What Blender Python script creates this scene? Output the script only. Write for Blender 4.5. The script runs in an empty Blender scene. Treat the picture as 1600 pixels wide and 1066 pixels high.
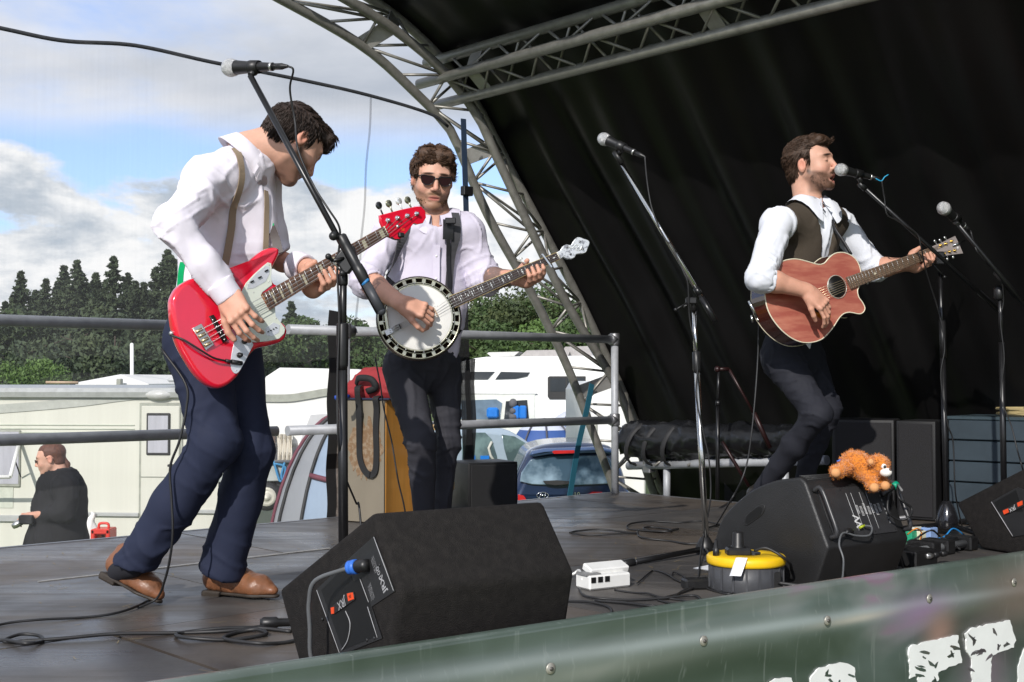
import bpy, math, random
import numpy as np
from mathutils import Vector, Matrix, Quaternion
random.seed(7); rng = np.random.default_rng(7)
S = bpy.context.scene
COL = S.collection
# ------------------------------------------------------------------ camera
FPX = 1950.0; CAMZ = 2.25; DECK = 1.55
PITCH = math.atan(59 / FPX)
cam = bpy.data.cameras.new("camera"); camo = bpy.data.objects.new("camera", cam); COL.objects.link(camo)
cam.sensor_width = 36; cam.lens = FPX * 36 / 1600; cam.clip_end = 2000; cam.clip_start = 0.1
camo.location = (0, 0, CAMZ); camo.rotation_euler = (math.pi / 2 + PITCH, 0, 0)
S.camera = camo
# ------------------------------------------------------------------ light
TOSUN = Vector((-0.27, -0.80, 0.50)).normalized()
EL = math.asin(TOSUN.z); AZ = math.atan2(TOSUN.x, TOSUN.y)
sun = bpy.data.lights.new("sun", 'SUN'); sun.energy = 3.4; sun.angle = math.radians(0.6); sun.color = (1, .955, .89)
suno = bpy.data.objects.new("sun", sun); COL.objects.link(suno)
suno.rotation_euler = TOSUN.to_track_quat('Z', 'Y').to_euler(); suno.location = (-5, -8, 12)
S.view_settings.view_transform = 'Standard'; S.view_settings.look = 'None'
S.view_settings.exposure = 0.28; S.view_settings.gamma = 1; S.view_settings.use_curve_mapping = False
W = bpy.data.worlds.new("World"); S.world = W; W.use_nodes = True
def world():
    nt = W.node_tree; N = nt.nodes; L = nt.links; N.clear()
    def n(t, **k):
        x = N.new(t)
        for a, b in k.items(): setattr(x, a, b)
        return x
    out = n('ShaderNodeOutputWorld'); bg = n('ShaderNodeBackground'); bg.inputs[1].default_value = 0.145
    sky = n('ShaderNodeTexSky', sky_type='NISHITA', sun_disc=False); sky.sun_elevation = EL; sky.sun_rotation = AZ
    sky.air_density = 1.0; sky.dust_density = .6; sky.ozone_density = 1.6
    tc = n('ShaderNodeTexCoord'); sep = n('ShaderNodeSeparateXYZ'); L.new(tc.outputs['Generated'], sep.inputs[0])
    def math_(op, a, b=None, clamp=False):
        m = n('ShaderNodeMath', operation=op); m.use_clamp = clamp
        for i, v in enumerate((a, b)):
            if v is None: continue
            if hasattr(v, 'links'): L.new(v, m.inputs[i])
            else: m.inputs[i].default_value = v
        return m.outputs[0]
    # clouds on a gently curved layer: direction / (z + c)
    zz = math_('MAXIMUM', sep.outputs[2], 0.0); den = math_('ADD', zz, 0.16)
    cx = math_('DIVIDE', sep.outputs[0], den); cy = math_('DIVIDE', sep.outputs[1], den)
    comb = n('ShaderNodeCombineXYZ'); L.new(cx, comb.inputs[0]); L.new(cy, comb.inputs[1]); comb.inputs[2].default_value = 3.7
    def noise(vec, sc, det, ro, dist=0.0, off=(0, 0, 0)):
        mp = n('ShaderNodeMapping'); mp.inputs['Location'].default_value = off; L.new(vec, mp.inputs[0])
        t = n('ShaderNodeTexNoise'); t.inputs['Scale'].default_value = sc; t.inputs['Detail'].default_value = det
        t.inputs['Roughness'].default_value = ro; t.inputs['Distortion'].default_value = dist; L.new(mp.outputs[0], t.inputs['Vector']); return t.outputs[0]
    OFF = (5.2, 1.3, 0)
    n1 = noise(comb.outputs[0], 0.62, 9, .55, .2, OFF)
    # second, heaped band close to the horizon in direction space
    mp = n('ShaderNodeMapping'); mp.inputs['Scale'].default_value = (1, 1, 2.3); mp.inputs['Location'].default_value = (0.3, 0, .2); L.new(tc.outputs['Generated'], mp.inputs[0])
    n2 = noise(mp.outputs[0], 5.2, 9, .56, .1)
    def ramp(v, a, b):
        r = n('ShaderNodeMapRange'); r.interpolation_type = 'SMOOTHSTEP'; r.inputs[1].default_value = a; r.inputs[2].default_value = b; L.new(v, r.inputs[0]); return r.outputs[0]
    hi = ramp(n1, .39, .51)
    thr = math_('ADD', n2, math_('MULTIPLY', ramp(sep.outputs[2], .125, .20), -.40))
    lo = ramp(thr, .34, .42)
    hiM = math_('MULTIPLY', hi, ramp(sep.outputs[2], .165, .215))
    mask = math_('MAXIMUM', hiM, lo)
    # shading: bright heads, grey bases; thickness read from the same noises
    n3 = noise(comb.outputs[0], 0.62, 9, .55, .2, (OFF[0] + .05, OFF[1] + .22, .1))
    thick = ramp(n3, .42, .68)
    n5 = noise(mp.outputs[0], 7.5, 8, .6, .2, (0, 0, -.05))
    shade_lo = ramp(n5, .38, .60)
    c_hi = n('ShaderNodeMixRGB'); c_hi.inputs[1].default_value = (5.0, 5.1, 5.4, 1); c_hi.inputs[2].default_value = (2.5, 2.8, 3.3, 1); L.new(thick, c_hi.inputs[0])
    c_lo = n('ShaderNodeMixRGB'); c_lo.inputs[1].default_value = (2.9, 3.3, 3.8, 1); c_lo.inputs[2].default_value = (6.0, 6.0, 6.0, 1); L.new(shade_lo, c_lo.inputs[0])
    cm = n('ShaderNodeMixRGB'); L.new(lo, cm.inputs[0]); L.new(c_hi.outputs[0], cm.inputs[1]); L.new(c_lo.outputs[0], cm.inputs[2])
    sk = n('ShaderNodeMixRGB', blend_type='MULTIPLY'); sk.inputs[0].default_value = 1; sk.inputs[2].default_value = (.78, .88, 1.14, 1); L.new(sky.outputs[0], sk.inputs[1]); sk2 = n('ShaderNodeMixRGB'); sk2.inputs[0].default_value = .15; sk2.inputs[2].default_value = (4.6, 5.0, 5.8, 1); L.new(sk.outputs[0], sk2.inputs[1]); sk = sk2
    mix = n('ShaderNodeMixRGB'); L.new(mask, mix.inputs[0]); L.new(sk.outputs[0], mix.inputs[1]); L.new(cm.outputs[0], mix.inputs[2])
    L.new(mix.outputs[0], bg.inputs[0]); L.new(bg.outputs[0], out.inputs[0])
world()
# ------------------------------------------------------------------ coordinates
SP, CP = math.sin(PITCH), math.cos(PITCH)
def ray(px, py):
    u = (px - 800) / FPX; v = (533 - py) / FPX
    return np.array([u, CP - v * SP, SP + v * CP])
def P(px, py, D):
    r = ray(px, py); return np.array([0, 0, CAMZ]) + r * (D / r[1])
def FL(px, py, z=DECK):
    r = ray(px, py); return np.array([0, 0, CAMZ]) + r * ((z - CAMZ) / r[2])
def V3(*a): return np.array(a, float)
def nrm(v): v = np.asarray(v, float); return v / (np.linalg.norm(v) + 1e-12)
class Plane:
    """a real plane in the place: origin o, normal n (towards the viewer's side), in-plane axes a (right), b (up)"""
    def __init__(s, o, n, up=(0, 0, 1)):
        s.o = np.array(o, float); s.n = nrm(n); s.a = nrm(np.cross(up, s.n)); s.b = np.cross(s.n, s.a)
    def hit(s, px, py):
        r = ray(px, py); c = np.array([0, 0, CAMZ]); t = np.dot(s.o - c, s.n) / np.dot(r, s.n); return c + r * t
    def uv(s, px, py): d = s.hit(px, py) - s.o; return np.dot(d, s.a), np.dot(d, s.b)
    def w(s, u, v, h=0): return s.o + s.a * u + s.b * v + s.n * h
# ------------------------------------------------------------------ materials
MATS = {}
def M(name, col, rough=.6, metal=0, var=.12, scale=18, bump=.0, bscale=None, det=5, spec=.5, coat=0, vcol=False, trans=0, sheen=0, stretch=None, alpha=None, col2=None, thresh=None, sss=0):
    if name in MATS: return MATS[name]
    m = bpy.data.materials.new(name); MATS[name] = m; m.use_nodes = True; nt = m.node_tree; N = nt.nodes; L = nt.links
    b = N['Principled BSDF']; b.inputs['Roughness'].default_value = rough; b.inputs['Metallic'].default_value = metal
    b.inputs['Specular IOR Level'].default_value = spec; b.inputs['Coat Weight'].default_value = coat; b.inputs['Coat Roughness'].default_value = .08
    b.inputs['Transmission Weight'].default_value = trans; b.inputs['Sheen Weight'].default_value = sheen
    if sss: b.inputs['Subsurface Weight'].default_value = sss; b.inputs['Subsurface Radius'].default_value = (.012, .005, .003); b.inputs['Subsurface Scale'].default_value = 1
    tc = N.new('ShaderNodeTexCoord'); mp = N.new('ShaderNodeMapping'); L.new(tc.outputs['Object'], mp.inputs[0])
    if stretch: mp.inputs['Scale'].default_value = stretch
    nz = N.new('ShaderNodeTexNoise'); nz.inputs['Scale'].default_value = scale; nz.inputs['Detail'].default_value = det; nz.inputs['Roughness'].default_value = .6; L.new(mp.outputs[0], nz.inputs['Vector'])
    mr = N.new('ShaderNodeMapRange'); L.new(nz.outputs[0], mr.inputs[0])
    mix = N.new('ShaderNodeMixRGB')
    if col2 is not None:
        t0, t1 = thresh or (.4, .6); mr.inputs[1].default_value = t0; mr.inputs[2].default_value = t1
        mix.inputs[1].default_value = (*col, 1); mix.inputs[2].default_value = (*col2, 1); L.new(mr.outputs[0], mix.inputs[0])
    else:
        mr.inputs[1].default_value = .25; mr.inputs[2].default_value = .75; mr.inputs[3].default_value = 1 - var; mr.inputs[4].default_value = 1 + var
        mix.blend_type = 'MULTIPLY'; mix.inputs[0].default_value = 1
        if vcol: a = N.new('ShaderNodeAttribute'); a.attribute_name = 'Col'; L.new(a.outputs[0], mix.inputs[1])
        else: mix.inputs[1].default_value = (*col, 1)
        L.new(mr.outputs[0], mix.inputs[2])
    L.new(mix.outputs[0], b.inputs['Base Color'])
    if rough > .12:
        r2 = N.new('ShaderNodeMapRange'); L.new(nz.outputs[0], r2.inputs[0]); r2.inputs[3].default_value = max(.03, rough * .8); r2.inputs[4].default_value = min(1, rough * 1.2); L.new(r2.outputs[0], b.inputs['Roughness'])
    if bump:
        n2 = N.new('ShaderNodeTexNoise'); n2.inputs['Scale'].default_value = bscale or scale * 4; n2.inputs['Detail'].default_value = 4; L.new(mp.outputs[0], n2.inputs['Vector'])
        bp = N.new('ShaderNodeBump'); bp.inputs['Strength'].default_value = bump; bp.inputs['Distance'].default_value = .004; L.new(n2.outputs[0], bp.inputs['Height']); L.new(bp.outputs[0], b.inputs['Normal'])
    if alpha is not None: b.inputs['Alpha'].default_value = alpha
    return m
# ------------------------------------------------------------------ object bookkeeping
def tag(o, label=None, cat=None, group=None, kind=None):
    if label: o['label'] = label
    if cat: o['category'] = cat
    if group: o['group'] = group
    if kind: o['kind'] = kind
    return o
def thing(name, loc, label, cat, group=None):
    o = bpy.data.objects.new(name, None); COL.objects.link(o); o.location = tuple(loc); o.empty_display_size = .1
    return tag(o, label, cat, group)
def wloc(o):
    v = Vector((0, 0, 0))
    while o is not None: v += o.location; o = o.parent
    return v
def mkobj(name, V, Fc, mats, parent=None, loc=None, smooth=None, midx=None, cols=None, auto=None):
    """V in world coordinates"""
    V = np.asarray(V, float)
    if parent is not None and loc is None: base = np.array(wloc(parent)); l = (0, 0, 0)
    elif parent is not None: base = np.array(loc, float); l = tuple(base - np.array(wloc(parent)))
    else:
        base = np.array(loc if loc is not None else [(V[:, 0].min() + V[:, 0].max()) / 2, (V[:, 1].min() + V[:, 1].max()) / 2, V[:, 2].min()], float); l = tuple(base)
    me = bpy.data.meshes.new(name)
    if isinstance(Fc, np.ndarray):
        nf, k = Fc.shape; me.vertices.add(len(V)); me.vertices.foreach_set('co', (V - base).astype(np.float32).ravel())
        me.loops.add(nf * k); me.loops.foreach_set('vertex_index', Fc.astype(np.int32).ravel())
        me.polygons.add(nf); me.polygons.foreach_set('loop_start', np.arange(0, nf * k, k, dtype=np.int32)); me.update(calc_edges=True)
    else: me.from_pydata([tuple(v) for v in V - base], [], Fc)
    if not isinstance(mats, (list, tuple)): mats = [mats]
    for m in mats: me.materials.append(m)
    if midx is not None: me.polygons.foreach_set('material_index', np.array(midx, np.int32))
    if smooth is True: me.polygons.foreach_set('use_smooth', np.ones(len(me.polygons), bool))
    elif smooth is not None and smooth is not False: me.polygons.foreach_set('use_smooth', np.array(smooth, bool))
    if cols is not None:
        a = me.color_attributes.new('Col', 'FLOAT_COLOR', 'POINT'); c = np.ones((len(V), 4), np.float32); c[:, :3] = cols; a.data.foreach_set('color', c.ravel())
    me.update(); o = bpy.data.objects.new(name, me); COL.objects.link(o); o.location = l
    if parent is not None: o.parent = parent
    return o
def copy_tree(o, parent=None):
    c = o.copy(); COL.objects.link(c); c.parent = parent
    for ch in list(o.children): copy_tree(ch, c)
    return c
def frame(d, up=(0, 0, 1)):
    d = nrm(d); up = np.asarray(up, float)
    if abs(np.dot(d, up)) > .98: up = np.array([1., 0, 0])
    a = nrm(np.cross(up, d)); return a, np.cross(d, a), d
def curve(pts, n=8, closed=False):
    """Catmull-Rom through the points"""
    p = np.array(pts, float); out = []; m = len(p)
    if m < 3 and not closed: return np.array([p[0] + (p[-1] - p[0]) * t for t in np.linspace(0, 1, n + 1)])
    segs = m if closed else m - 1
    for i in range(segs):
        if closed: a, b, c, d = p[(i - 1) % m], p[i], p[(i + 1) % m], p[(i + 2) % m]
        else:
            b, c = p[i], p[i + 1]; a = p[i - 1] if i else b * 2 - c; d = p[i + 2] if i + 2 < m else c * 2 - b
        for t in np.arange(0, 1, 1 / n):
            out.append(.5 * ((2 * b) + (-a + c) * t + (2 * a - 5 * b + 4 * c - d) * t * t + (-a + 3 * b - 3 * c + d) * t ** 3))
    if not closed: out.append(p[-1])
    return np.array(out)
class MB:
    def __init__(s): s.v = []; s.f = []; s.m = []; s.s = []; s.n = 0
    def add(s, V, Fs, m=0, smooth=False):
        b = s.n; V = np.asarray(V, float); s.v.append(V); s.n += len(V)
        for f in Fs: s.f.append([i + b for i in f]); s.m.append(m); s.s.append(smooth)
        return s
    def box(s, c, h, R=None, m=0, bev=0.0):
        """c centre, h half sizes, R 3 rows = axes"""
        R = np.eye(3) if R is None else np.array(R, float); c = np.asarray(c, float); h = np.asarray(h, float)
        if bev <= 0:
            q = [(x, y, z) for x in (-1, 1) for y in (-1, 1) for z in (-1, 1)]
            V = [c + sum(R[k] * h[k] * q_[k] for k in range(3)) for q_ in q]
            return s.add(V, [(0, 1, 3, 2), (4, 6, 7, 5), (0, 4, 5, 1), (2, 3, 7, 6), (0, 2, 6, 4), (1, 5, 7, 3)], m)
        V = []; idx = {}
        b = min(bev, h.min() * .9)
        for sx in (-1, 1):
            for sy in (-1, 1):
                for sz in (-1, 1):
                    for k in range(3):
                        q = np.array([sx, sy, sz], float) * (h - b); q[k] = [sx, sy, sz][k] * h[k]
                        idx[(sx, sy, sz, k)] = len(V); V.append(c + R[0] * q[0] + R[1] * q[1] + R[2] * q[2])
        Fs = []
        for k in range(3):
            o = [i for i in range(3) if i != k]
            for sg in (-1, 1):
                ring = []
                for (p, q) in ((-1, -1), (1, -1), (1, 1), (-1, 1)):
                    t = [0, 0, 0]; t[k] = sg; t[o[0]] = p; t[o[1]] = q; ring.append(idx[(*t, k)])
                Fs.append(ring if (sg > 0) ^ (k == 1) else ring[::-1])
        for k in range(3):
            o = [i for i in range(3) if i != k]
            for p in (-1, 1):
                for q in (-1, 1):
                    a = [0, 0, 0]; a[k] = -1; a[o[0]] = p; a[o[1]] = q; c2 = list(a); c2[k] = 1
                    Fs.append([idx[(*a, o[0])], idx[(*a, o[1])], idx[(*c2, o[1])], idx[(*c2, o[0])]])
        for sx in (-1, 1):
            for sy in (-1, 1):
                for sz in (-1, 1): Fs.append([idx[(sx, sy, sz, 0)], idx[(sx, sy, sz, 1)], idx[(sx, sy, sz, 2)]])
        return s.add(V, Fs, m)
    def tube(s, pts, r, n=8, m=0, caps=True, closed=False, flat=None, up=(0, 0, 1), smooth=True):
        p = np.array(pts, float); k = len(p); r = np.broadcast_to(np.asarray(r, float), (k,))
        if closed: T = np.roll(p, -1, 0) - np.roll(p, 1, 0)
        else: T = np.gradient(p, axis=0)
        T /= (np.linalg.norm(T, axis=1, keepdims=True) + 1e-12)
        a, b, _ = frame(T[0], up); V = []
        for i in range(k):
            a = a - T[i] * np.dot(a, T[i]); a /= np.linalg.norm(a) + 1e-12; b = np.cross(T[i], a)
            for j in range(n):
                t = 2 * math.pi * j / n; V.append(p[i] + (a * math.cos(t) + b * math.sin(t) * (flat or 1)) * r[i])
        Fs = []
        for i in range(k if closed else k - 1):
            for j in range(n):
                i2 = (i + 1) % k; Fs.append((i * n + j, i * n + (j + 1) % n, i2 * n + (j + 1) % n, i2 * n + j))
        s.add(V, Fs, m, smooth)
        if caps and not closed:
            b0 = s.n - len(V); s.f.append([b0 + j for j in range(n)][::-1]); s.m.append(m); s.s.append(False)
            s.f.append([b0 + (k - 1) * n + j for j in range(n)]); s.m.append(m); s.s.append(False)
        return s
    def rod(s, a, b, r, r2=None, n=10, m=0): return s.tube([a, b], [r, r if r2 is None else r2], n, m)
    def lathe(s, o, ax, prof, n=20, m=0, smooth=True, up=(0, 0, 1)):
        """prof: list of (r, h)"""
        a, b, d = frame(ax, up); o = np.asarray(o, float); V = []
        for (r, h) in prof:
            for j in range(n): t = 2 * math.pi * j / n; V.append(o + d * h + (a * math.cos(t) + b * math.sin(t)) * r)
        Fs = []
        for i in range(len(prof) - 1):
            for j in range(n): Fs.append((i * n + j, i * n + (j + 1) % n, (i + 1) * n + (j + 1) % n, (i + 1) * n + j))
        Fs.append([j for j in range(n)][::-1]); Fs.append([(len(prof) - 1) * n + j for j in range(n)])
        return s.add(V, Fs, m, smooth)
    def ball(s, c, r, n=12, m=0, R=None):
        c = np.asarray(c, float); r = np.broadcast_to(np.asarray(r, float), (3,)); R = np.eye(3) if R is None else np.array(R); V = []; h = n // 2
        for i in range(1, h):
            ph = math.pi * i / h
            for j in range(n):
                t = 2 * math.pi * j / n; q = np.array([math.sin(ph) * math.cos(t), math.sin(ph) * math.sin(t), math.cos(ph)]) * r; V.append(c + R[0] * q[0] + R[1] * q[1] + R[2] * q[2])
        V.append(c + R[2] * r[2]); V.append(c - R[2] * r[2]); Fs = []
        for i in range(h - 2):
            for j in range(n): Fs.append((i * n + j, (i + 1) * n + j, (i + 1) * n + (j + 1) % n, i * n + (j + 1) % n))
        t0 = len(V) - 2
        for j in range(n): Fs.append((t0, j, (j + 1) % n)); Fs.append((t0 + 1, (h - 2) * n + (j + 1) % n, (h - 2) * n + j))
        return s.add(V, Fs, m, True)
    def prism(s, pl, uv, h0, h1, m=0, rnd=0.0, steps=3, mside=None, both=False):
        """outline uv (list) on Plane pl from height h0 to h1 along its normal, round-over rnd on the top edge"""
        q = np.array(uv, float)
        area = .5 * np.sum(q[:, 0] * np.roll(q[:, 1], -1) - np.roll(q[:, 0], -1) * q[:, 1])
        if area < 0: q = q[::-1]
        t = np.roll(q, -1, 0) - np.roll(q, 1, 0); t /= np.linalg.norm(t, axis=1, keepdims=True) + 1e-9; nr = np.stack([t[:, 1], -t[:, 0]], 1)
        rings = []
        if both and rnd:
            for i in range(steps + 1): a = math.pi / 2 * i / steps; rings.append((-rnd * (1 - math.sin(a)), h0 + rnd * (1 - math.cos(a))))
        else: rings.append((0, h0))
        if rnd:
            for i in range(steps + 1): a = math.pi / 2 * i / steps; rings.append((-rnd * (1 - math.cos(a)), h1 - rnd * (1 - math.sin(a))))
        else: rings.append((0, h1))
        V = []; n = len(q)
        for (of, h) in rings:
            for (u, v) in q + nr * of: V.append(pl.w(u, v, h))
        ms = m if mside is None else mside; Fs = []
        for i in range(len(rings) - 1):
            for j in range(n): Fs.append((i * n + j, i * n + (j + 1) % n, (i + 1) * n + (j + 1) % n, (i + 1) * n + j))
        b = s.n; s.add(V, Fs, ms, bool(rnd))
        s.f.append([b + (len(rings) - 1) * n + j for j in range(n)]); s.m.append(m); s.s.append(False)
        s.f.append([b + j for j in range(n)][::-1]); s.m.append(ms); s.s.append(False)
        return s
    def strip(s, pts, wd, w, th=.002, m=0, nrmls=None):
        """flat strap: centre line pts, width direction(s) wd, half width w, thickness th"""
        p = np.array(pts, float); k = len(p); wd = np.broadcast_to(np.asarray(wd, float), (k, 3)); V = []; T = np.gradient(p, axis=0)
        for i in range(k):
            a = nrm(wd[i] - nrm(T[i]) * np.dot(wd[i], nrm(T[i]))); nn = nrm(np.cross(a, T[i])) if nrmls is None else nrm(nrmls[i])
            for (sa, sn) in ((-1, -1), (1, -1), (1, 1), (-1, 1)): V.append(p[i] + a * w * sa + nn * th * .5 * sn)
        Fs = []
        for i in range(k - 1):
            for j in range(4): Fs.append((i * 4 + j, i * 4 + (j + 1) % 4, (i + 1) * 4 + (j + 1) % 4, (i + 1) * 4 + j))
        Fs.append((3, 2, 1, 0)); Fs.append(tuple((k - 1) * 4 + j for j in range(4)))
        return s.add(V, Fs, m, False)
    def grid(s, Pn, m=0, smooth=True, closed_u=False):
        Pn = np.asarray(Pn, float); a, b, _ = Pn.shape; Fs = []
        for i in range(a if closed_u else a - 1):
            for j in range(b - 1): i2 = (i + 1) % a; Fs.append((i * b + j, i2 * b + j, i2 * b + j + 1, i * b + j + 1))
        return s.add(Pn.reshape(-1, 3), Fs, m, smooth)
    def build(s, name, mats, parent=None, loc=None):
        return mkobj(name, np.concatenate(s.v), s.f, mats, parent, loc, s.s, s.m)
# ------------------------------------------------------------------ noise
_L = rng.random((64, 64, 64)).astype(np.float32)
def vnoise(p):
    p = np.asarray(p, np.float32); i = np.floor(p).astype(int); f = p - i; f = f * f * (3 - 2 * f); r = 0
    for dx in (0, 1):
        for dy in (0, 1):
            for dz in (0, 1):
                w = (f[:, 0] if dx else 1 - f[:, 0]) * (f[:, 1] if dy else 1 - f[:, 1]) * (f[:, 2] if dz else 1 - f[:, 2])
                r = r + w * _L[(i[:, 0] + dx) % 64, (i[:, 1] + dy) % 64, (i[:, 2] + dz) % 64]
    return r * 2 - 1
def fbm(p, o=3):
    r = 0; a = 1.; t = 0
    for k in range(o): r = r + a * vnoise(p * (2 ** k) + 17.3 * k); t += a; a *= .5
    return r / t
# ------------------------------------------------------------------ signed distance modelling
class SD:
    def __init__(s): s.ops = []; s.lo = np.array([9e9] * 3); s.hi = -s.lo
    def _b(s, c, r): s.lo = np.minimum(s.lo, np.asarray(c) - r); s.hi = np.maximum(s.hi, np.asarray(c) + r)
    def cone(s, a, b, r1, r2, k=.02, sub=False, flat=None):
        """tapered capsule; flat=(axis, factor) squashes the section along axis"""
        a = np.asarray(a, np.float32); b = np.asarray(b, np.float32); ba = b - a; L2 = float(ba @ ba) + 1e-12
        if flat is not None: ax = nrm(flat[0]).astype(np.float32); fc = 1 / flat[1] - 1
        def f(p):
            q = p - a; t = np.clip(q @ ba / L2, 0, 1); d = q - t[:, None] * ba
            if flat is not None: d = d + (d @ ax)[:, None] * ax * fc
            l = np.sqrt(np.einsum('ij,ij->i', d, d)); dd = l - (r1 + (r2 - r1) * t)
            return dd * (flat[1] if flat is not None and flat[1] < 1 else 1)
        s.ops.append((f, k, sub))
        if not sub: s._b(a, r1 * 1.3); s._b(b, r2 * 1.3)
        return s
    def ell(s, c, r, R=None, k=.02, sub=False):
        c = np.asarray(c, np.float32); r = np.asarray(r, np.float32); R = np.eye(3, dtype=np.float32) if R is None else np.asarray(R, np.float32)
        def f(p):
            q = (p - c) @ R.T; a = np.linalg.norm(q / r, axis=1); b = np.linalg.norm(q / (r * r), axis=1) + 1e-9; return a * (a - 1) / b
        s.ops.append((f, k, sub))
        if not sub: s._b(c, r.max())
        return s
    def box(s, c, h, R=None, rd=.01, k=.02, sub=False):
        c = np.asarray(c, np.float32); h = np.asarray(h, np.float32) - rd; R = np.eye(3, dtype=np.float32) if R is None else np.asarray(R, np.float32)
        def f(p):
            q = np.abs((p - c) @ R.T) - h; return np.linalg.norm(np.maximum(q, 0), axis=1) + np.minimum(q.max(1), 0) - rd
        s.ops.append((f, k, sub))
        if not sub: s._b(c, np.linalg.norm(h) + rd)
        return s
    def add(s, o, k=.02):
        s.ops.append((o.ev, k, False)); s.lo = np.minimum(s.lo, o.lo); s.hi = np.maximum(s.hi, o.hi); return s
    def half(s, c, n, k=.005):
        """cut away everything on the +n side of c"""
        c = np.asarray(c, np.float32); n = nrm(n).astype(np.float32)
        s.ops.append((lambda p: -((p - c) @ n), k, True)); return s
    def ev(s, p):
        d = None
        for f, k, sub in s.ops:
            e = f(p)
            if d is None: d = e; continue
            if sub: e = -e; h = np.clip(.5 - .5 * (d - e) / k, 0, 1); d = d + (e - d) * h + k * h * (1 - h)
            else: h = np.clip(.5 + .5 * (d - e) / k, 0, 1); d = d + (e - d) * h - k * h * (1 - h)
        return d
    def grad(s, p):
        e = .002; p = np.asarray(p, np.float32); g = np.stack([s.ev(p + v) - s.ev(p - v) for v in np.eye(3, dtype=np.float32) * e], 1); return g / (np.linalg.norm(g, axis=1, keepdims=True) + 1e-9)
    def snap(s, pts, off=.003, it=6):
        p = np.array(pts, np.float32)
        for _ in range(it): p = p - s.grad(p) * (s.ev(p) - off)[:, None]
        return p.astype(float)
    def mesh(s, h):
        lo = s.lo - 3 * h; C = 4; n = np.ceil((s.hi + 3 * h - lo) / (h * C)).astype(int) + 1
        cg = [lo[i] + (np.arange(n[i]) + .5) * C * h for i in range(3)]
        G = np.stack(np.meshgrid(*cg, indexing='ij'), -1).reshape(-1, 3).astype(np.float32)
        dc = s.ev(G).reshape(n)
        D = np.repeat(np.repeat(np.repeat(dc, C, 0), C, 1), C, 2).astype(np.float32)
        ix = np.argwhere(np.abs(D) < C * h * 1.35)
        D[tuple(ix.T)] = s.ev((lo + (ix + .5) * h).astype(np.float32))
        ins = D < 0
        # surface nets
        a = D[:-1, :-1, :-1].shape; cnt = np.zeros(a, np.int8)
        for dx in (0, 1):
            for dy in (0, 1):
                for dz in (0, 1): cnt += ins[dx:dx + a[0], dy:dy + a[1], dz:dz + a[2]]
        act = np.argwhere((cnt > 0) & (cnt < 8)); idm = -np.ones(a, np.int64); idm[tuple(act.T)] = np.arange(len(act))
        pos = np.zeros((len(act), 3)); w = np.zeros(len(act)); cr = [(x, y, z) for x in (0, 1) for y in (0, 1) for z in (0, 1)]
        for p0 in cr:
            for ax in range(3):
                if p0[ax]: continue
                p1 = list(p0); p1[ax] = 1
                v0 = D[tuple((act + p0).T)]; v1 = D[tuple((act + p1).T)]; x = (v0 < 0) != (v1 < 0)
                t = np.where(x, v0 / np.where(v0 == v1, 1, v0 - v1), 0); q = np.tile(np.array(p0, float), (len(act), 1)); q[:, ax] += t
                pos += q * x[:, None]; w += x
        pos = lo + (act + pos / w[:, None] + .5) * h
        faces = []
        for ax in range(3):
            o1, o2 = (ax + 1) % 3, (ax + 2) % 3
            sl0 = [slice(None)] * 3; sl1 = [slice(None)] * 3; sl0[ax] = slice(0, -1); sl1[ax] = slice(1, None)
            i0 = ins[tuple(sl0)]; i1 = ins[tuple(sl1)]; e = np.argwhere(i0 != i1)
            e = e[(e[:, o1] > 0) & (e[:, o2] > 0) & (e[:, o1] < a[o1]) & (e[:, o2] < a[o2])]
            if not len(e): continue
            u1 = np.zeros(3, int); u1[o1] = 1; u2 = np.zeros(3, int); u2[o2] = 1
            q = np.stack([idm[tuple(x.T)] for x in (e - u1 - u2, e - u2, e, e - u1)], 1); fl = i0[tuple(e.T)]
            q[~fl] = q[~fl][:, ::-1]; faces.append(q)
        Fc = np.concatenate(faces); Fc = Fc[(Fc >= 0).all(1)]
        return pos, Fc
def vnormals(V, Fc):
    a, b, c, d = (V[Fc[:, i]] for i in range(4)); n = np.cross(c - a, d - b); N = np.zeros_like(V)
    for i in range(4): np.add.at(N, Fc[:, i], n)
    return N / (np.linalg.norm(N, axis=1, keepdims=True) + 1e-12)
def relax(V, Fc, it=2, f=.5):
    E = np.concatenate([Fc[:, [0, 1]], Fc[:, [1, 2]], Fc[:, [2, 3]], Fc[:, [3, 0]]])
    for _ in range(it):
        s = np.zeros_like(V); c = np.zeros(len(V)); np.add.at(s, E[:, 0], V[E[:, 1]]); np.add.at(c, E[:, 0], 1); np.add.at(s, E[:, 1], V[E[:, 0]]); np.add.at(c, E[:, 1], 1)
        V = V + f * (s / np.maximum(c, 1)[:, None] - V)
    return V
def sdobj(sd, name, mat, h, parent, disp=None, colf=None, rel=1, loc=None):
    V, Fc = sd.mesh(h)
    if rel: V = relax(V, Fc, rel)
    if disp is not None: V = V + vnormals(V, Fc) * disp(V)[:, None]
    return mkobj(name, V, Fc, mat, parent, loc, True, cols=None if colf is None else colf(V))
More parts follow.
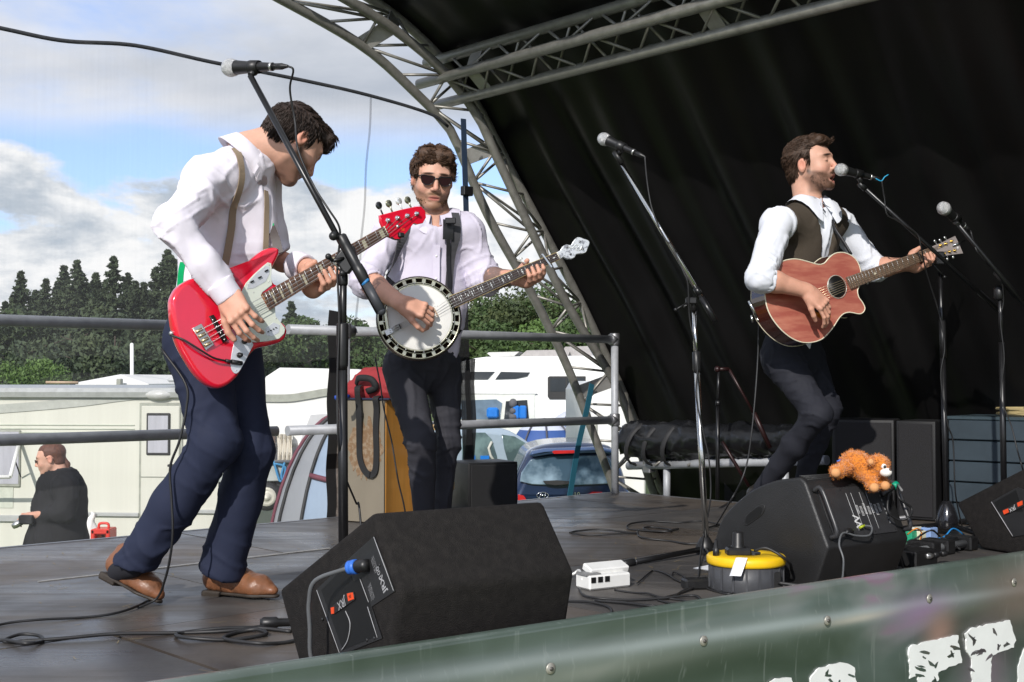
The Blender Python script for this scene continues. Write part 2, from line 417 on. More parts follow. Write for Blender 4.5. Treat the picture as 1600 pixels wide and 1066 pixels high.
def folds(amp=.008, freq=9., seed=0., dirv=(0, 0, 1), stretch=2.6, fine=.25, spots=()):
    """soft drapes + sharp creases running across dirv; spots = bunching (centre, radius, direction, amplitude, wavelength)"""
    d = nrm(dirv)
    def f(V):
        V = np.asarray(V, float); q = V * freq; q = q + (q @ d)[:, None] * d * (1 / stretch - 1) + seed
        w = np.stack([fbm(q * .7 + 5, 2), fbm(q * .7 + 11, 2), fbm(q * .7 + 23, 2)], 1); q2 = q + w * 1.2
        soft = fbm(q * .55 + 3, 2); n = fbm(q2, 2); r = np.clip(1 - np.abs(n) * 5.5, 0, 1) ** 1.3; n2 = fbm(q2 * 1.9 + 40, 2); r2 = np.clip(1 - np.abs(n2) * 6, 0, 1) ** 1.3
        msk = np.clip(.5 + 1.6 * fbm(V * 4 + seed, 2), 0, 1)
        o = amp * (1.5 * soft + 1.15 * (r - .2) * msk + .6 * (r2 - .2) * (1 - msk)) + amp * fine * fbm(q * 5, 2)
        for c, rad, dd, A, wl in spots:
            e = V - c; g = np.exp(-(e * e).sum(1) / rad ** 2); ph = (e @ nrm(dd)) / wl * 6.283 + 4.5 * fbm(V * 6 + seed, 2); o = o + A * 1.25 * g * (np.clip(1 - np.abs(np.sin(ph * .5)) * 2.2, -.2, 1)) * np.clip(.55 + 1.5 * fbm(V * 7 + seed * 2, 2), 0, 1)
        return o
    return f
def outof(sd, Pn, off):
    Pn = np.array(Pn, float); q = Pn.reshape(-1, 3)
    for _ in range(4): d = sd.ev(q.astype(np.float32)); q = q + sd.grad(q) * np.maximum(off - d, 0)[:, None]
    return q.reshape(Pn.shape)
TXT = {}
def text_mesh(txt, size, bold=0.0):
    key = (txt, size, bold)
    if key in TXT: return TXT[key]
    cu = bpy.data.curves.new('t', 'FONT'); cu.body = txt; cu.size = size; cu.align_x = 'CENTER'; cu.align_y = 'CENTER'; cu.offset = bold; cu.resolution_u = 3
    o = bpy.data.objects.new('t', cu); COL.objects.link(o); bpy.context.view_layer.update()
    me = bpy.data.meshes.new_from_object(o.evaluated_get(bpy.context.evaluated_depsgraph_get())); V = [tuple(v.co) for v in me.vertices]; Fs = [tuple(p.vertices) for p in me.polygons]
    bpy.data.objects.remove(o); bpy.data.curves.remove(cu); bpy.data.meshes.remove(me); TXT[key] = (V, Fs); return V, Fs
def put_text(mb, txt, size, o, a, b, n, lift=.001, m=0, bold=0.0):
    V, Fs = text_mesh(txt, size, bold); o = np.asarray(o, float)
    return mb.add([o + a * v[0] + b * v[1] + n * lift for v in V], Fs, m)
# ------------------------------------------------------------------ stage axes
UD = nrm(V3(.7295, .684, 0)); WD = nrm(V3(.684, -.7295, 0)); UP = V3(0, 0, 1)
RAIL0 = FL(0, 857); BC = FL(957, 770)              # rail line start, back corner of the deck
UD = nrm(BC - RAIL0); WD = V3(UD[1], -UD[0], 0)
def SW(u, w, z=DECK): return V3(BC[0], BC[1], z) + UD * u + WD * w       # u along the rail (0 = back corner, negative towards the left), w out towards the camera
# ground
gm = M('grass_ground', (.07, .12, .025), .9, var=.4, scale=3, bump=.6, bscale=60, col2=(.12, .15, .04), thresh=(.35, .7))
g = MB(); gs = []
xs = [-600, -200, -60, -30, -12, 0, 12, 30, 60, 200, 600]; ys = [-40, -10, 0, 8, 14, 20, 30, 50, 90, 150, 300, 900]
g.grid([[(x, y, 0) for y in ys] for x in xs], 0, True); tag(g.build('ground', gm, loc=(0, 0, 0)), kind='structure')
# ------------------------------------------------------------------ deck: panels with joints
def deck_mat(name, warm):
    m = bpy.data.materials.new(name); m.use_nodes = True; nt = m.node_tree; N = nt.nodes; L = nt.links; p = N['Principled BSDF']; tc = N.new('ShaderNodeTexCoord'); geo = N.new('ShaderNodeNewGeometry')
    def nz(sc, det, ro, rot=0., st=(1, 1, 1), dist=0):
        mp = N.new('ShaderNodeMapping'); mp.inputs['Rotation'].default_value = (0, 0, rot); mp.inputs['Scale'].default_value = st; L.new(geo.outputs['Position'], mp.inputs[0]); t = N.new('ShaderNodeTexNoise'); t.inputs['Scale'].default_value = sc; t.inputs['Detail'].default_value = det; t.inputs['Roughness'].default_value = ro; t.inputs['Distortion'].default_value = dist; L.new(mp.outputs[0], t.inputs['Vector']); return t.outputs[0]
    def rmp(v, a, b, c=0., d=1.): r = N.new('ShaderNodeMapRange'); r.inputs[1].default_value = a; r.inputs[2].default_value = b; r.inputs[3].default_value = c; r.inputs[4].default_value = d; L.new(v, r.inputs[0]); return r.outputs[0]
    def mx(a, b, f): x = N.new('ShaderNodeMixRGB'); L.new(f, x.inputs[0]); (L.new(a, x.inputs[1]) if hasattr(a, 'links') else setattr(x.inputs[1], 'default_value', (*a, 1))); x.inputs[2].default_value = (*b, 1); return x.outputs[0]
    ang = -math.atan2(UD[1], UD[0]); big = nz(1.5, 5, .6, dist=.6); st = nz(3.0, 8, .72, ang, (.35, 5, 1), .5); sp = nz(38, 6, .75); sc = nz(5, 6, .7, ang + .5, (.15, 6, 1)); wet = nz(.9, 4, .55, dist=1.2)
    c = mx((.045, .042, .041) if not warm else (.050, .041, .035), (.098, .089, .081) if not warm else (.110, .090, .072), rmp(big, .38, .64)); c = mx(c, (.115, .100, .084), rmp(st, .56, .74, 0, .55)); c = mx(c, (.17, .145, .11), rmp(sp, .68, .80, 0, .6)); c = mx(c, (.16, .15, .14), rmp(sc, .70, .78, 0, .5)); L.new(c, p.inputs['Base Color'])
    r = N.new('ShaderNodeMath'); r.operation = 'ADD'; L.new(rmp(wet, .42, .58, .30, .54), r.inputs[0]); L.new(rmp(st, .45, .7, -.03, .16), r.inputs[1]); L.new(r.outputs[0], p.inputs['Roughness']); p.inputs['Specular IOR Level'].default_value = .65
    bp = N.new('ShaderNodeBump'); bp.inputs['Strength'].default_value = .5; bp.inputs['Distance'].default_value = .003; L.new(st, bp.inputs['Height']); b2 = N.new('ShaderNodeBump'); b2.inputs['Strength'].default_value = .3; b2.inputs['Distance'].default_value = .002; L.new(sp, b2.inputs['Height']); L.new(bp.outputs[0], b2.inputs['Normal']); L.new(b2.outputs[0], p.inputs['Normal']); return m
dm = deck_mat('deck_ply', False); dm2 = deck_mat('deck_ply_brown', True)
alu = M('aluminium', (.30, .30, .31), .42, .85, var=.15, scale=30, bump=.08)
steel = M('galvanised_tube', (.33, .34, .36), .5, .15, var=.2, scale=14, bump=.06)
BUP = .15
def front_w(u):                                   # deck front line (under the banner) as w for each u
    f0, f1 = FL(310, 1066, DECK + BUP), FL(1600, 868, DECK + BUP)
    a = (f0 - BC); b = (f1 - BC); ua, wa = a @ UD, a @ WD; ub, wb = b @ UD, b @ WD
    return wa + (wb - wa) * (u - ua) / (ub - ua)
base = MB(); z0 = DECK - .05
o = [SW(-9, .0, 0), SW(0.05, 0, 0), SW(0.05, 7.5, 0), SW(2.0, 7.5, 0)]
uu = [-7.6, .06]
pts = [SW(-7.6, -.02), SW(.06, -.02), SW(.06, 2.2), SW(.06, 7.0), SW(1.2, 7.0)]
deckroot = tag(bpy.data.objects.new('stage_deck', None), kind='structure'); COL.objects.link(deckroot); deckroot.location = tuple(SW(-3, 1.5, 0))
# outline: back-left edge = rail line, far edge = back line along WD, front edge = banner line
WMAX = 5.2
def U_far(w): return .06
ws = [0, .95, 1.95, front_w(-4)]
# rows parallel to the rail; last row is clipped by the slanting front line
rows = [(0, .945), (.95, 1.945), (1.95, 2.945), (2.95, 3.945)]
mi = 0
for r, (wa, wb) in enumerate(rows):
    u = -7.8 + (r % 2) * .6
    while u < .05:
        ub = min(u + 1.215, .06); q = []
        def cw(uu, w): return min(w, front_w(uu) - .012)
        ua_, ub_ = u, ub - .005
        if cw(ua_, wb) - wa > .03 or cw(ub_, wb) - wa > .03:
            n = 3; top = []; 
            us = [ua_, ub_]
            q = [SW(us[0], wa), SW(us[1], wa), SW(us[1], max(cw(us[1], wb), wa + .005)), SW(us[0], max(cw(us[0], wb), wa + .005))]
            dz = rng.uniform(-.0012, .0012); b = MB(); tp = [p + V3(0, 0, dz) for p in q]; bt = [p - V3(0, 0, .02) for p in q]
            b.add(tp + bt, [(0, 3, 2, 1), (4, 5, 6, 7), (0, 1, 5, 4), (1, 2, 6, 5), (2, 3, 7, 6), (3, 0, 4, 7)], 0)
            b.build('deck_panel', dm if (mi * 7 + r) % 3 else dm2, deckroot)
            mi += 1
        u += 1.22
# underframe so the joints are dark and the edge has depth
b = MB(); fr = M('deck_frame', (.02, .02, .02), .7)
q = [SW(-7.8, .005), SW(.055, .005), SW(.055, front_w(.055) - .02), SW(-7.8, front_w(-7.8) - .02)]
b.add([p - V3(0, 0, .021) for p in q] + [p - V3(0, 0, .22) for p in q], [(0, 3, 2, 1), (4, 5, 6, 7), (0, 1, 5, 4), (1, 2, 6, 5), (2, 3, 7, 6), (3, 0, 4, 7)], 0)
b.build('deck_frame', fr, deckroot)
b = MB(); b.box(SW(-3.87, -.015, DECK - .012), (3.93, .012, .014), (UD, WD, UP)); b.box(SW(.072, 2.6, DECK - .012), (.012, 2.61, .014), (UD, WD, UP)); b.build('edge_trim', alu, deckroot)
# pale worn joint strip seen on the left
b = MB(); j0, j1 = FL(60, 910), FL(515, 857.5); d = nrm(j1 - j0); nn = V3(d[1], -d[0], 0)
b.box((j0 + j1) / 2 + V3(0, 0, .0028), (np.linalg.norm(j1 - j0) / 2, .006, .0012), (d, nn, UP)); b.build('joint_strip', M('worn_alu', (.38, .37, .35), .5, .3, var=.4, scale=40), deckroot)
# right-hand extension of the deck, behind the right wedge
b = MB(); q = [SW(.09, 2.0), SW(2.6, 2.0), SW(2.6, front_w(2.6) - .012), SW(.09, front_w(.09) - .012)]
b.add([p - V3(0, 0, .001) for p in q] + [p - V3(0, 0, .2) for p in q], [(0, 3, 2, 1), (4, 5, 6, 7), (0, 1, 5, 4), (1, 2, 6, 5), (2, 3, 7, 6), (3, 0, 4, 7)], 0); b.build('deck_panel', dm, deckroot)
# straw and dust flecks: nobody could count them
b = MB()
for i in range(900):
    u = rng.uniform(-5.2, .0); w = rng.uniform(.1, front_w(u) - .1)
    if vnoise(np.array([[u * 1.1, w * 1.3, 3.]]))[0] < .0 and rng.random() < .75: continue
    a = rng.uniform(0, 6.3); L = rng.uniform(.006, .03); c = SW(u, w, DECK + .0022); d = V3(math.cos(a), math.sin(a), 0); e = V3(-d[1], d[0], 0) * rng.uniform(.0006, .0014)
    m = c + e * rng.uniform(-6, 6) * .6
    b.add([c - d * L - e, c - d * L + e, m + e, c + d * L + e, c + d * L - e, m - e], [(0, 1, 2, 5), (5, 2, 3, 4)], 0)
tag(b.build('straw', M('straw', (.30, .23, .12), .8, var=.3, scale=50)), 'scattered straw and dust on the dark stage floor', 'straw', kind='stuff')
# ------------------------------------------------------------------ banner along the front edge
f0, f1 = FL(310, 1066, DECK + BUP), FL(1600, 868, DECK + BUP); FD = nrm(f1 - f0); FN = V3(FD[1], -FD[0], 0)     # FN towards the camera
bn = thing('banner', f0 * V3(1, 1, 0), 'dark green printed banner with white distressed lettering screwed along the stage front', 'banner')
BPL = Plane(f0 + FN * .02, FN)
gb = bpy.data.materials.new('banner_vinyl'); gb.use_nodes = True
def banner_mat():
    nt = gb.node_tree; N = nt.nodes; L = nt.links; p = N['Principled BSDF']; tc = N.new('ShaderNodeTexCoord')
    mp = N.new('ShaderNodeMapping'); mp.inputs['Scale'].default_value = (1, 1, 2.2); L.new(tc.outputs['Object'], mp.inputs[0])
    n1 = N.new('ShaderNodeTexNoise'); n1.inputs['Scale'].default_value = 1.6; n1.inputs['Detail'].default_value = 3; n1.inputs['Distortion'].default_value = .8; L.new(mp.outputs[0], n1.inputs['Vector'])
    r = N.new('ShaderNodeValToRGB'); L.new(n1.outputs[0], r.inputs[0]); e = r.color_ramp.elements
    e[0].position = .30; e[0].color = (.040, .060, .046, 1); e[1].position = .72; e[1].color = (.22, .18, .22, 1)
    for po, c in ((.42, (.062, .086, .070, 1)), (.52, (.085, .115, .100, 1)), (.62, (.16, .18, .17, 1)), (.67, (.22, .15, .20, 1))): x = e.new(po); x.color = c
    n2 = N.new('ShaderNodeTexNoise'); n2.inputs['Scale'].default_value = 60; m2 = N.new('ShaderNodeMapping'); m2.inputs['Scale'].default_value = (1, 1, .06); L.new(tc.outputs['Object'], m2.inputs[0]); L.new(m2.outputs[0], n2.inputs['Vector'])
    mr = N.new('ShaderNodeMapRange'); mr.inputs[1].default_value = .62; mr.inputs[2].default_value = .72; mr.inputs[4].default_value = .35; L.new(n2.outputs[0], mr.inputs[0])
    mx = N.new('ShaderNodeMixRGB'); mx.inputs[2].default_value = (.22, .25, .23, 1); L.new(mr.outputs[0], mx.inputs[0]); L.new(r.outputs[0], mx.inputs[1]); 
    # blended into the base colour: a soft pale stroke along the top and a few blurred pink and peach shapes
    def mth(op, a, b): m = N.new('ShaderNodeMath'); m.operation = op; [L.new(v, m.inputs[i]) if hasattr(v, 'links') else setattr(m.inputs[i], 'default_value', v) for i, v in enumerate((a, b))]; return m.outputs[0]
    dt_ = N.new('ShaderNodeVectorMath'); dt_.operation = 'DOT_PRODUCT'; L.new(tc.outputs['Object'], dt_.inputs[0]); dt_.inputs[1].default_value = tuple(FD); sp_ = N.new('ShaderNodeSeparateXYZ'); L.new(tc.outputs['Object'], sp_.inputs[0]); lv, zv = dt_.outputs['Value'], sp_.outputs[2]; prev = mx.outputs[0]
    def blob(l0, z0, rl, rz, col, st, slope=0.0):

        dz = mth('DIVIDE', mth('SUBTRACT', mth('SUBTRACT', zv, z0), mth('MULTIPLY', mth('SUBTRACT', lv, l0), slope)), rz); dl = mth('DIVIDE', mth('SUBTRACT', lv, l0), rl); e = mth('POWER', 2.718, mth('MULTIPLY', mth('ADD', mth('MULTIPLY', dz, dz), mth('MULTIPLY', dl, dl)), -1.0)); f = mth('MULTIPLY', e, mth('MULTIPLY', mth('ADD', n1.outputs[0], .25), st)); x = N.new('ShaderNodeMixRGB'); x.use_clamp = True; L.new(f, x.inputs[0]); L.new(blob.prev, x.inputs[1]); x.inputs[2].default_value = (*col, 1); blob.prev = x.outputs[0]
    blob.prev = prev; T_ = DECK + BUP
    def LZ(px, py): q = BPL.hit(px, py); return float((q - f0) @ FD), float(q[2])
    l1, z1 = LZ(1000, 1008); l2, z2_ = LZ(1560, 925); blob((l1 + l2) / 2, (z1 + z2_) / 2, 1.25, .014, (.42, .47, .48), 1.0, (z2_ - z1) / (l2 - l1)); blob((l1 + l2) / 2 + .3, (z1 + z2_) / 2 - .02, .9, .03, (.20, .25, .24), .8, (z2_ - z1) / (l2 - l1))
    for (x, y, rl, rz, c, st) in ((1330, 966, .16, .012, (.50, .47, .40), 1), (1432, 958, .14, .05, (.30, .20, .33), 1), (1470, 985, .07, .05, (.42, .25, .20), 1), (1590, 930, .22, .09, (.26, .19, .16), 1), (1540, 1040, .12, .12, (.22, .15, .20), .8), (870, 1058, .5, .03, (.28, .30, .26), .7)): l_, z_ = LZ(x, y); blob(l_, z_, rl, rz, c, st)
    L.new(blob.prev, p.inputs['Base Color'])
    p.inputs['Roughness'].default_value = .30; p.inputs['Specular IOR Level'].default_value = .6; p.inputs['Coat Weight'].default_value = .6; p.inputs['Coat Roughness'].default_value = .12
    bp = N.new('ShaderNodeBump'); bp.inputs['Strength'].default_value = .35; bp.inputs['Distance'].default_value = .02; n3 = N.new('ShaderNodeTexNoise'); n3.inputs['Scale'].default_value = 2.2; L.new(mp.outputs[0], n3.inputs['Vector']); L.new(n3.outputs[0], bp.inputs['Height']); L.new(bp.outputs[0], p.inputs['Normal'])
banner_mat()
NU, NV = 150, 26; G = np.zeros((NU, NV, 3)); Ls = np.linspace(-3.0, 5.2, NU); Hs = np.concatenate([[0.012, .010], np.linspace(.0, -.95, NV - 2)])
for i, l in enumerate(Ls):
    for j, hh in enumerate(Hs):
        # gentle horizontal roll of the vinyl below the screws
        q = -hh; wv = .018 * math.exp(-((q - .088 - .01 * math.sin(l * 2)) / .032) ** 2) - .006 * math.exp(-((q - .20) / .04) ** 2) + .004 * math.sin(l * 3.1 + q * 9) * max(0, min(1, q * 5) - 6 * max(0, q - .15))
        G[i, j] = f0 + FD * l + FN * (.02 + wv if j else -.012) + UP * hh
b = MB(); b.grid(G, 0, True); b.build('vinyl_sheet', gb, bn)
def bpt(px, py, lift=0):
    p = BPL.hit(px, py); q = DECK + BUP - p[2]; l = (p - f0) @ FD
    wv = .018 * math.exp(-((q - .088 - .01 * math.sin(l * 2)) / .032) ** 2) - .006 * math.exp(-((q - .20) / .04) ** 2) + .004 * math.sin(l * 3.1 + q * 9) * max(0, min(1, q * 5) - 6 * max(0, q - .15))
    return p + FN * (wv + lift)
b = MB(); c_ = f0 + FD * 1.1 + FN * -.016 - UP * .075; b.box(c_, (4.1, .010, .072), (FD, FN, UP)); b.build('kick_board', M('kick_board', (.06, .05, .04), .7), bn)
def bflat(px, py, lift=0): return BPL.hit(px, py) + FN * lift
scm = M('washer', (.42, .40, .35), .45, .6, var=.2, scale=60); scd = M('screw_head', (.15, .14, .13), .5, .7)
for (x, y) in ((854, 1043), (1093, 1000), (1284, 968), (1443, 934), (1576, 909), (560, 1105), (1716, 887)):
    o_ = bpt(x, y, .001); w_ = MB(); w_.lathe(o_, FN, [(.0, 0), (.0125, 0), (.013, .0012), (.011, .003), (.0, .0032)], 16); s_ = w_.build('washer', scm, bn)
    k = MB(); k.lathe(o_ + FN * .003, FN, [(.005, 0), (.0046, .0025), (.002, .003), (.0, .0032)], 8); k.build('screw', scd, s_)
wp = M('white_print', (.80, .81, .80), .45, var=.06, scale=9)
def letter(poly, holes=6, seed=0):
    """ragged white letter: outline in photo px on the banner sheet, real vinyl lettering 1 mm proud, with worn flecks"""
    r = np.random.default_rng(seed); q = []
    n = len(poly)
    for i in range(n):
        a = np.array(poly[i], float); c = np.array(poly[(i + 1) % n], float); k = max(2, int(np.linalg.norm(c - a) / 5))
        for t in range(k): q.append(a + (c - a) * t / k + r.normal(0, .75, 2))
    mb = MB(); V = [bflat(x, y, .0022) for x, y in q] + [bflat(x, y, -.003) for x, y in q]; n = len(q)
    mb.add(V, [list(range(n))] + [(i, i + n, (i + 1) % n + n, (i + 1) % n) for i in range(n)], 0)
    o_ = mb.build('letter', wp, bn); mb = MB()
    qq = np.array(poly, float); c0 = qq.min(0); c1 = qq.max(0)
    def inside(p):
        x = False; j = len(qq) - 1
        for i in range(len(qq)):
            if (qq[i, 1] > p[1]) != (qq[j, 1] > p[1]) and p[0] < (qq[j, 0] - qq[i, 0]) * (p[1] - qq[i, 1]) / (qq[j, 1] - qq[i, 1]) + qq[i, 0]: x = not x
            j = i
        return x
    made = 0; tries = 0
    while made < holes and tries < 500:
        tries += 1; c = r.uniform(c0 + 8, c1 - 8)
        if not inside(c) or c[1] < c0[1] + 14: continue
        s_ = r.uniform(1.2, 5); k = 8; ang = r.uniform(0, 6.28); pts_ = []
        for t in range(k): a = 6.28 * t / k; rr = s_ * r.uniform(.45, 1.3); x, y = rr * math.cos(a) * 1.9, rr * math.sin(a) * .7; pts_.append(bflat(c[0] + x * math.cos(ang) - y * math.sin(ang), c[1] + x * math.sin(ang) + y * math.cos(ang), .0030))
        mb.add(pts_, [list(range(k))], 0); made += 1
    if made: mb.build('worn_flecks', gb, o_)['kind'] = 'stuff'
letter([(1419, 1014), (1425, 1008), (1496, 992), (1502, 1035), (1466, 1050), (1466, 1110), (1436, 1110), (1434, 1056), (1420, 1060)], 16, 3)
letter([(1508, 992), (1516, 982), (1578, 969), (1586, 1000), (1584, 1012), (1548, 1024), (1546, 1110), (1518, 1110), (1517, 1028), (1510, 1020)], 18, 5)
letter([(1266, 1060), (1276, 1046), (1296, 1038), (1320, 1034), (1334, 1044), (1338, 1066), (1336, 1110), (1268, 1110)], 12, 9)
letter([(1204, 1066), (1212, 1060), (1236, 1059), (1238, 1068), (1236, 1112), (1204, 1112)], 2, 10)
letter([(1590, 1040), (1600, 1012), (1625, 1002), (1650, 1006), (1660, 1050), (1655, 1090), (1600, 1100), (1590, 1070)], 8, 11)
# ------------------------------------------------------------------ guard rail along the back-left edge
def railing(u0, u1, posts, name, label, mid_gap=None):
    rt = thing('guard_rail', SW(u0, .0), label, 'railing')
    b = MB(); b.rod(SW(u0, .04, RT), SW(u1, .04, RT), .0245, n=16); b.build('top_rail', steel, rt)
    b = MB(); b.rod(SW(u0, .04, RM), SW(u1, .04, RM), .0245, n=16); b.build('mid_rail', steel, rt)
    for u in posts:
        b = MB(); b.rod(SW(u, .04, DECK - .004), SW(u, .04, RT + .0), .0225, n=16); p_ = b.build('post', steel, rt)
        for z in (RM, RT):
            c = MB(); c.lathe(SW(u, .04, z - .035), UP, [(.029, 0), (.031, .004), (.031, .05 + (.02 if z == RT else .02)), (.026, .074), (.0, .075)], 16)
            c.rod(SW(u - .045, .04, z), SW(u + .045, .04, z) if u < -.1 else SW(u, .04, z), .031, n=14); c.build('clamp', alu, p_)
d_post = 7.67
RT = P(957, 531, BC[1])[2]; RM = P(957, 656, BC[1])[2]
railing(-7.6, -2.42, [-3.9, -6.1], 'guard_rail', 'grey steel tube guard rail running left from the mesh seam behind the bass player')
railing(-2.36, -.02, [-2.02, -.02], 'guard_rail', 'short grey steel tube guard rail ending at the post by the arch foot')
# ------------------------------------------------------------------ truss arch
APL = Plane(SW(0, -.22, DECK), WD)                # arch plane, just outside the rail
def arc_pts(px, off=0.0, n=6): return curve([APL.hit(x, y) + WD * off for x, y in px], n)
Cpx = [(1046, 800), (1030, 760), (985, 640), (940, 541), (905, 467), (855, 372), (805, 278), (772, 213), (741, 157), (690, 92), (627, 32), (568, -8), (495, -48)]
Apx = [(972, 800), (958, 760), (928, 680), (887, 574), (835, 467), (766, 344), (724, 248), (702, 201), (650, 146), (568, 73), (438, -2), (370, -35)]
Bpx = [(1012, 800), (995, 760), (972, 690), (940, 604), (866, 482), (812, 374), (751, 246), (725, 190), (674, 122), (599, 58), (509, 2), (440, -32)]
tr = thing('truss_arch', APL.hit(1000, 780) * V3(1, 1, 0), 'curved grey aluminium truss arch rising from the stage corner to the top left', 'truss')
olive = M('truss_alu', (.27, .26, .235), .45, .5, var=.25, scale=20, bump=.08)
AA, BB, CC = arc_pts(Apx), arc_pts(Bpx, .0), arc_pts(Cpx)
BBo = arc_pts(Bpx, .13)
def resamp(p, n):
    d = np.r_[0, np.cumsum(np.linalg.norm(np.diff(p, axis=0), axis=1))]; t = np.linspace(0, d[-1], n); return np.stack([np.interp(t, d, p[:, k]) for k in range(3)], 1)
for q in (AA, BBo, CC): b = MB(); b.tube(resamp(q, 40), .027, 12); b.build('chord', olive, tr)
NB = 17; ra, rb, rc = resamp(AA, NB), resamp(BBo, NB), resamp(CC, NB)
for i in range(NB - 1):
    for (x, y) in (((ra[i], rb[i]), (rb[i], ra[i + 1])) , ((rb[i], rc[i]), (rc[i], rb[i + 1]))) if i % 2 == 0 else (((ra[i], rb[i]), (ra[i], rb[i + 1])), ((rb[i], rc[i]), (rb[i], rc[i + 1]))):
        for e in (x, y): b = MB(); b.rod(e[0], e[1], .0085, n=6); b.build('brace', olive, tr)
    b = MB(); e = (ra[i], rc[i + 1]) if i % 2 else (rc[i], ra[i + 1]); b.rod(e[0], e[1], .0085, n=6); b.build('brace', olive, tr)
plm = M('truss_plate', (.36, .35, .33), .5, .6, var=.15, scale=20)
def near(p, px, py):
    u = APL.hit(px, py); return p[np.argmin(np.linalg.norm(p - u, axis=1))]
for (a, c) in (((724, 250), (800, 200)), ((566, 74), (616, 38)), ((905, 610), (960, 575))):
    A_, C_ = near(resamp(AA, 200), *a), near(resamp(CC, 200), *c); B_ = (A_ + C_) / 2 + WD * .12; d1 = A_; b = MB()
    for (p, q) in ((A_, B_), (B_, C_)):
        t = nrm(q - p); s_ = nrm(np.cross(t, WD)); nn = np.cross(t, s_); b.box((p + q) / 2, (np.linalg.norm(q - p) / 2, .045, .004), (t, s_, nn), bev=.002)
    b.build('plate', plm, tr)
# ------------------------------------------------------------------ roof beam truss
bt = thing('roof_truss', APL.hit(700, 130) * V3(1, 1, 0), 'straight grey truss beam crossing under the black canopy roof', 'truss')
def beam_start(px, py): return APL.hit(px, py)
s1, s2, s3 = beam_start(683, 94), beam_start(672, 127) + 0 * WD, beam_start(700, 160)
s1 = s1 - UD * .0; LBM = 4.6
for q in (s1, s2, s3): b = MB(); b.rod(q + WD * -.1, q + WD * LBM, .0295, n=14); b.build('chord', olive, bt)
nb = 24
for i in range(nb):
    t0, t1 = .12 + i * .19, .12 + (i + 1) * .19
    for (p, q) in ((s1, s2), (s2, s3), (s3, s1)):
        if i % 2: p, q = q, p
        b = MB(); b.rod(p + WD * t0, q + WD * t1, .008, n=6); b.build('brace', olive, bt)
for t in (.35, 1.95, 3.4):
    for (p, q) in ((s1, s2), (s2, s3)):
        b = MB(); tt = nrm(q - p); b.box((p + q) / 2 + WD * t, (np.linalg.norm(q - p) / 2, .045, .004), (tt, WD, np.cross(tt, WD)), bev=.002); b.build('plate', plm, bt)
# ------------------------------------------------------------------ black canopy
cv = M('canopy_pvc', (.0036, .0034, .0036), .44, var=.35, scale=4, bump=.2, bscale=9, spec=.32, stretch=(1, 1, .35))
pr = CC + 0; pr = resamp(pr, 46)
# push outwards (away from inside of the curve) so the sheet lies over the chords
tg = np.gradient(pr, axis=0); tg /= np.linalg.norm(tg, axis=1, keepdims=True); outn = np.cross(tg, WD)
if outn[20] @ UP < 0: outn = -outn
TN = 220; tws = np.linspace(-.05, 7.2, TN); G = np.zeros((len(pr), TN, 3))
for i in range(len(pr)):
    s_ = i / (len(pr) - 1)
    fold = np.array([(.055 * math.sin(t * 11.5 + 1.1 * math.sin(t * 3.1) + .8 * s_) * math.exp(-t * .30) + .035 * math.sin(t * 23 + 2.5 * math.sin(s_ * 3)) * math.exp(-t * .35) + .03 * math.sin(t * 1.7 + s_ * 5)) for t in tws])
    env = math.sin(math.pi * min(1, s_ * 1.25)) if s_ < .8 else .25
    for j, t in enumerate(tws): G[i, j] = pr[i] + WD * t + outn[i] * (.024 + (fold[j] + .05) * max(.0, env) * min(1, max(0, t) / .25))
b = MB(); b.grid(G, 0, True); G2 = G + np.repeat(outn[:, None, :], TN, 1) * .004
cn = thing('canopy', SW(0, 3, 0), 'black fabric stage canopy curving over the stage behind the singer', 'canopy')
b.grid(G2[:, ::-1], 0, True); b.build('canopy_sheet', cv, cn)
b = MB(); b.grid([[SW(.72, .3 + t, z) + UD * (.03 * math.sin(t * 13) + .015 * math.sin(t * 31)) for z in np.linspace(.25, DECK + .35, 5)] for t in np.linspace(0, 6.9, 160)], 0, True); b.build('skirt', cv, cn)
# ------------------------------------------------------------------ mesh side screen
ms = bpy.data.materials.new('windbreak_mesh'); ms.use_nodes = True
def mesh_mat(m, dens, col):
    nt = m.node_tree; N = nt.nodes; L = nt.links; N.clear(); out = N.new('ShaderNodeOutputMaterial'); mix = N.new('ShaderNodeMixShader'); tr_ = N.new('ShaderNodeBsdfTransparent'); df = N.new('ShaderNodeBsdfDiffuse'); df.inputs[0].default_value = (*col, 1)
    tc = N.new('ShaderNodeTexCoord'); mp = N.new('ShaderNodeMapping'); mp.inputs['Scale'].default_value = (80, 80, 1.5); L.new(tc.outputs['Object'], mp.inputs[0]); nz = N.new('ShaderNodeTexNoise'); nz.inputs['Scale'].default_value = 1; nz.inputs['Detail'].default_value = 3; L.new(mp.outputs[0], nz.inputs['Vector'])
    mr = N.new('ShaderNodeMapRange'); mr.inputs[1].default_value = .3; mr.inputs[2].default_value = .75; mr.inputs[3].default_value = dens * .85; mr.inputs[4].default_value = dens * 1.1; L.new(nz.outputs[0], mr.inputs[0])
    L.new(mr.outputs[0], mix.inputs[0]); L.new(tr_.outputs[0], mix.inputs[1]); L.new(df.outputs[0], mix.inputs[2]); L.new(mix.outputs[0], out.inputs[0])
mesh_mat(ms, .11, (.32, .33, .35)); md = bpy.data.materials.new('mesh_double'); md.use_nodes = True; mesh_mat(md, .80, (.03, .03, .032)); mh = M('mesh_hem', (.035, .037, .042), .8, var=.4, scale=60, bump=.5)
scr = thing('mesh_screen', SW(-4, -.12, 0), 'see-through grey windbreak mesh hung along the side of the stage', 'mesh screen')
SPL = Plane(SW(0, -.12, DECK), WD)
toppx = [(-420, 0), (-160, 12), (0, 44), (100, 64), (210, 71), (330, 97), (480, 127), (580, 150), (672, 178), (700, 198)]
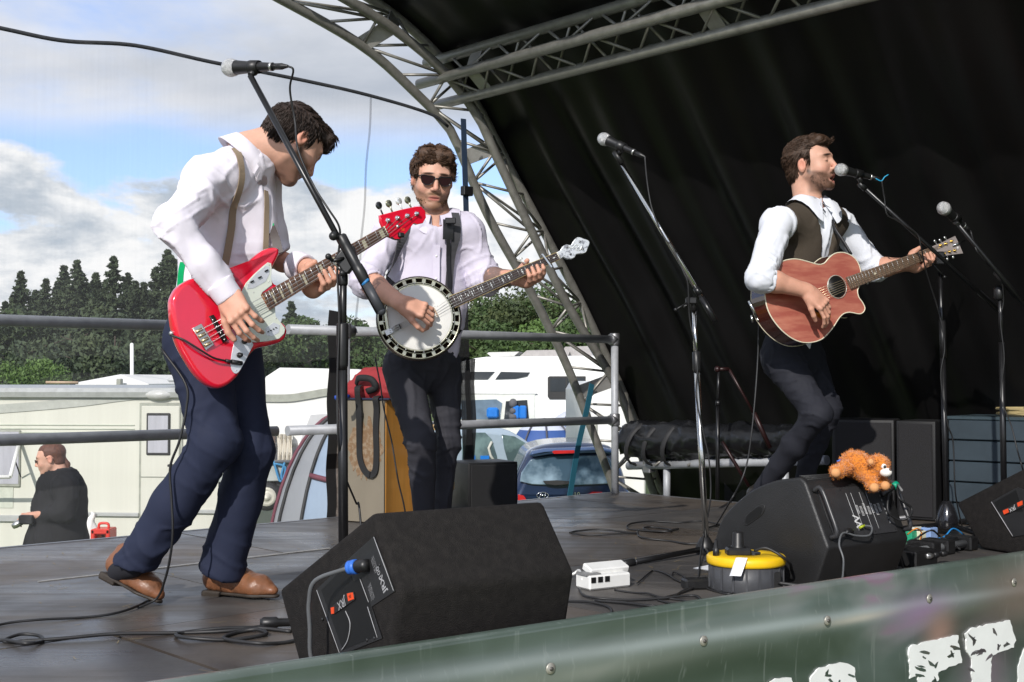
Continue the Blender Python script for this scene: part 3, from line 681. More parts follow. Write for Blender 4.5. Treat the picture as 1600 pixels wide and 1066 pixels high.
tops = resamp(curve([SPL.hit(x, y) for x, y in toppx], 6), 90)
botz = DECK - .6
G = np.zeros((90, 22, 3))
for i in range(90):
    for j in range(22):
        f = j / 21; p = tops[i].copy(); p[2] = tops[i][2] + (botz - tops[i][2]) * f; l = p @ UD; G[i, j] = p + WD * (.012 * math.sin(l * 5 + f * 4) * math.sin(math.pi * f) + .006 * math.sin(l * 14))
b = MB(); b.grid(G, 0, True); b.build('mesh_panel', ms, scr)
b = MB(); b.tube(tops, .0068, 8, flat=1.4); b.build('top_hem', mh, scr)
def seam(px0, px1, w, mat, name, wob=.01):
    a, c = SPL.hit(*px0), SPL.hit(*px1); L_ = [a + (c - a) * t + UD * wob * math.sin(t * 19 + px0[0]) + WD * .02 for t in np.linspace(0, 1, 26)]; b = MB(); b.strip(L_, UD, w, .003); b.build(name, mat, scr)
md2 = bpy.data.materials.new('mesh_crease_soft'); md2.use_nodes = True; mesh_mat(md2, .26, (.05, .05, .055)); hm = M('seam_black', (.012, .012, .013), .8)
seam((518, 486), (514, 812), .030, hm, 'edge_binding', .006); seam((526, 570), (524, 810), .010, M('worn_webbing', (.22, .19, .17), .9, var=.5, scale=60), 'edge_webbing', .002)
seam((577, 150), (552, 520), .006, md2, 'stitched_seam', .004); seam((203, 190), (180, 400), .010, M('mesh_crease', (.25, .26, .28), .9), 'stitched_seam', .02) if False else None
a, c = SPL.hit(708, 300), SPL.hit(722, 800); 
b = MB(); L_ = [SPL.hit(709 + (y - 230) * .035, y) + WD * .03 for y in np.linspace(345, 790, 24)]; b.strip(L_, UD, .036, .003); b.build('folded_strip', md, scr)
b = MB(); L_ = [SPL.hit(731 + 1.5 * math.sin(y * .05), y) + WD * .024 for y in np.linspace(560, 790, 18)]; b.strip(L_, UD, .034, .003); b.build('folded_strip', md, scr)
# blue ratchet strap and buckle hanging beside the arch
st = thing('strap', SPL.hit(711, 420), 'blue ratchet strap hanging from the arch behind the banjo player', 'strap')
blue = M('blue_webbing', (.02, .04, .08), .8, var=.2, scale=200, bump=.3)
b = MB(); b.strip([SPL.hit(706 + (y - 190) * .03, y) + WD * .10 for y in np.linspace(190, 345, 10)], UD, .019, .003); b.build('webbing', blue, st)
b = MB(); b.box(SPL.hit(710.5, 302) + WD * .105, (.034, .018, .026), (UD, WD, UP), bev=.004); b.build('buckle', M('black_metal', (.02, .02, .022), .45, .4), st)
st = thing('strap', SPL.hit(895, 760), 'teal strap pulled tight from the arch down past the blue hatchback', 'strap')
b = MB(); b.strip(curve([SPL.hit(925, 600), SPL.hit(917, 640), SPL.hit(903, 700), SPL.hit(888, 790)], 6), UD, .022, .003); b.build('webbing', M('teal_webbing', (.01, .10, .15), .8, var=.2, scale=200), st)
# ------------------------------------------------------------------ rear bar, rolled tarpaulin, back-of-stage gear
rb_ = thing('scaffold_bar', SW(.25, .1, DECK - .3), 'horizontal scaffold tube behind the deck under the rolled tarpaulin', 'scaffold')
zb = P(1130, 724, 7.2)[2]
b = MB(); b.rod(P(982, 728, 7.85), P(1292, 719, 6.6), .026, n=14); b.build('tube', steel, rb_)
b = MB(); b.rod(P(1042, 727, 7.6), P(1042, 800, 7.6), .022, n=12); b.build('upright', steel, rb_); b = MB(); b.rod(P(1226, 722, 6.85), P(1228, 800, 6.85), .022, n=12); b.build('upright', steel, rb_)
b = MB(); b.box(P(1014, 728, 7.71), (.03, .03, .045), (UD, WD, UP), bev=.006); b.build('coupler', alu, rb_)
for k, (xa, xb) in enumerate(((1000, 1020), (1040, 1022), (1044, 1062), (1092, 1074))):
    b = MB(); b.rod(P(xa, 715, 7.75 - .004 * (xa - 1000)), P(xb, 728, 7.75 - .004 * (xa - 1000)), .008, n=6); b.build('brace', olive, rb_)
tp = thing('tarpaulin', P(1090, 712, 7.3), 'rolled black tarpaulin tied with straps on the rear scaffold bar', 'tarpaulin')
tar = M('tarp_pvc', (.007, .0075, .009), .33, var=.3, scale=12, bump=.7, bscale=14)
sd = SD(); A_, B_ = P(990, 690, 7.78), P(1245, 684, 6.75)
sd.cone(A_, B_, .10, .085, flat=((0, 0, 1), .9)); sd.cone(A_ + V3(.1, 0, -.06), B_ + V3(0, 0, -.05), .06, .06, k=.05); sd.cone(A_ + V3(0, 0, .05), P(1080, 674, 7.4), .05, .04, k=.05)
sdobj(sd, 'rolled_sheet', tar, .014, tp, folds(.022, 6, 3, B_ - A_, 2.0))
for x in (1003, 1030, 1060):
    D_ = 7.78 - (x - 990) * .004; b = MB(); c = P(x, 694, D_); t = nrm(B_ - A_); a, bb, _ = frame(t)
    b.tube([c + (a * math.cos(q) + bb * math.sin(q)) * .125 + t * .06 * math.sin(q) for q in np.linspace(0, 6.28, 20)[:-1]], .008, 6, closed=True, flat=2.5); b.build('tie_strap', M('strap_black', (.02, .02, .022), .7), tp)
# ------------------------------------------------------------------ trees
def clump_quads(p, d, size, r_):
    """one small bent leaf-clump quad per point"""
    n = len(p); a = r_.normal(0, 1, (n, 3)) + d * .7; a /= np.linalg.norm(a, axis=1, keepdims=True); b = np.cross(a, r_.normal(0, 1, (n, 3))); b /= np.linalg.norm(b, axis=1, keepdims=True) + 1e-9; e = np.cross(a, b)
    s = (size * r_.uniform(.5, 1.35, n))[:, None]; V = np.stack([p - b * s, p + e * s * .55, p + b * s, p - e * s * .45], 1).reshape(-1, 3); return V, np.arange(n * 4).reshape(n, 4)
def leafy(c, r, n, size, seed, squash=.85, nl=16):
    r_ = np.random.default_rng(seed); lc = r_.normal(0, .42, (nl, 3)) * r; lr = r_.uniform(.22, .50, nl) * r; k = r_.integers(0, nl, n)
    d = r_.normal(0, 1, (n, 3)); d /= np.linalg.norm(d, axis=1, keepdims=True); q = lc[k] + d * (lr[k] * r_.uniform(.3, 1.15, n) ** .5)[:, None]; q[:, 2] *= squash
    p = q + np.asarray(c); keep = (vnoise(p * (3.2 / max(r, .5))) > -.42) | (r_.random(n) < .25); return clump_quads(p[keep], d[keep], size, r_)
def tree(name, loc, h, r, n, size, seed, mat, bark, label, group, lean=0, cat='tree'):
    t = thing(name, loc, label, cat, group); loc = np.array(loc, float); b = MB()
    top = loc + V3(lean, 0, h * .8); b.tube(curve([loc, loc + V3(lean * .3, .05, h * .35), top], 4), np.linspace(h * .028, h * .006, 9), 8)
    rr = np.random.default_rng(seed)
    for i in range(7):
        a = rr.uniform(0, 6.28); z = h * rr.uniform(.3, .65); p = loc + V3(lean * z / h, 0, z); e = p + V3(math.cos(a) * r * .7, math.sin(a) * r * .7, h * .2); b.tube([p, (p + e) / 2 + V3(0, 0, .1), e], [h * .011, h * .008, h * .003], 6)
    b.build('trunk', bark, t); sq = h * .40 / r; V, F_ = leafy(loc + V3(lean, 0, h * .52), r, n, size, seed, sq); V[:, 2] += (h - np.percentile(V[:, 2], 99.7)); mkobj('crown', V, F_, mat, t); return t
def conifer(loc, h, seed, mat, bark, label, group, sparse=1.0, rad=.2):
    t = thing('conifer', loc, label, 'tree', group); loc = np.array(loc, float); b = MB(); b.tube([loc, loc + V3(0, 0, h * .5), loc + V3(0, 0, h * .99)], [h * .016, h * .011, h * .002], 7); b.build('trunk', bark, t)
    r_ = np.random.default_rng(seed); nb = int(330 * sparse); f = r_.uniform(.10, .985, nb) ** .9; R = h * rad * (1 - f) ** .85 * r_.uniform(.35, 1.35, nb) + .05; a = r_.uniform(0, 6.283, nb)
    m = 26; q = r_.uniform(.05, 1, (nb, m)); d = np.stack([np.cos(a), np.sin(a), 0 * a], 1)[:, None, :]; L = R[:, None]
    p = loc + np.stack([0 * a, 0 * a, f * h], 1)[:, None, :] + d * (L * q)[..., None]; p[..., 2] += -.34 * L * q + .22 * L * q * q; p = p + r_.normal(0, 1, p.shape) * (.03 + .12 * (1 - q) * np.minimum(L, 1.2))[..., None] * V3(1, 1, .45)
    V, F_ = clump_quads(p.reshape(-1, 3), np.tile(V3(0, 0, .8), (nb * m, 1)), .15, r_); mkobj('crown', V, F_, mat, t); return t
bark = M('bark', (.06, .045, .035), .9, var=.3, bump=.5)
fdark = M('foliage_conifer', (.030, .050, .024), .8, var=.5, scale=.5, col2=(.066, .088, .036), thresh=(.4, .72))
fmid = M('foliage_mid', (.035, .07, .018), .75, scale=.5, col2=(.065, .105, .028), thresh=(.35, .7))
flight = M('foliage_light', (.07, .13, .025), .7, scale=1.2, col2=(.10, .17, .04), thresh=(.35, .7))
fhill = M('foliage_hill', (.035, .055, .02), .8, scale=.35, col2=(.075, .095, .03), thresh=(.38, .66))
def gp(px, py_top, D):
    t = P(px, py_top, D); return V3(t[0], t[1], 0), t[2]
con = [(-60, 455, 84, 'tall conifer'), (8, 470, 90, ''), (33, 422, 88, ''), (72, 434, 92, ''), (100, 412, 85, ''), (121, 404, 80, ''), (150, 424, 90, ''), (178, 398, 82, ''), (200, 425, 92, ''), (225, 440, 84, ''), (262, 388, 70, ''), (286, 430, 88, ''), (455, 470, 85, ''), (-20, 440, 95, '')]
clab = ['dark conifer beyond the left edge of the caravan, half out of frame', 'short dark conifer left of the spire-topped one at the left edge', 'dark conifer with a pointed top nearest the left edge of the photo', 'dark ragged conifer right of the first pointed one, left of the broad-topped one', 'dark narrow conifer just left of the tallest broad crown in the wood',
 'broad-topped dark conifer, second tallest of the wood left of the bass player', 'thin dark conifer between the broad-topped one and the tallest spire', 'tallest dark spire-like conifer in the wood above the caravan', 'dark conifer just right of the tallest spire', 'low dark conifer between the tall spire and the bass player', 'dark open conifer directly behind the bass player, highest at his back', 'dark conifer hidden behind the bass player', 'dark round-topped pine showing between bass body and black mic stand', 'dark conifer at the far left margin, behind its neighbours']
CG = 'conifers behind the caravan'
for i, (x, y, D, _) in enumerate(con):
    l, h = gp(x, y, D); conifer(l, h, 100 + i, fdark, bark, clab[i], CG, 1.1, .25 if i not in (5, 10, 12) else .32)
xc = [(20, 462, 96, .30, 'low spreading conifer between the two pointed ones at the left edge'), (55, 452, 97, .28, 'bushy conifer under the pointed tree at the left edge'), (88, 446, 95, .30, 'full dark conifer left of the broad-topped one'), (135, 440, 94, .30, 'full dark conifer right of the broad-topped one'), (165, 436, 97, .28, 'dense conifer left of the tallest spire'), (212, 438, 90, .30, 'dense conifer right of the tallest spire'), (243, 416, 86, .26, 'tall ragged conifer left of the back of the bass player'), (272, 402, 80, .24, 'tall conifer directly behind the arm of the bass player'), (310, 420, 90, .3, 'conifer hidden behind the shirt of the bass player')]
for i, (x, y, D, rd, lb) in enumerate(xc): l, h = gp(x, y, D); conifer(l, h, 150 + i, fdark, bark, lb, CG, 1.3, rd)
# deciduous mass behind and below the conifers
dl = [(30, 500, 70, 4.6, 'dark broadleaf tree low on the left behind the guard rail'), (110, 486, 74, 5.0, 'dark broadleaf tree under the broad-topped conifer'), (180, 492, 66, 4.6, 'dark broadleaf tree under the tallest conifer spire'), (245, 478, 72, 4.8, 'dark broadleaf tree beside the back of the bass player'), (330, 492, 70, 4.8, 'dark broadleaf tree behind the legs of the bass player'), (440, 500, 76, 4.2, 'dark broadleaf tree seen under the red bass'), (530, 500, 84, 4.3, 'tree behind the black mesh seam and mic stand'), (590, 520, 90, 4.5, 'tree behind the elbow of the banjo player'), (-60, 480, 72, 5, 'broadleaf tree at the far left edge')]
for i, (x, y, D, r, lb) in enumerate(dl):
    l, h = gp(x, y, D); tree('broadleaf_tree', l, h, r * .85, 11000, .17, 200 + i, fdark if i < 5 else fmid, bark, lb, 'broadleaf trees behind the caravan')
l, h = gp(50, 562, 34); tree('bush', l, h, 1.15, 9000, .05, 300, flight, bark, 'bright green bush showing above the caravan roof at the left', None, cat='bush')
hl = [(745, 478, 120, 6, 'hillside tree just right of the banjo body'), (775, 462, 118, 6.5, 'rounded hillside tree under the banjo neck'), (800, 446, 125, 7, 'highest rounded tree on the hillside left of the truss arch'), (835, 470, 112, 6.5, 'hillside tree seen between the chords of the truss arch'), (868, 460, 118, 7, 'hillside tree partly behind the truss arch'), (905, 478, 112, 7, 'hillside tree at the right, against the canopy edge'), (640, 520, 118, 6, 'hillside tree hidden behind the banjo player'), (760, 505, 90, 4.5, 'lower hedge tree above the motorhome skylights'), (815, 498, 92, 4.8, 'pale lower hedge tree above the middle of the motorhome'), (868, 505, 88, 4.6, 'yellow-green lower hedge tree beside the truss arch'), (915, 515, 90, 5, 'lower hedge tree at the foot of the truss arch'), (715, 520, 92, 4.6, 'lower hedge tree just behind the banjo rim')]
for i, (x, y, D, r, lb) in enumerate(hl):
    l, h = gp(x, y, D); tree('broadleaf_tree', l, h, r, 12000, .22 if D > 100 else .17, 400 + i, (fhill, fmid)[i % 3 == 1] if i < 7 else (fmid if i % 2 else flight), bark, lb, 'trees on the hillside')
b = MB(); G = []
for x in np.linspace(-75, 60, 40):
    G.append([(x, y, max(-.05, (2.9 + 1.2 * math.sin(x * .08 + 1)) * (y > 96) + (y > 110) * 3.0 * (1 if x > -12 else .8) + (y > 125) * (1.2 if x > -15 else 1.5))) for y in (80, 96, 97, 110, 112, 126, 140, 200)])
b.grid(G, 0, True); tag(b.build('hill', fhill), kind='structure')
# ------------------------------------------------------------------ static caravan behind the left of the stage
cream = M('caravan_cream', (.60, .595, .52), .45, var=.05, scale=6, bump=.12, bscale=300, stretch=(1, 1, .05)); creamd = M('caravan_trim', (.32, .33, .28), .6, var=.25, scale=12); glassd = M('dark_glass', (.03, .035, .04), .08, spec=.8, var=.3, scale=2); rub = M('black_rubber', (.015, .015, .015), .6)
white = M('white_gel', (.80, .80, .77), .35, var=.04, scale=3); curt = M('net_curtain', (.40, .40, .44), .8, var=.15, scale=14, stretch=(1, 1, .1))
def panel_box(x0, x1, y0, y1, z0, z1, R=None): return ((x0 + x1) / 2, (y0 + y1) / 2, (z0 + z1) / 2), ((x1 - x0) / 2, (y1 - y0) / 2, (z1 - z0) / 2)
CVP = Plane(P(150, 700, 12.0), nrm(V3(-.10, -1, 0)))         # front wall plane of the caravan
def cpl(px, py, h=0): q = CVP.hit(px, py); return q + CVP.n * h
ca, cb_, cn_ = CVP.a, CVP.b, CVP.n
cr = thing('static_caravan', cpl(120, 860) * V3(1, 1, 0), 'long cream static caravan with aluminium roof trim parked behind the stage', 'caravan')
tl, trr = cpl(-260, 607), cpl(516, 601); zt = CVP.hit(0, 611)[2]
def cbox(px0, px1, z0, z1, h0, h1, mat, name, parent, bev=.01):
    a = CVP.hit(px0, 700); c = CVP.hit(px1, 700); w = (c - a) @ ca; mid = a + ca * w / 2; mid[2] = (z0 + z1) / 2; b = MB(); b.box(mid + cn_ * (h0 + h1) / 2, (w / 2, (z1 - z0) / 2, abs(h1 - h0) / 2), (ca, V3(0, 0, 1), cn_), bev=bev); return b.build(name, mat, parent)
RM_ = 392
cbox(-380, RM_, .45, zt, -2.4, 0, cream, 'wall', cr, .03)
# roof: shallow pitched with a rounded eave
def z_at(py, px=100): return CVP.hit(px, py)[2]
b = MB(); a0, a1 = CVP.hit(-385, 700), CVP.hit(RM_ + 3, 700); prof = [(.05, zt - .06), (.06, zt - .01), (.03, zt + .03), (-.3, zt + .045), (-1.2, zt + .055), (-2.1, zt + .04), (-2.45, zt), (-2.45, zt - .06)]
b.grid([[V3(p[0], p[1], z) + cn_ * h for (h, z) in prof] for p in (a0, a1)], 0, False); b.add([V3(a1[0], a1[1], z) + cn_ * h for h, z in prof], [list(range(8))]); b.build('roof', M('roof_sheet', (.42, .43, .42), .4, .3, var=.12), cr)
for (p0, p1, z, hh) in ((-385, RM_ + 2, z_at(612), .03), (-385, RM_ + 2, z_at(617), .02)): cbox(p0, p1, z - .025, z + .0, 0, hh, creamd, 'roof_trim', cr, .006)
for z in (z_at(664), z_at(670), z_at(676)): cbox(-385, 210, z - .006, z + .006, 0, .010, M('cream_rib', (.50, .53, .44), .5), 'wall_rib', cr, .003)
# grey swoosh stripe under the eaves
b = MB(); L_ = [cpl(x, y, .008) for x, y in ((-200, 652), (0, 639), (120, 629), (190, 620), (240, 616), (300, 615), (392, 628))]; b.strip(curve(L_, 6), cb_, .042, .004, nrmls=[cn_] * 37); b.build('stripe', M('stripe_grey', (.40, .41, .37), .5), cr)
# door
da, dz0, dz1 = 222, z_at(840), z_at(634)
cbox(218, 286, dz0 - .03, dz1 + .03, 0, .012, creamd, 'door_frame', cr, .02)
dr = cbox(222, 282, dz0, dz1, .012, .03, cream, 'door', cr, .03)
w_ = cbox(231, 268, z_at(710), z_at(645), .03, .045, rub, 'window', dr, .03); cbox(234, 265, z_at(706.5), z_at(649), .045, .05, curt, 'pane', dr, .02)
cbox(222, 282, z_at(744) - .004, z_at(744) + .006, .03, .036, creamd, 'door_rail', dr, .002)
b = MB(); b.box(cpl(270, 727, .05), (.03, .012, .018), (ca, cb_, cn_), bev=.006); b.build('handle', rub, dr)
# flip-out window at the left with open casement
wz0, wz1 = z_at(757), z_at(680); cbox(-70, 33, wz0 - .03, wz1 + .05, 0, .02, creamd, 'window', cr, .03); cbox(-68, 31, wz0, wz1 + .03, .02, .024, curt, 'pane', cr, .01)
b = MB(); hA, hB = cpl(-70, 690, .04), cpl(33, 692, .04); oA, oB = cpl(-75, 741, .42), cpl(50, 740, .42)
for p, q in ((hA, hB), (oA, oB), (hB, oB), (hA, oA)): b.rod(p, q, .018, n=8)
b.build('open_casement', white, cr); b = MB(); b.rod(cpl(34, 745, .02), (hB + oB) / 2, .007, n=6); b.build('window_stay', rub, cr)
cbox(0, 22, z_at(795), z_at(761), .0, .006, M('hatch_cream', (.52, .54, .46), .5), 'hatch', cr, .02)
cbox(-385, 35, z_at(816), z_at(806), .0, .03, M('grey_band', (.38, .39, .38), .5), 'side_band', cr, .006); cbox(130, 219, z_at(806), z_at(800), .0, .03, M('grey_band', (.38, .39, .38), .5), 'side_band', cr, .006); cbox(288, RM_, z_at(800), z_at(794), .0, .03, M('grey_band', (.38, .39, .38), .5), 'side_band', cr, .006)
b = MB(); b.ball(cpl(250, 617, .03), (.14, .06, .05), 14, R=(ca, cn_, cb_)); b.build('awning_lamp', M('lamp_lens', (.5, .5, .48), .3), cr)
cbox(247, 273, z_at(601) + .02, z_at(595) + .03, -.5, -.2, M('vent_grey', (.45, .46, .46), .5), 'roof_vent', cr, .02)
for x in (112, 120, 143): b = MB(); b.rod(cpl(x, 611, .03), cpl(x + 2, 617, .035), .008, n=5); b.build('awning_hook', creamd, cr)
cbox(-380, RM_, .1, .44, -.4, -.36, M('skirt_dark', (.05, .05, .045), .8), 'skirt', cr, .01)
# second white roof behind, with a chimney cowl, and the white pole
WR = thing('white_marquee', P(185, 604, 17) * V3(1, 1, 0), 'white peaked roof with a small grey vent showing above the caravan', 'marquee'); ws_ = M('white_canvas', (.78, .77, .74), .7, var=.05, scale=4)
pk = P(188, 585, 17.5); eA, eB = P(118, 598, 17), P(232, 600, 17); b = MB()
V = [eA, eB, eB + V3(0, 3, 0), eA + V3(0, 3, 0), pk, pk + V3(0, 3, 0)]; Vd = [V3(v[0], v[1], .2) for v in V[:4]]
b.add(V + Vd, [(0, 1, 4), (1, 2, 5, 4), (3, 0, 4, 5), (2, 3, 5), (0, 6, 7, 1), (1, 7, 8, 2), (3, 9, 6, 0), (2, 8, 9, 3)]); b.build('canvas', ws_, WR)
b = MB(); b.box(P(187, 597, 16.9), (.032, .05, .045), bev=.01); b.build('vent', creamd, WR); b = MB(); b.rod(P(72, 597.5, 17), P(122, 598, 17), .02, n=6); b.build('ridge_pole', M('wood_pole', (.45, .33, .22), .6), WR)
po = thing('pole', P(208, 640, 18) * V3(1, 1, 0), 'thin white pole standing up behind the caravan roof', 'pole'); b = MB(); q = P(206, 539, 18); b.rod(V3(P(209.5, 600, 18)[0], 18, 0), q, .027, n=8); b.build('shaft', white, po); b = MB(); b.ball(q, .03, 8); b.build('cap', white, po)
# ------------------------------------------------------------------ white awning tent, trailer, dome tent
aw = thing('awning_tent', P(465, 700, 13.5) * V3(1, 1, 0), 'big white canvas awning tent between the bass player and the mesh seam', 'tent')
TP = Plane(P(465, 640, 11.75), nrm(V3(.05, -1, 0)))
def tp_(x, y, h=0): return TP.hit(x, y) + TP.n * h
pts = [(408, 610), (414, 589), (436, 574.5), (560, 577), (600, 600), (600, 700), (408, 700)]
b = MB(); b.prism(TP, [TP.uv(x, y) for x, y in pts], -1.6, 0, rnd=.05); b.build('canvas', ws_, aw)
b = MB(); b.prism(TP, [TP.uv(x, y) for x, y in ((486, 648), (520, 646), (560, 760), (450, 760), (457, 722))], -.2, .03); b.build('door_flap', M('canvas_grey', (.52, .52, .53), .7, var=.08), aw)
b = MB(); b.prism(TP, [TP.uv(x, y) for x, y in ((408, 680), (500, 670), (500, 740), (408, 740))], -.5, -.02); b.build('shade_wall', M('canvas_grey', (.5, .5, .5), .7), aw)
b = MB(); b.strip(curve([tp_(400, 622, .02), tp_(450, 622, .02), tp_(480, 618, .02), tp_(520, 612, .02), tp_(560, 616, .02)], 5), TP.b, .035, .004, nrmls=[TP.n] * 21); b.build('seam_band', creamd, aw)
b = MB(); b.prism(TP, [TP.uv(x, y) for x, y in ((419, 676), (432, 676), (428, 722), (419, 724))], 0.02, .05); b.build('brown_board', M('brown_board', (.10, .065, .05), .7), aw)
b = MB(); G = [[tp_(434 + i * 2.2, y, .06 + .05 * math.sin(i * 2.1 + y * .06)) for y in np.linspace(678, 722, 10)] for i in range(12)]; b.grid(G); b.build('hanging_cloth', M('cream_cloth', (.62, .58, .50), .8), aw)
tr2 = thing('box_trailer', P(425, 760, 11.4) * V3(1, 1, 0), 'small grey camping trailer with blue lashings behind the bass player', 'trailer')
tg_ = M('trailer_grey', (.42, .44, .42), .5, .2, var=.12, scale=10)
RP = Plane(P(425, 760, 11.4), nrm(V3(.12, -1, 0)))
def rp(x, y, h=0): return RP.hit(x, y) + RP.n * h
b = MB(); b.prism(RP, [RP.uv(x, y) for x, y in ((340, 722), (454, 722), (452, 752), (340, 754))], -.9, 0, rnd=.01); b.build('body', tg_, tr2)
b = MB(); b.rod(rp(340, 722, .02), rp(454, 722, .02), .02, n=8); b.build('rim', alu, tr2); b = MB(); b.prism(RP, [RP.uv(x, y) for x, y in ((340, 754), (440, 752), (438, 763), (340, 765))], -.8, -.05); b.build('chassis', rub, tr2)
b = MB(); wc = rp(417, 776, .03); b.lathe(wc - RP.n * .14, RP.n, [(.0, 0), (.11, 0), (.128, .02), (.135, .07), (.128, .12), (.09, .14), (.0, .13)], 24); wh = b.build('wheel', rub, tr2)
b = MB(); b.lathe(wc - RP.n * .005, RP.n, [(.088, 0), (.085, .012), (.06, .004), (.035, .008), (.03, .02), (.0, .022)], 20); b.build('rim', M('rim_cream', (.55, .53, .45), .5, .2), wh)
br = M('blue_rope', (.05, .22, .42), .6)
for L_ in ([(428, 720), (436, 748), (440, 752)], [(445, 722), (440, 745), (448, 752)], [(430, 724), (446, 730), (443, 750)]): b = MB(); b.tube(curve([rp(x, y, .03) for x, y in L_], 4), .012, 6); b.build('lashing', br, tr2)
dt = thing('dome_tent', P(470, 790, 9.9) * V3(1, 1, 0), 'grey and blue dome tent with maroon piping beside the mesh seam', 'tent')
tgr = M('tent_grey', (.24, .25, .27), .6, var=.06, scale=5, bump=.2, bscale=10); tbl = M('tent_blue', (.24, .31, .41), .6, var=.06, scale=5, bump=.3, bscale=12); mar = M('maroon', (.14, .03, .05), .7)
ctr = P(566, 830, 10.0); ctr[2] = 0; apx = P(560, 640, 10.0)[2]
def dome(a, t, R=.80, lift=0.0): r = (R + lift) * math.cos(t * math.pi / 2) ** .8; return ctr + V3(math.cos(a) * r, math.sin(a) * r * .8, (apx + lift) * math.sin(t * math.pi / 2) ** .92)
Aseg = [(-3.3, -2.62, tgr, 'fly_panel'), (-2.62, -2.2, tgr, 'fly_panel'), (-2.2, -1.2, tbl, 'inner_panel'), (-1.2, 0, tgr, 'fly_panel'), (0, 1.5, tgr, 'fly_panel'), (1.5, 2.98, tgr, 'fly_panel')]
for a0_, a1_, m_, nm in Aseg: b = MB(); b.grid([[dome(a, t) for t in np.linspace(0, 1, 14)] for a in np.linspace(a0_, a1_, 8)]); b.build(nm, m_, dt)
for a, m_ in ((-2.95, mar), (-2.62, rub), (-2.2, rub), (-3.3, rub), (-1.2, mar)): b = MB(); b.tube([dome(a, t, lift=.012) for t in np.linspace(0, 1, 16)], .014, 6); b.build('piping', m_, dt)
b = MB(); b.grid([[dome(a, t, lift=.01) for t in np.linspace(0, .13, 3)] for a in np.linspace(-3.2, -2.3, 8)]); b.build('mud_skirt', mar, dt)
b = MB(); b.tube([dome(a, .52 - .05 * (a + 2.2), lift=.012) for a in np.linspace(-2.2, -1.5, 7)], .022, 6); b.build('piping', mar, dt)
# red petrol-can case and white bag on the grass by the caravan
rc_ = thing('red_case', P(162, 836, 11.2) * V3(1, 1, 0), 'bright red plastic crate with a handle below the caravan wall', 'crate'); redp = M('red_plastic', (.62, .035, .02), .4)
c0 = P(162, 838, 11.0); b = MB()
for dx, dz, hx, hz in ((0, .05, .082, .022), (0, -.06, .082, .03), (-.066, 0, .018, .07), (.066, 0, .018, .07), (0, -.15, .082, .06)): b.box(c0 + V3(dx, 0, dz), (hx, .10, hz), bev=.008)
b.build('shell', redp, rc_); b = MB(); b.tube(curve([c0 + V3(-.045, 0, .07), c0 + V3(-.035, 0, .11), c0 + V3(.035, 0, .11), c0 + V3(.045, 0, .07)], 4), .012, 8); b.build('handle', redp, rc_)
b = MB(); b.box(c0 + V3(0, .03, 0), (.05, .05, .04)); b.build('contents', M('yellow_tin', (.5, .32, .08), .5, col2=(.04, .03, .02), thresh=(.45, .55), scale=30), rc_)
rc_.location.z = 0
cs = MB(); cs.box(V3(c0[0], c0[1], (c0[2] - .21) / 2), (.2, .16, (c0[2] - .21) / 2), bev=.02); sb = thing('storage_box', V3(c0[0], c0[1], 0), 'grey storage box under the red crate', 'box'); cs.build('box_body', M('grey_plastic', (.2, .2, .2), .6), sb)
bg_ = thing('carrier_bag', P(138, 836, 11.3) * V3(1, 1, 0), 'crumpled white carrier bag behind the man with the ponytail', 'bag'); sd = SD(); c1 = P(137, 822, 11.3); sd.ell(c1 + V3(0, 0, -.1), (.09, .07, .17)); sd.cone(c1, c1 + V3(.05, 0, .1), .05, .02); sd.cone(c1 + V3(0, 0, -.2), V3(c1[0], c1[1], .05), .07, .05)
sdobj(sd, 'bag_body', ws_, .015, bg_, folds(.02, 12, 4))
# ------------------------------------------------------------------ motorhome
mo = thing('motorhome', P(840, 640, 21) * V3(1, 1, 0), 'white motorhome with roof racks parked beyond the cars', 'motorhome')
MP = Plane(P(840, 620, 21), nrm(V3(-.12, -1, 0)))
def mp_(x, y, h=0): return MP.hit(x, y) + MP.n * h
def mpr(name, poly, h0, h1, mat, par=None, rnd=0.0): b = MB(); b.prism(MP, [MP.uv(x, y) for x, y in poly], h0, h1, rnd=rnd); return b.build(name, mat, par or mo)
mpr('body', [(700, 575), (716, 566), (740, 560), (760, 557.5), (990, 555), (990, 735), (700, 735)], -2.2, 0, white, rnd=.06)
mpr('overcab_moulding', [(700, 598), (756, 600), (800, 604), (838, 612), (840, 616), (700, 616)], 0, .05, M('gel_shade', (.72, .72, .70), .4), rnd=.02)
mpr('cab_recess', [(700, 617), (836, 615), (836, 735), (700, 735)], 0, .03, M('gel_cab', (.66, .68, .62), .4), rnd=.01)
mpr('window', [(700, 585), (738, 581), (773, 581), (762, 593), (700, 593)], 0.0, .02, glassd); mpr('window', [(783, 581), (828, 582), (824, 588), (806, 592), (774, 593)], 0, .02, glassd)
w_ = mpr('window', [(856, 590), (859, 588), (915, 588), (915, 624), (859, 624), (856, 620)], 0, .02, rub); mpr('pane', [(860, 591), (884, 591), (884, 612), (860, 612)], .02, .024, glassd, w_); mpr('pane', [(886, 591), (913, 591), (913, 612), (886, 612)], .02, .024, glassd, w_)
skyg = M('cab_glass', (.14, .20, .26), .08, var=.5, scale=2.5, spec=.8); bluep = M('blue_plastic', (.01, .16, .55), .4)
w_ = mpr('cab_window', [(715, 626), (776, 624), (785, 630), (782, 655), (715, 655)], .03, .045, skyg); w_ = mpr('cab_window', [(791, 627), (824, 625), (827, 655), (788, 655)], .03, .045, glassd)
for x in (807, 818): b = MB(); b.box(mp_(x, 644, .10), (.06, .05, .11), bev=.02); b.build('blue_canister', bluep, mo)
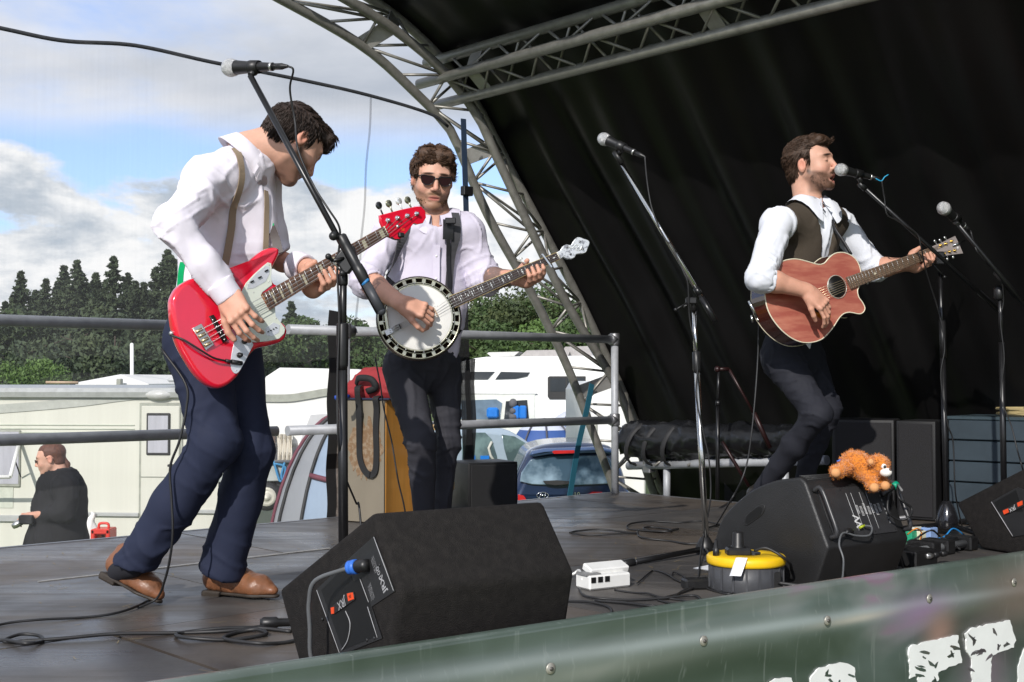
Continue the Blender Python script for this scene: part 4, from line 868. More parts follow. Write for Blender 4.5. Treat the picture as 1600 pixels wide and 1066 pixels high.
b = MB(); b.box(mp_(771, 645, .10), (.10, .05, .09), bev=.03); b.build('blue_canister', bluep, mo); b = MB(); b.ball(mp_(803, 630, .12), (.07, .06, .08), 12); b.ball(mp_(803, 642, .12), (.06, .06, .06), 12); b.ball(mp_(803, 651, .12), (.075, .06, .06), 12); b.build('head_cushion', M('grey_fabric', (.10, .10, .11), .8), mo)
mpr('roof_rack', [(757, 552), (760, 550), (808, 549), (800, 556), (764, 557)], -.9, -.3, M('rack_grey', (.5, .5, .48), .5)); mpr('skylight', [(808, 557), (820, 547), (870, 546), (888, 549), (885, 557)], -1.0, -.3, M('skylight_smoke', (.35, .33, .32), .3)); mpr('skylight', [(872, 556), (880, 541), (916, 540), (925, 556)], -1.0, -.4, M('skylight_smoke', (.35, .33, .32), .3))
mpr('roof_rack', [(758, 558), (762, 561), (800, 561), (804, 557)], -.6, -.1, M('rack_dark', (.25, .25, .25), .6))
for x in (722, 905):
    b = MB(); wc = mp_(x, 748, .02); wc[2] = .33; b.lathe(wc - MP.n * .2, MP.n, [(.0, 0), (.3, 0), (.33, .05), (.33, .17), (.3, .22), (.0, .2)], 20); b.build('wheel', rub, mo)
# white van-like panel seen right of the blue car
vn = thing('white_van', P(945, 700, 16) * V3(1, 1, 0), 'tall white vehicle panel seen between the blue hatchback and the canopy', 'van')
NP = Plane(P(945, 690, 12.5), nrm(V3(.1, -1, 0)))
b = MB(); b.prism(NP, [NP.uv(x, y) for x, y in ((924, 610), (932, 596), (1010, 596), (1010, 800), (924, 800))], -1.8, 0, rnd=.03); b.build('body', white, vn); b = MB(); b.prism(NP, [NP.uv(x, y) for x, y in ((930, 660), (932.5, 660), (933.5, 800), (931, 800))], 0, .02); b.build('door_edge', creamd, vn)
b = MB(); b.box(V3(NP.o[0], NP.o[1] + .9, .35), (.5, .6, .35)); b.build('underbody', rub, vn)
# ------------------------------------------------------------------ cars
def pmat(n, c): return M(n, c, .22, .15, var=.05, spec=.6, coat=.6)
def car_side(name, PLc, prof, wins, mat, depth, label, cat, root):
    t = thing(name, root * V3(1, 1, 0), label, cat); b = MB(); b.prism(PLc, [PLc.uv(x, y) for x, y in prof], -depth, 0, rnd=.10, steps=4, both=True); b.build('body', mat, t); return t
G1 = Plane(P(760, 720, 17.0), nrm(V3(.25, -1, 0))); silver = pmat('car_silver_blue', (.34, .42, .50))
prof = [(640, 700), (660, 680), (700, 668), (745, 666.5), (788, 670), (815, 683), (838, 700), (850, 716), (870, 728), (872, 790), (640, 790)]
gc = car_side('grey_car', G1, curve(np.array([(x, y) for x, y in prof]), 3, True), None, silver, 1.6, 'pale silver-blue car behind the small black speaker', 'car', P(760, 800, 17.8))
carg = M('car_glass', (.05, .08, .09), .06, var=.5, scale=3, spec=.9, col2=(.16, .24, .24), thresh=(.45, .7))
for nm, pl_ in (('window', [(722, 681), (740, 676), (758, 676), (768, 686), (776, 712), (778, 726), (722, 726)]), ('window', [(784, 679), (804, 682), (824, 694), (838, 706), (828, 716), (806, 726), (795, 726), (788, 702)])):
    b = MB(); b.prism(G1, [G1.uv(*q) for q in pl_], .0, .012, rnd=.005); b.build(nm, carg, gc)
b = MB(); b.tube([G1.hit(x, y) + G1.n * .02 for x, y in ((768, 690), (763, 700), (766, 712), (773, 722))], .018, 8); b.build('steering_wheel', M('pale_plastic', (.5, .5, .45), .5), gc)
for nm, (x, y, s_) in (('blue_box', (757, 719, .12)), ('blue_box', (737, 717, .09))): b = MB(); b.box(G1.hit(x, y) + G1.n * .016, (s_ * .5, s_ * .5, .008), (G1.a, G1.b, G1.n)); b.build(nm, bluep, gc)
for x in (690, 842): b = MB(); wc = G1.hit(x, 790); wc[2] = .31; b.lathe(wc - G1.n * .22, G1.n, [(0, 0), (.28, 0), (.31, .04), (.31, .18), (.27, .22), (0, .2)], 20); b.build('wheel', rub, gc)
B1 = Plane(P(868, 735, 11.2), nrm(V3(.05, -1, 0))); navy = pmat('car_navy', (.012, .026, .07))
bc = thing('blue_hatchback', P(868, 800, 11.8) * V3(1, 1, 0), 'dark blue hatchback seen from behind with a high red brake light', 'car')
def bp_(name, poly, h0, h1, mat, par=None, rnd=.0): b = MB(); b.prism(B1, [B1.uv(x, y) for x, y in poly], h0, h1, rnd=rnd, steps=3); return b.build(name, mat, par or bc)
bp_('body', curve(np.array([(808, 790), (806, 752), (818, 722), (828, 706), (850, 697), (890, 693), (935, 694), (960, 702), (972, 730), (980, 760), (978, 790)]), 3, True), -1.1, 0, navy, rnd=.10)
bp_('spoiler', [(826, 711), (830, 704), (850, 700), (935, 697), (958, 702), (960, 709), (935, 707), (860, 709), (834, 713)], .0, .10, pmat('car_navy_light', (.05, .09, .19)), rnd=.03)
bp_('window', curve(np.array([(812, 752), (824, 724), (834, 716), (860, 712), (930, 711), (952, 716), (966, 750), (930, 757), (860, 758)]), 2, True), .0, .03, M('rear_glass', (.05, .09, .13), .06, scale=1.6, spec=.9, col2=(.26, .36, .44), thresh=(.48, .62)), rnd=.01)
bp_('brake_light', [(861, 705), (864, 703), (895, 702.5), (897, 707), (864, 708)], .10, .115, M('red_lens', (.45, .02, .02), .2))
bp_('wiper', [(848, 751), (870, 750), (893, 752), (893, 756), (866, 758), (852, 756)], .03, .055, rub, rnd=.004)
bp_('tail_light', [(918, 772), (925, 768), (940, 768), (940, 785), (918, 785)], .0, .05, M('red_lens', (.45, .02, .02), .2)); bp_('tail_light', [(809, 772), (818, 774), (822, 780), (820, 788), (809, 788)], .0, .05, M('red_lens', (.45, .02, .02), .2))
chrome = M('chrome', (.75, .75, .76), .12, 1, var=.04)
b = MB(); ce = B1.hit(847.5, 774) + B1.n * .02; R_ = .052; b.tube([ce + B1.a * R_ * math.cos(a) + B1.b * R_ * .55 * math.sin(a) for a in np.linspace(0, 6.28, 25)[:-1]], .004, 6, closed=True)
for u0, u1 in ((-.028, -.012), (.012, .028)): b.rod(ce + B1.a * u0 - B1.b * .022, ce + B1.a * u1 + B1.b * .022, .0045, n=6)
b.rod(ce + B1.a * -.02, ce + B1.a * .02 + B1.b * .004, .004, n=6); b.build('emblem', chrome, bc)
b = MB(); put_text(b, 'i10', .06, B1.hit(900, 773), B1.a, B1.b, B1.n, .008); b.build('lettering', chrome, bc)
for x in (826, 958): b = MB(); wc = B1.hit(x, 800); wc[2] = .3; b.box(wc - B1.n * .3, (.1, .29, .3), bev=.06); b.build('wheel', rub, bc)
# blue dome tents behind the hatchback
bt2 = thing('blue_tent', P(870, 700, 15) * V3(1, 1, 0), 'blue and pale grey dome tent behind the blue hatchback', 'tent')
tb1 = M('tent_royal', (.03, .08, .26), .6, var=.15, scale=4, bump=.4, bscale=7); tb2 = M('tent_pale', (.50, .53, .62), .6, var=.08, scale=4)
for (cx, top, D, R, mA, mB_) in ((850, 656, 19.5, .72, tb2, tb1), (905, 640, 20.5, .80, tb2, tb1)):
    c = P(cx, 750, D); c[2] = 0; H = P(cx, top, D)[2]
    def dm_(a, t, lf=0): r = (R + lf) * math.cos(t * math.pi / 2) ** .75; return c + V3(math.cos(a) * r, math.sin(a) * r, (H + lf) * math.sin(t * math.pi / 2))
    for k in range(8): b = MB(); b.grid([[dm_(a, t) for t in np.linspace(0, .72, 9)] for a in np.linspace(k * .785, (k + 1) * .785, 5)]); b.build('fly_panel', mB_, bt2); b = MB(); b.grid([[dm_(a, t) for t in np.linspace(.72, 1, 5)] for a in np.linspace(k * .785, (k + 1) * .785, 5)]); b.build('fly_panel', mA, bt2)
    for a in (-2.2, -1.5, -.6): b = MB(); b.tube([dm_(a, t, .015) for t in np.linspace(0, 1, 14)], .016, 6); b.build('tent_pole', M('pole_dark', (.06, .06, .08), .4), bt2)
# ------------------------------------------------------------------ shared prop materials
bmet = M('stand_black', (.010, .010, .011), .32, .2, var=.2, scale=30, spec=.6); bpl = M('black_plastic', (.010, .010, .0105), .42, var=.25, scale=30); chr_ = M('chrome_tube', (.62, .62, .60), .14, 1, var=.06)
cabm = M('cable_black', (.014, .014, .015), .5, var=.2); grille = M('mic_grille', (.62, .62, .62), .38, .8, var=.35, scale=320, bump=.8, bscale=900); silv = M('silver', (.55, .55, .54), .3, .9)
def cable(name, pts, label, r=.0034, mat=None, n=6, group=None, cat='cable', root=None, sub=7):
    c = curve(pts, sub); b = MB(); b.tube(c, r, n); o = b.build(name, mat or cabm); tag(o, label, cat, group); return o
# ------------------------------------------------------------------ microphones
def microphone(head, d, label, cablepts=None, group='vocal microphones', clip_to=None, L=.165):
    """head = centre of the ball grille, d = direction from the grille to the cable end"""
    head = np.asarray(head, float); d = nrm(d); t = thing('microphone', head, label, 'microphone', group)
    b = MB(); b.ball(head, .0262, 18); b.lathe(head, d, [(.0262, -.002), (.0275, .0), (.0275, .006), (.0255, .016), (.022, .026)], 18); b.build('grille', grille, t)
    b = MB(); b.lathe(head, d, [(.0225, .024), (.021, .03), (.0185, .06), (.0145, .11), (.0118, L - .012), (.0118, L), (.0, L)], 18); bo = b.build('body', bpl, t)
    b = MB(); b.lathe(head, d, [(.0128, L - .010), (.0128, L - .002), (.0, L - .002)], 14); b.build('collar', silv, bo)
    b = MB(); b.lathe(head, d, [(.0098, L), (.0098, L + .032), (.0085, L + .036), (.005, L + .052), (.0035, L + .056)], 12); b.build('connector', bpl, t)
    a, u, _ = frame(d); clip = MB(); c = head + d * .095; clip.lathe(c - d * .018, d, [(.020, 0), (.0205, .002), (.0195, .036), (.0175, .036)], 14)
    if clip_to is not None: clip.tube([c - V3(0, 0, .014), (c + clip_to) / 2 - V3(0, 0, .006), clip_to], [.012, .010, .009], 8)
    clip.build('clip', bpl, t)
    return head + d * (L + .055)
def tripod(t, c, zhub, legs, L, mat, foot=True):
    for a in legs:
        e = c + V3(math.cos(a) * L, math.sin(a) * L, 0); e[2] = DECK + .011; h = c.copy(); h[2] = zhub
        b = MB(); b.rod(h, e, .0085, n=10, m=0); l = b.build('leg', mat, t)
        d = nrm(e - h); b = MB(); b.lathe(e - d * .045, d, [(.010, 0), (.0125, .003), (.0125, .05), (.010, .056), (0, .056)], 10); b.build('rubber_foot', cabm, l)
# --- tall black boom stand in front of the bass player
D1 = 3.62
ms1 = thing('microphone_stand', FL(537, 592 + 1365 / D1), 'tall black boom microphone stand in front of the red bass neck', 'mic stand', 'microphone stands')
base = FL(537, 592 + 1365 / D1); topc = P(537, 404, D1)
b = MB(); b.rod(base + UP * .03, P(535, 545, D1), .0145, n=14); b.build('lower_tube', bmet, ms1)
b = MB(); b.rod(P(535, 560, D1), topc, .0105, n=14); b.build('upper_tube', bmet, ms1)
b = MB(); b.lathe(P(535, 505, D1), UP * -1, [(.0155, 0), (.018, .006), (.0175, .12), (.014, .135)], 16); b.build('height_clutch', bpl, ms1); b = MB(); b.lathe(P(536, 428, D1), UP * -1, [(.0125, 0), (.0145, .004), (.0145, .03), (.0125, .034)], 16); b.build('collar', bpl, ms1)
mh_ = P(359, 106, D1 + .06); me = P(437, 104, D1 - .03); bA = P(391, 118, D1 + .0); bB = P(541, 395, D1 - .03); bC = P(596, 486, D1 - .06)
bd = nrm(bB - bA); b = MB(); b.rod(bA, bB + bd * .2, .0088, n=14); b.build('boom_arm', bmet, ms1)
b = MB(); b.lathe(P(532, 368, D1 - .03), bd, [(.013, 0), (.016, .004), (.0155, .03), (.0135, .10), (.0155, .102), (.0170, .125), (.0150, .15), (.0115, .16)], 14); b.build('boom_clutch', bpl, ms1)
c0 = P(560, 418, D1 - .04); b = MB(); q = P(573, 444, D1 - .05); b.rod(q, bC, .0132, n=14); b.ball(bC, .0132, 12); b.build('counterweight', M('grey_sleeve', (.04, .043, .050), .5), ms1); b = MB(); b.rod(P(570, 440, D1 - .05), P(573, 443, D1 - .05), .0136, n=12); b.build('blue_band', M('blue_tape', (.02, .17, .42), .5), ms1)
b = MB(); cc = P(539, 402, D1 - .02); b.prism(Plane(cc, (0, -1, 0)), [(-.030, -.004), (-.004, -.048), (.012, -.048), (.040, -.012), (.028, .03), (.0, .034)], -.012, .014, rnd=.006); b.build('clutch_block', bpl, ms1)
kn = P(521, 369, D1 - .05); b = MB(); b.ball(kn, .0135, 12); b.rod(kn, P(533, 374, D1 - .03), .005, n=8); k1 = P(513, 401, D1 - .06); b.ball(k1, .0095, 10); b.rod(k1, P(520, 408, D1 - .05), .006, n=8); b.rod(P(520, 408, D1 - .05), P(537, 404, D1 - .03), .006, n=8); k2 = P(535, 427, D1 - .03); b.ball(k2, .010, 10); b.build('knobs', bpl, ms1)
b = MB(); b.rod(k1, k2, .0026, n=6); b.build('lever_wire', silv, ms1)
b = MB(); b.lathe(base + UP * .02, UP, [(.02, 0), (.034, .01), (.034, .045), (.018, .07), (.0, .07)], 14); b.build('hub', bpl, ms1)
tripod(ms1, base, DECK + .07, [.3, 2.3, 4.6], .30, bmet)
e1 = microphone(mh_, me - mh_, 'silver-headed microphone on the tall black boom stand above the bass player', clip_to=bA)
cable('microphone_cable', [e1, e1 + V3(.015, 0, -.012), P(453, 140, D1), P(461, 190, D1 + .02), P(466, 235, D1 - .02), P(490, 290, D1 - .03), P(512, 325, D1 - .05), P(529, 352, D1 - .045), P(531, 375, D1 - .03), P(527, 420, D1 - .02), P(530, 500, D1 - .02), P(527, 600, D1 - .02), P(529, 690, D1 - .02), P(538, 740, D1 + .1), P(556, 785, D1 + .25), P(562, 800, 3.9), FL(575, 960)], 'thin cable wound down the tall black boom stand')
# --- chrome straight-boom stand in the middle
D2 = 5.0
b2 = FL(1104, 592 + 1365 / D2)
ms2 = thing('microphone_stand', b2, 'chrome-tubed microphone stand alone in the middle of the stage', 'mic stand', 'microphone stands')
pt, pj = P(1080, 468, D2), P(1103, 855, D2)
b = MB(); b.rod(P(1104, 858, D2), P(1089, 580, D2), .0125, n=14); b.build('lower_tube', chr_, ms2); b = MB(); b.rod(P(1089, 585, D2), P(1084, 480, D2), .0088, n=14); b.build('upper_tube', chr_, ms2)
b = MB(); d = nrm(P(1089, 580, D2) - P(1088, 545, D2)); b.lathe(P(1088, 549, D2), d, [(.0115, 0), (.0165, .004), (.0165, .07), (.0145, .08), (.0125, .085)], 16); b.build('height_clutch', bpl, ms2)
bA = P(966, 246, D2 + .1); bC = P(1118, 503, D2 - .05); bm = P(1106, 482, D2 - .04)
b = MB(); b.rod(bA, bm, .0092, n=14); b.build('boom_arm', chr_, ms2); b = MB(); b.rod(P(1096, 465, D2 - .035), bC, .0125, n=12); b.rod(P(1087, 450, D2 - .03), P(1094, 461, D2 - .03), .0135, n=12); b.build('counterweight', bmet, ms2)
b = MB(); b.box(P(1080, 470, D2 - .01), (.022, .016, .014), bev=.005); b.rod(P(1083, 465, D2), P(1084, 486, D2), .0125, n=10); b.rod(P(1068, 480, D2 - .03), P(1076, 474, D2 - .02), .0045, n=8); b.ball(P(1056, 484, D2 - .035), .008, 8); b.rod(P(1056, 484, D2 - .035), P(1072, 474, D2 - .02), .0035, n=6); b.build('boom_joint', bpl, ms2)
b = MB(); b.rod(P(960, 237, D2 + .1), P(972, 256, D2 + .095), .0125, n=10); b.build('boom_end', bpl, ms2)
hub = P(1102, 862, D2); b = MB(); b.lathe(hub - UP * .03, UP, [(.024, 0), (.036, .012), (.038, .05), (.02, .085), (.016, .088), (0, .088)], 14); b.build('hub', bpl, ms2)
for a, x, y in ((0, 977, 886), (1, 1190, 850), (2, 1130, 900)):
    e = FL(x, y) + V3(0, 0, .012) if a != 1 else FL(1165, 838) + V3(0, 0, .012); h = hub + UP * .012; b = MB(); b.rod(h, e, .0105, n=10); l = b.build('leg', bmet, ms2); d = nrm(e - h); b = MB(); b.lathe(e - d * .05, d, [(.0105, 0), (.0145, .003), (.0145, .055), (.011, .06), (0, .06)], 10); b.build('rubber_foot', cabm, l); b = MB(); b.rod(e - d * .055, e - d * .05, .0118, n=10); b.build('ring', silv, l)
e2 = microphone(P(943, 217, D2 + .12), P(1000, 242, D2 + .02) - P(943, 217, D2 + .12), 'unused microphone on the chrome stand in the middle of the stage', clip_to=P(966, 243, D2 + .1))
cable('microphone_cable', [e2, P(1008, 250, D2), P(1012, 290, D2), P(1020, 330, D2 - .01), P(1038, 372, D2 - .02), P(1050, 385, D2 - .03), P(1068, 425, D2 - .05), P(1075, 445, D2 - .05), P(1078, 500, D2 - .02), P(1090, 560, D2 - .02), P(1088, 620, D2 - .02), P(1100, 680, D2 - .02), P(1108, 720, D2 - .02), P(1110, 780, D2 - .02), P(1097, 850, D2 - .05), FL(1091, 905)], 'thin black cable looped around the chrome microphone stand')
# --- the singer's black boom stand
D3 = 5.62
b3 = FL(1480, 592 + 1365 / D3); ms3 = thing('microphone_stand', b3, 'black boom stand crossing the acoustic guitar headstock, holding the microphone being sung into', 'mic stand', 'microphone stands')
b = MB(); b.rod(b3 + UP * .04, P(1473, 560, D3), .0128, n=12); b.build('lower_tube', bmet, ms3); b = MB(); b.rod(P(1473, 565, D3), P(1469, 425, D3), .0098, n=12); b.build('upper_tube', bmet, ms3); b = MB(); b.rod(P(1472, 500, D3), P(1474, 560, D3), .0150, n=12); b.build('height_clutch', bpl, ms3)
bA = P(1348, 291, D3 - .25); bC = P(1562, 486, D3 + .0); d = nrm(bC - bA)
b = MB(); b.rod(bA, bC, .0085, n=12); b.build('boom_arm', bmet, ms3); b = MB(); b.rod(P(1530, 457, D3), bC, .0125, n=12); b.build('counterweight', bmet, ms3); b = MB(); b.rod(P(1342, 286, D3 - .25), P(1352, 296, D3 - .245), .012, n=10); b.build('boom_end', bpl, ms3)
b = MB(); b.box(P(1468, 404, D3 - .02), (.018, .022, .03), bev=.006); b.rod(P(1458, 413, D3 - .04), P(1476, 433, D3 - .03), .0032, n=6); b.ball(P(1458, 413, D3 - .04), .007, 8); b.ball(P(1476, 433, D3 - .03), .008, 8); b.build('boom_joint', bpl, ms3)
hub = b3 + UP * .045; b = MB(); b.lathe(b3 + UP * .02, UP, [(.036, 0), (.052, .012), (.05, .05), (.034, .10), (.017, .13), (.014, .132), (0, .132)], 16); b.build('hub', M('gloss_black', (.012, .012, .014), .15, spec=.7), ms3)
for x, y in ((1322, 838), (1590, 858), (1600, 800)):
    e = FL(x, y) + UP * .012; b = MB(); b.rod(hub, e, .0115, n=10); l = b.build('leg', bmet, ms3); dd = nrm(e - hub); b = MB(); b.lathe(e - dd * .05, dd, [(.0115, 0), (.017, .004), (.017, .05), (.012, .06), (0, .06)], 10); b.build('rubber_foot', cabm, l)
e3 = microphone(P(1313, 265, D3 - .30), P(1361, 277, D3 - .24) - P(1313, 265, D3 - .30), 'silver-headed microphone at the mouth of the singer', clip_to=P(1347, 288, D3 - .25))
b = MB(); b.tube(curve([P(1368, 279, D3 - .24), P(1377, 283, D3 - .24), P(1382, 277, D3 - .24), P(1388, 273, D3 - .24)], 4), .0026, 6); tag(b.build('cable_tie', M('cyan_tie', (.01, .28, .50), .5)), 'bright blue cable tie on the microphone lead of the singer', 'cable tie')
cable('microphone_cable', [e3, P(1378, 284, D3 - .24), P(1382, 310, D3 - .22), P(1386, 335, D3 - .22), P(1402, 345, D3 - .2), P(1432, 365, D3 - .17), P(1439, 385, D3 - .16), P(1446, 420, D3 - .1), P(1455, 450, D3 - .05), P(1464, 478, D3 - .02), P(1472, 510, D3 - .02), P(1476, 545, D3 - .02), P(1470, 590, D3 - .02), P(1480, 660, D3 - .02), P(1489, 690, D3), P(1492, 760, D3), P(1496, 790, D3 + .05), FL(1505, 830)], 'grey-black cable hanging down the stand of the singer', .0032)
# --- spare stand at the far right
D4 = 5.2
b4 = FL(1570, 592 + 1365 / D4); ms4 = thing('microphone_stand', b4, 'black boom stand at the right edge in front of the blue crates', 'mic stand', 'microphone stands')
b = MB(); b.rod(b4 + UP * .04, P(1565, 535, D4), .0125, n=12); b.build('lower_tube', bmet, ms4); b = MB(); b.rod(P(1565, 540, D4), P(1562, 455, D4), .0095, n=12); b.build('upper_tube', bmet, ms4); b = MB(); b.lathe(P(1561, 458, D4) + UP * 0, UP, [(.014, -.03), (.022, -.02), (.022, .02), (.012, .03)], 12); b.build('boom_joint', bpl, ms4)
bA = P(1498, 352, D4 - .2); bC = P(1640, 525, D4 + .05); b = MB(); b.rod(bA, bC, .0085, n=12); b.build('boom_arm', bmet, ms4); b = MB(); b.rod(P(1556, 425, D4 - .05), P(1588, 463, D4 - .02), .0135, n=12); b.build('boom_clutch', bpl, ms4); b = MB(); b.lathe(b4 + UP * .015, UP, [(.03, 0), (.04, .02), (.02, .08), (0, .082)], 12); b.build('hub', bpl, ms4); tripod(ms4, b4, DECK + .06, [1.0, 3.1, 5.2], .3, bmet)
e4 = microphone(P(1474, 325, D4 - .22), P(1507, 354, D4 - .12) - P(1474, 325, D4 - .22), 'spare microphone on the stand at the right edge', clip_to=P(1497, 351, D4 - .2))
cable('microphone_cable', [e4, P(1517, 362, D4 - .15), P(1522, 380, D4 - .15), P(1528, 395, D4 - .16), P(1545, 415, D4 - .1), P(1563, 432, D4 - .08), P(1568, 470, D4 - .03), P(1563, 500, D4 - .02), P(1569, 560, D4 - .02), P(1564, 620, D4 - .02), P(1580, 665, D4 - .1), P(1590, 705, D4 - .15), P(1600, 740, D4 - .2), FL(1625, 830)], 'pale-edged cable dropping from the spare microphone stand to the floor', .0032)
# --- small dark red stand at the back
D5 = 6.7
ms5 = thing('folding_stand', P(1121, 776, D5), 'thin dark red folding music stand at the back by the tarpaulin', 'stand'); redm = M('stand_darkred', (.02, .006, .006), .4, .2)
b = MB(); b.rod(P(1121, 780, D5), P(1122, 628, D5), .011, n=10); b.rod(P(1122, 630, D5), P(1123, 580, D5), .008, n=10); b.rod(P(1122, 626, D5), P(1122, 634, D5), .015, n=10); b.build('pole', bmet, ms5)
b = MB(); b.rod(P(1120, 577, D5), P(1139, 577, D5), .011, n=10); b.ball(P(1121, 577, D5), .018, 10); b.build('head', redm, ms5); b = MB(); b.rod(P(1139, 577, D5), P(1180, 650, D5), .008, n=8); b.rod(P(1178, 645, D5), P(1203, 700, D5), .013, n=8); b.build('strut', redm, ms5); b = MB(); b.rod(P(1128, 690, D5), P(1170, 760, D5), .010, n=8); b.build('strut', redm, ms5)
# ------------------------------------------------------------------ stage monitors
carpet = M('carpet_black', (.017, .0155, .015), .95, scale=55, bump=1.0, bscale=420, col2=(.032, .029, .027), thresh=(.40, .90), spec=.12)
def box_from_corners(name, corners, mat, parent, bev=.012):
    """hexahedron from two matching quads, edges rounded"""
    q = np.array(corners, float); me_ = MB(); me_.add(q, [(0, 1, 2, 3), (7, 6, 5, 4), (0, 4, 5, 1), (1, 5, 6, 2), (2, 6, 7, 3), (3, 7, 4, 0)]); o = me_.build(name, mat, parent)
    return bevel(o, bev)
def bevel(o, w, seg=3):
    import bmesh
    bm = bmesh.new(); bm.from_mesh(o.data); bmesh.ops.recalc_face_normals(bm, faces=bm.faces); bmesh.ops.bevel(bm, geom=list(bm.edges), offset=w, segments=seg, affect='EDGES', profile=.5)
    for f in bm.faces: f.smooth = True
    bm.to_mesh(o.data); bm.free()
    return o

WP = [(-.362, 0.0), (-.491, .175), (0, .409), (.124, .256), (.061, 0.0)]
def wedge(C, phi, L, prof, label, mat, bev, curve_top=False):
    """C = top ridge corner of the visible end; phi = heading of the length; prof = (s, z) with z above the deck"""
    LD = V3(math.cos(phi), math.sin(phi), 0); H = V3(math.sin(phi), -math.cos(phi), 0); o = V3(C[0], C[1], DECK)
    t = thing('monitor_wedge', o, label, 'stage monitor', 'stage monitors'); q = [(s, z) for s, z in prof]
    V = [o + H * s + UP * (z + .004) for s, z in q] + [o + H * s + UP * (z + .004) + LD * L for s, z in q]; n = len(q); b = MB()
    b.add(V, [list(range(n)), list(range(n, 2 * n))[::-1]] + [(i, i + n, (i + 1) % n + n, (i + 1) % n) for i in range(n)]); body = b.build('cabinet', mat, t); bevel(body, bev, 3)
    return t, Plane(o, -LD), LD, H
C1 = P(582, 802, 2.70)
w1, E1, LD1, H1 = wedge(C1, math.radians(34.4), .455, WP, 'big carpeted black stage monitor with a blue speaker plug in its end panel', carpet, .014)
inset = M('inset_black', (.003, .003, .003), .55); plate = M('plate_black', (.016, .016, .017), .45, bump=.1); orange = M('logo_orange', (.75, .07, .015), .5); lett = M('print_grey', (.33, .33, .34), .6)
def e1(x, y, h=0): q = E1.hit(x, y); return q + E1.n * h
def z2(x, y): return 400 + x / 3.077, 740 + y / 3.077
def ppoly(pl, pts, h0, h1, mat, name, par, rnd=0): b = MB(); b.prism(pl, [pl.uv(x, y) for x, y in pts], h0, h1, rnd=rnd); return b.build(name, mat, par)
pl_ = ppoly(E1, [z2(*q) for q in ((470, 392), (572, 300), (672, 566), (560, 640), (612, 792), (412, 874), (296, 556))], .0, .003, plate, 'jack_plate', w1, .001)
ppoly(E1, [z2(*q) for q in ((320, 560), (440, 440), (475, 520), (510, 500), (556, 624), (588, 780), (424, 848))], .003, .0036, inset, 'port', pl_)
for q in (((575, 305), (670, 562)), ((300, 560), (412, 868)), ((508, 505), (550, 618)), ((545, 640), (592, 788))): b = MB(); b.rod(e1(*z2(*q[0]), .0045), e1(*z2(*q[1]), .0045), .0009, n=5); b.build('edge_line', lett, pl_)
b = MB(); b.tube(curve([e1(*z2(*q), .005) for q in ((440, 660), (462, 720), (450, 800), (420, 850))], 5), .0011, 5); b.build('edge_line', lett, pl_)
def dirs(pl, p0, p1): a = nrm(pl.hit(*p1) - pl.hit(*p0)); return a, np.cross(pl.n, a)
a_, b_ = dirs(E1, z2(467, 590), z2(380, 655)); badge = ppoly(E1, [z2(*q) for q in ((452, 572), (480, 570), (486, 606), (388, 674), (374, 674), (372, 642))], .0036, .0065, plate, 'badge', w1, .001)
b = MB(); put_text(b, 'JRX', .026, e1(*z2(425, 624)), a_, b_, E1.n, .0075, bold=.0004); b.build('lettering', lett, badge)
b = MB(); b.prism(E1, [E1.uv(*z2(*q)) for q in ((452, 576), (478, 570), (484, 602), (458, 612))], .0065, .0078); b.prism(E1, [E1.uv(*z2(*q)) for q in ((374, 644), (388, 640), (388, 672), (376, 674))], .0065, .0078); b.build('logo_square', orange, badge)
b = MB(); put_text(b, 'JBL', .009, e1(*z2(467, 590)), a_, b_, E1.n, .0084); b.build('logo_letters', M('black_ink', (.01, .01, .01), .6), badge)
a2, b2_ = dirs(E1, z2(627, 545), z2(604, 468)); b = MB(); put_text(b, 'JRX', .024, e1(*z2(618, 530)), a2, b2_, E1.n, .0036, bold=.0006)
put_text(b, '100', .019, e1(*z2(598, 476)), a2, b2_, E1.n, .0036)
for k in range(6): put_text(b, 'INPUT PARALLEL 8 OHMS'[k * 2:k * 2 + 12], .0055, e1(*z2(566 - k * 5 + (k > 2) * 30, 560 + (k % 3) * 8 - (k > 2) * 130)), a2, b2_, E1.n, .0036)
b.build('lettering', lett, pl_)
for x, y in ((270, 540), (325, 700), (575, 790), (600, 440), (540, 800)): b = MB(); o_ = e1(*z2(x, y), .003); b.lathe(o_, E1.n, [(.004, 0), (.0035, .0015), (0, .002)], 8); b.build('screw', plate, pl_)
bluec = M('plug_blue', (.03, .14, .55), .4); pc = e1(*z2(545, 440), .012); pd = nrm(e1(*z2(450, 458), .05) - pc); b = MB(); b.lathe(pc, pd, [(.013, -.01), (.0145, 0), (.0145, .02), (.012, .024)], 14); plug = b.build('plug', bpl, w1); b = MB(); b.lathe(pc + pd * .022, pd, [(.0135, 0), (.0165, .002), (.0165, .011), (.014, .013), (.0155, .015), (.0155, .021), (.008, .026), (.0, .026)], 14); b.build('plug_ring', bluec, plug)
pe = pc + pd * .045; cable('speaker_cable', [pe, e1(*z2(425, 500), .07), e1(*z2(402, 600), .075), e1(*z2(396, 720), .07), e1(*z2(392, 900), .06), FL(533, 1085), FL(560, 1120) ], 'grey speaker cable hanging from the blue plug of the near wedge', .0052, M('cable_grey', (.10, .105, .11), .4))
b = MB(); cI = e1(450, 1030, .03); b.tube(curve([FL(452, 1040) + UP * .008, FL(442, 1062) + UP * .01, FL(462, 1090) + UP * .02, FL(500, 1095) + UP * .01, FL(505, 1060) + UP * .01, FL(478, 1030) + UP * .012], 6), .0058, 8); tag(b.build('cable_loop', cabm), 'thick cable loop on the floor at the left foot of the near wedge', 'cable')
